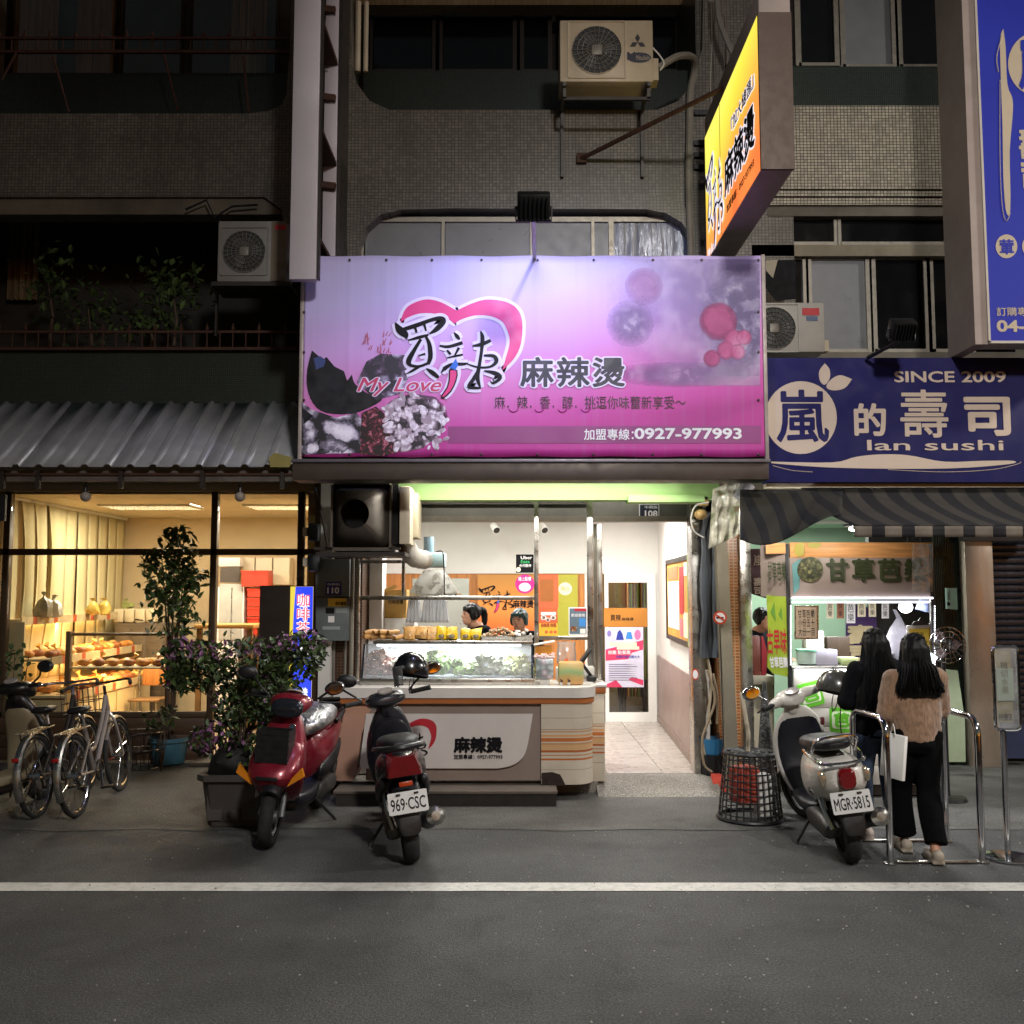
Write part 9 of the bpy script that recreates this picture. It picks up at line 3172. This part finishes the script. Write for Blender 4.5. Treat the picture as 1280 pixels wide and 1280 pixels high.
def wrinkle(o, amp, sc_, stretch=(1, 1, 1)):
 nn = [v_.normal.copy() for v_ in o.data.vertices]
 for v_, n_ in zip(o.data.vertices, nn):
  p = Vector((v_.co.x * sc_ * stretch[0], v_.co.y * sc_ * stretch[1], v_.co.z * sc_ * stretch[2]))
  v_.co += n_ * amp * noise.noise(p)
def sweater(hem, sleeve=.055, cuff=.042, body=.155, drop=0.0):
 def f(mb, g):
  zt = g['neck'].z - .02
  prof = [(.07, .06, zt + .02), (.15, .09, zt - .05), (body, .115, zt - .18), (body + .005, .12, (zt + hem) / 2), (body + .012, .13, hem + .06), (body - .005, .125, hem), (body - .02, .11, hem + .01)]
  rings = []
  for hw, hd, z in prof:
   u = max(0, min(1, (g['neck'].z - z) / max(.01, g['neck'].z - g['pelvis'].z)))
   c = g['neck'].lerp(g['pelvis'], u)
   rings.append([Vector((c.x + hw * math.cos(q), c.y + hd * math.sin(q), z)) for q in [i * .2618 for i in range(24)]])
  mb.loft(rings)
  for s in 'LR':
   cap(mb, g['neck'] + Vector((0, 0, -.05)), g['sh' + s], .06, .066)
   cap(mb, g['sh' + s], g['el' + s], .068, sleeve)
   cap(mb, g['el' + s], g['el' + s].lerp(g['wr' + s], .88), sleeve + .006, cuff)
 return f
def trousers(top, knee=.085, ankle=.09, hipr=.105):
 def f(mb, g):
  mb.loft([[Vector((g['pelvis'].x + hw * math.cos(q), g['pelvis'].y + hd * math.sin(q), z)) for q in [i * .2618 for i in range(24)]] for hw, hd, z in ((.13, .11, top), (.155, .125, top - .1), (.165, .13, g['pelvis'].z - .06), (.13, .1, g['pelvis'].z - .14))])
  for s in 'LR':
   cap(mb, g['hip' + s], g['kn' + s], hipr, knee, 16)
   e = g['an' + s] + Vector((0, 0, .02))
   mb.tube([g['kn' + s], g['kn' + s].lerp(e, .5), e], [knee, (knee + ankle) / 2, ankle], 16)
   mb.ell(g['kn' + s], knee, 12, 8)
 return f
def shoes(mb, g):
 for s in 'LR':
  a, t = g['an' + s], g['toe' + s]
  d = (t - a); d.z = 0
  d = d.normalized()
  c0 = Vector((a.x, a.y, .045)) - d * .03
  mb.tube([c0 - d * .03, c0 + d * .04, c0 + d * .13, c0 + d * .20], [.036, .046, .046, .03], 14, flat=.85)
  mb.ell(c0 - d * .02 + Vector((0, 0, .015)), (.042, .042, .045), 12, 8)
  mb.box(c0 + d * .085 + Vector((0, 0, -.03)), (.09, .27, .022), Matrix.Rotation(math.atan2(-d.x, d.y), 4, 'Z'), .01)
def long_hair(length, width=.15, seed=1, back=.13):
 def f(t_, g):
  h = g['head']
  mb = MB()
  mb.ell(h + Vector((0, -.012, .014)), (.092, .108, .116), 20, 14)
  zb = length
  mb.loft([[Vector((h.x + hw * math.cos(q), h.y - off + hd * math.sin(q), z)) for q in [i * .2618 for i in range(24)]] for hw, hd, off, z in ((.09, .085, .04, h.z + .03), (.105, .075, .055, h.z - .08), (.125, .07, .075, h.z - .18), (width, .06, back - .03, (h.z - .18 + zb) / 2), (width * 1.05, .06, back - .015, zb + .05), (width * 1.0, .045, back - .015, zb), (width * .8, .02, back - .01, zb - .015))])
  o = remeshed(mb, 'hair', HAIR, t_, .011, 4)
  wrinkle(o, .008, 40, (1, 1, .12))
  rg = random.Random(seed)
  mb = MB()
  for k in range(150):
   q = rg.uniform(-math.pi * 1.12, .12 * math.pi)
   x0, y0 = .088 * math.cos(q), .1 * math.sin(q) - .012
   zt = h.z + rg.uniform(.03, .1)
   f0 = .8
   xe = math.copysign(min(abs(math.cos(q)) * width * 1.04, width * 1.05), math.cos(q))
   ye = -back - .045 - .02 * abs(math.sin(q)) + rg.uniform(-.01, .02) + (.05 if math.sin(q) > -.3 else 0)
   ze = zb + rg.uniform(.01, .07)
   pts_ = [(h.x + x0 * f0, h.y + y0 * f0, zt), (h.x + x0 * 1.1, h.y + y0 * 1.1 - .006, h.z - .06), (h.x + (x0 + xe) / 2 + rg.uniform(-.012, .012), h.y + (y0 * 1.1 + ye) / 2 - .005, (h.z + ze) / 2), (h.x + xe + rg.uniform(-.015, .015), h.y + ye, ze)]
   mb.tube(smoothpts(pts_, 3), [.006] * 3 + [.0065] * 4 + [.005, .004, .0015][:3], 4)
  mb.build('hair_strands', HAIR, t_)['kind'] = 'stuff'
 return f
KNIT, t, b_, o_ = nmat('brown_knit')
v = ocoord(t, (1, 1, .35))
n1 = tex(t, 'ShaderNodeTexNoise', v, Scale=60, Detail=4)
n2 = tex(t, 'ShaderNodeTexNoise', ocoord(t), Scale=7, Detail=5)
t.links.new(mixc(t, .5, ramp(t, n1.outputs[0], [(.3, C('#6e5440')), (.7, C('#a4846a'))]), ramp(t, n2.outputs[0], [(.3, C('#7b5f48')), (.7, C('#9a7a60'))])), b_.inputs['Base Color'])
b_.inputs['Roughness'].default_value = .95
b_.inputs['Sheen Weight'].default_value = .4
bumpn(t, b_, n1.outputs[0], .8, .01)
BLKC = M('black_cotton', '#0a0a0b', .9, 0, .2, 8, .2, 30)
BLKJ = M('black_jacket_cloth', '#0f1014', .85, 0, .25, 7, .2, 24)
dull(BLKC, .08)
dull(BLKJ, .12)
DENIM = M('blue_denim', '#3b4a63', .85, 0, .3, 12, .35, 90)
SHOEW = M('white_shoe', '#a89c8c', .6, 0, .15, 9, .1, dirt=.3)
# customer in brown knit, phone in her raised right hand
q = G(1161, 1079)
J = dict(head=(.0, .0, 1.425), neck=(0, -.03, 1.28), chest=(0, -.03, 1.13), waist=(0, -.01, .98), pelvis=(0, 0, .86),
   shL=(-.155, -.03, 1.24), elL=(-.2, .0, 1.0), wrL=(-.15, .16, .92), hdL=(.3, 1, .0), huL=(0, 0, 1), curlL=.7,
   shR=(.155, -.03, 1.24), elR=(.19, .05, 1.02), wrR=(.165, .23, 1.22), hdR=(.0, .3, 1), huR=(0, -1, .4), curlR=.7,
   hipL=(-.08, 0, .84), knL=(-.07, .14, .47), anL=(-.05, .16, .1), toeL=(-.05, .32, .04),
   hipR=(.08, 0, .84), knR=(.075, .02, .46), anR=(.055, -.14, .1), toeR=(.06, .02, .04))
wb = person('woman seen from behind in brown knit sweater and wide black trousers holding a phone', (q.x, q.y + .14, 0), R(-3), J,
   [('sweater', KNIT, sweater(.80, .068, .05, .165)), ('trousers', BLKC, trousers(.86, .082, .078)), ('shoes', SHOEW, shoes)], long_hair(1.12, .15, 3, .115))
for c_ in wb.children:
 if c_.name.startswith('sweater'):
  wrinkle(c_, .012, 11, (1, 1, .6)); wrinkle(c_, .005, 30)
 if c_.name.startswith('trousers'):
  wrinkle(c_, .016, 9, (1, 1, .45))
pm = Matrix.Translation((q.x, q.y + .14, 0)) @ Matrix.Rotation(R(-3), 4, 'Z')
ph = thing('phone', 'glowing phone in the raised hand of the woman in brown knit', 'phone', pm @ Vector((.185, .27, 1.25)))
fm_ = Matrix.Translation(pm @ Vector((.195, .26, 1.325))) @ Matrix.Rotation(R(-12), 4, 'Z') @ Matrix.Rotation(R(35), 4, 'Y')
mb = MB(); mb.box((0, 0, 0), (.074, .009, .15), None, .004).xf(fm_); mb.build('case', BLACKPL, ph)
mb = MB(); mb.box((0, -.0052, 0), (.068, .0012, .14), None).xf(fm_); mb.build('screen', EM('phone_screen', (.75, .92, 1.0), 5), ph, smooth=0)
# customer in black jacket further in
q = G(1118, 1046)
J2 = dict(head=(.0, .01, 1.44), neck=(0, -.03, 1.30), chest=(0, -.03, 1.15), waist=(0, -.01, 1.0), pelvis=(0, 0, .88),
   shL=(-.16, -.03, 1.26), elL=(-.21, .03, 1.02), wrL=(-.14, .2, 1.0), hdL=(.4, 1, .1), huL=(0, 0, 1), curlL=.6,
   shR=(.16, -.03, 1.26), elR=(.2, .04, 1.02), wrR=(.12, .22, .98), hdR=(-.4, 1, .1), huR=(0, 0, 1), curlR=.6,
   hipL=(-.085, 0, .86), knL=(-.1, .04, .47), anL=(-.12, .0, .1), toeL=(-.14, .17, .04),
   hipR=(.085, 0, .86), knR=(.09, .02, .47), anR=(.09, -.06, .1), toeR=(.14, .1, .04))
wa = person('woman seen from behind in black jacket and blue jeans at the fruit stall', (P(1090, 0, 7.4).x, 7.35, 0), R(5), J2,
   [('jacket', BLKJ, sweater(.74, .07, .055, .175)), ('jeans', DENIM, trousers(.86, .07, .062, .1)), ('shoes', M('white_red_shoe', '#b5a69c', .6, 0, .2, 9), shoes)], long_hair(.92, .19, 9, .12))
for c_ in wa.children:
 if c_.name.startswith('jacket'):
  wrinkle(c_, .012, 10, (1, 1, .6))
 if c_.name.startswith('jeans'):
  wrinkle(c_, .008, 14, (1, 1, .7))
# white paper bag held between them
q = P(1117, 945, 6.75)
bgp = thing('paper_bag', 'white paper folder bag held at the side of the woman in brown', 'bag', (q.x, 6.75, q.z - .14))
mb = MB(); mb.box((q.x, 6.75, q.z), (.03, .2, .3), Matrix.Rotation(.1, 4, 'Y') @ Matrix.Rotation(R(25), 4, 'Z'), .004); mb.build('bag', PAPER, bgp)
mb = MB(); mb.tube(smoothpts([(q.x, 6.71, q.z + .15), (q.x + .0, 6.74, q.z + .22), (q.x, 6.79, q.z + .15)], 4), .004, 5); mb.build('handle', PAPER, bgp)
# staff behind the counter
def face_bits(t_, g, mask=None):
 h = g['head']
 for s in (-1, 1):
  mb = MB(); mb.ell(h + Vector((s * .028, .083, .008)), (.011, .006, .005), 8, 6); mb.build('eye', BLACKINK, t_)
  mb = MB(); mb.ell(h + Vector((s * .03, .082, .03)), (.017, .006, .0035), 8, 5); mb.build('eyebrow', HAIR, t_)
 mb = MB(); mb.ell(h + Vector((0, .082, -.058)), (.02, .008, .006), 10, 6); mb.build('mouth', M('lips', '#8a4a42', .5), t_)
def short_hair(mat, pony=False, fringe=True, seed=0):
 def f(t_, g):
  h = g['head']
  mb = MB()
  mb.ell(h + Vector((0, -.022, .03)), (.09, .1, .1), 18, 12)
  if fringe:
   for k in range(9):
    x = -.06 + k * .015
    mb.ell(h + Vector((x, .058 - 6 * x * x, .065 - .006 * (k % 3))), (.018, .03, .03), 8, 6, Matrix.Rotation(.5, 4, 'X'))
  for s in (-1, 1):
   mb.ell(h + Vector((s * .078, .0, .0)), (.016, .045, .06), 10, 8)
  if pony:
   mb.tube(smoothpts([(0, -.1, .06), (0, -.16, .03), (.01, -.17, -.1), (.01, -.15, -.24)], 4), [.03, .034, .036, .038, .038, .038, .036, .034, .032, .028, .022, .016, .008], 10)
  for v_ in mb.bm.verts:
   if v_.co.z < .5:
    v_.co += h
  o_ = remeshed(mb, 'hair', mat, t_, .009, 3)
  wrinkle(o_, .007, 45, (1, 1, .35))
  face_bits(t_, g)
 return f
def staff(label, px, Y, turn, bow, hairf, z0=FLZ):
 c = P(px, 0, Y)
 Jh = dict(head=(0, .075 if bow else .02, 1.45 if bow else 1.48), neck=(0, -.02, 1.33), chest=(0, -.03, 1.17), waist=(0, -.01, 1.0), pelvis=(0, 0, .88),
    shL=(-.165, -.02, 1.28), elL=(-.2, .06, 1.05), wrL=(-.12, .27, 1.06), hdL=(.3, 1, -.1), huL=(0, 0, 1), curlL=.6,
    shR=(.165, -.02, 1.28), elR=(.2, .06, 1.05), wrR=(.12, .27, 1.04), hdR=(-.3, 1, -.1), huR=(0, 0, 1), curlR=.6,
    hipL=(-.085, 0, .86), knL=(-.09, .02, .47), anL=(-.09, 0, .1), toeL=(-.1, .15, .04),
    hipR=(.085, 0, .86), knR=(.09, .02, .47), anR=(.09, 0, .1), toeR=(.1, .15, .04))
 return person(label, (c.x, Y, z0), turn, Jh, [('shirt', BLKJ, sweater(.8, .06, .05, .17)), ('trousers', BLKC, trousers(.86, .07, .06, .1)), ('shoes', BLKC, shoes)], hairf)
TEAL = M('teal_tinted_hair', '#1a4242', .45, 0, .35, 30, .4, 60, stretch=(6, 6, .4))
staff('shop worker with black ponytail in black shirt bending over the display case', 596, 10.35, R(118), True, short_hair(HAIR, True), .14)
staff('shop worker with short teal tinted hair in black shirt looking down', 652, 10.1, R(160), True, short_hair(TEAL, False), .09)
staff('stall worker with hair bun and black shirt behind the lime banner', 948, 10.05, R(215), True, short_hair(HAIR, False), .10)
# ================================================================ street lamp behind the camera, right of the frame
for lx, ly, tx, ty, tz, pw, sp, lab in ((1.9, -3.4, 2.6, 6.4, .6, 3200, 104, 'tall grey street lamp across the road behind the photographer'), (13.5, 5.0, 1.5, 8.6, 2.5, 3000, 80, 'tall grey street lamp further along the shop side of the street')):
 sl = thing('street_lamp', lab, 'street lamp', (lx, ly, 0), 'street lamps')
 d_ = Vector((tx - lx, ty - ly, 0)).normalized()
 at = lambda k, z: (lx + d_.x * k, ly + d_.y * k, z)
 mb = MB(); mb.tube([(lx, ly, 0), (lx, ly, 7.4)], [.09, .06], 12); mb.build('pole', ALU, sl)
 mb = MB(); mb.tube([(lx, ly, 7.35), at(.35, 7.8), at(1.0, 7.9)], .04, 8); mb.build('arm', ALU, sl)
 rz = Matrix.Rotation(math.atan2(d_.y, d_.x), 4, 'Z')
 mb = MB(); mb.box(at(1.25, 7.9), (.6, .28, .09), rz, .03); mb.build('luminaire', ALU, sl)
 mb = MB(); mb.box(at(1.25, 7.852), (.45, .2, .004), rz); mb.build('lens', EM('street_lens', (1, .93, .82), 20), sl, smooth=0)
 lamp('street_light', 'SPOT', at(1.25, 7.7), pw, (1, .965, .92), sl, (tx, ty, tz), .4, spot=sp, blend=1.0)
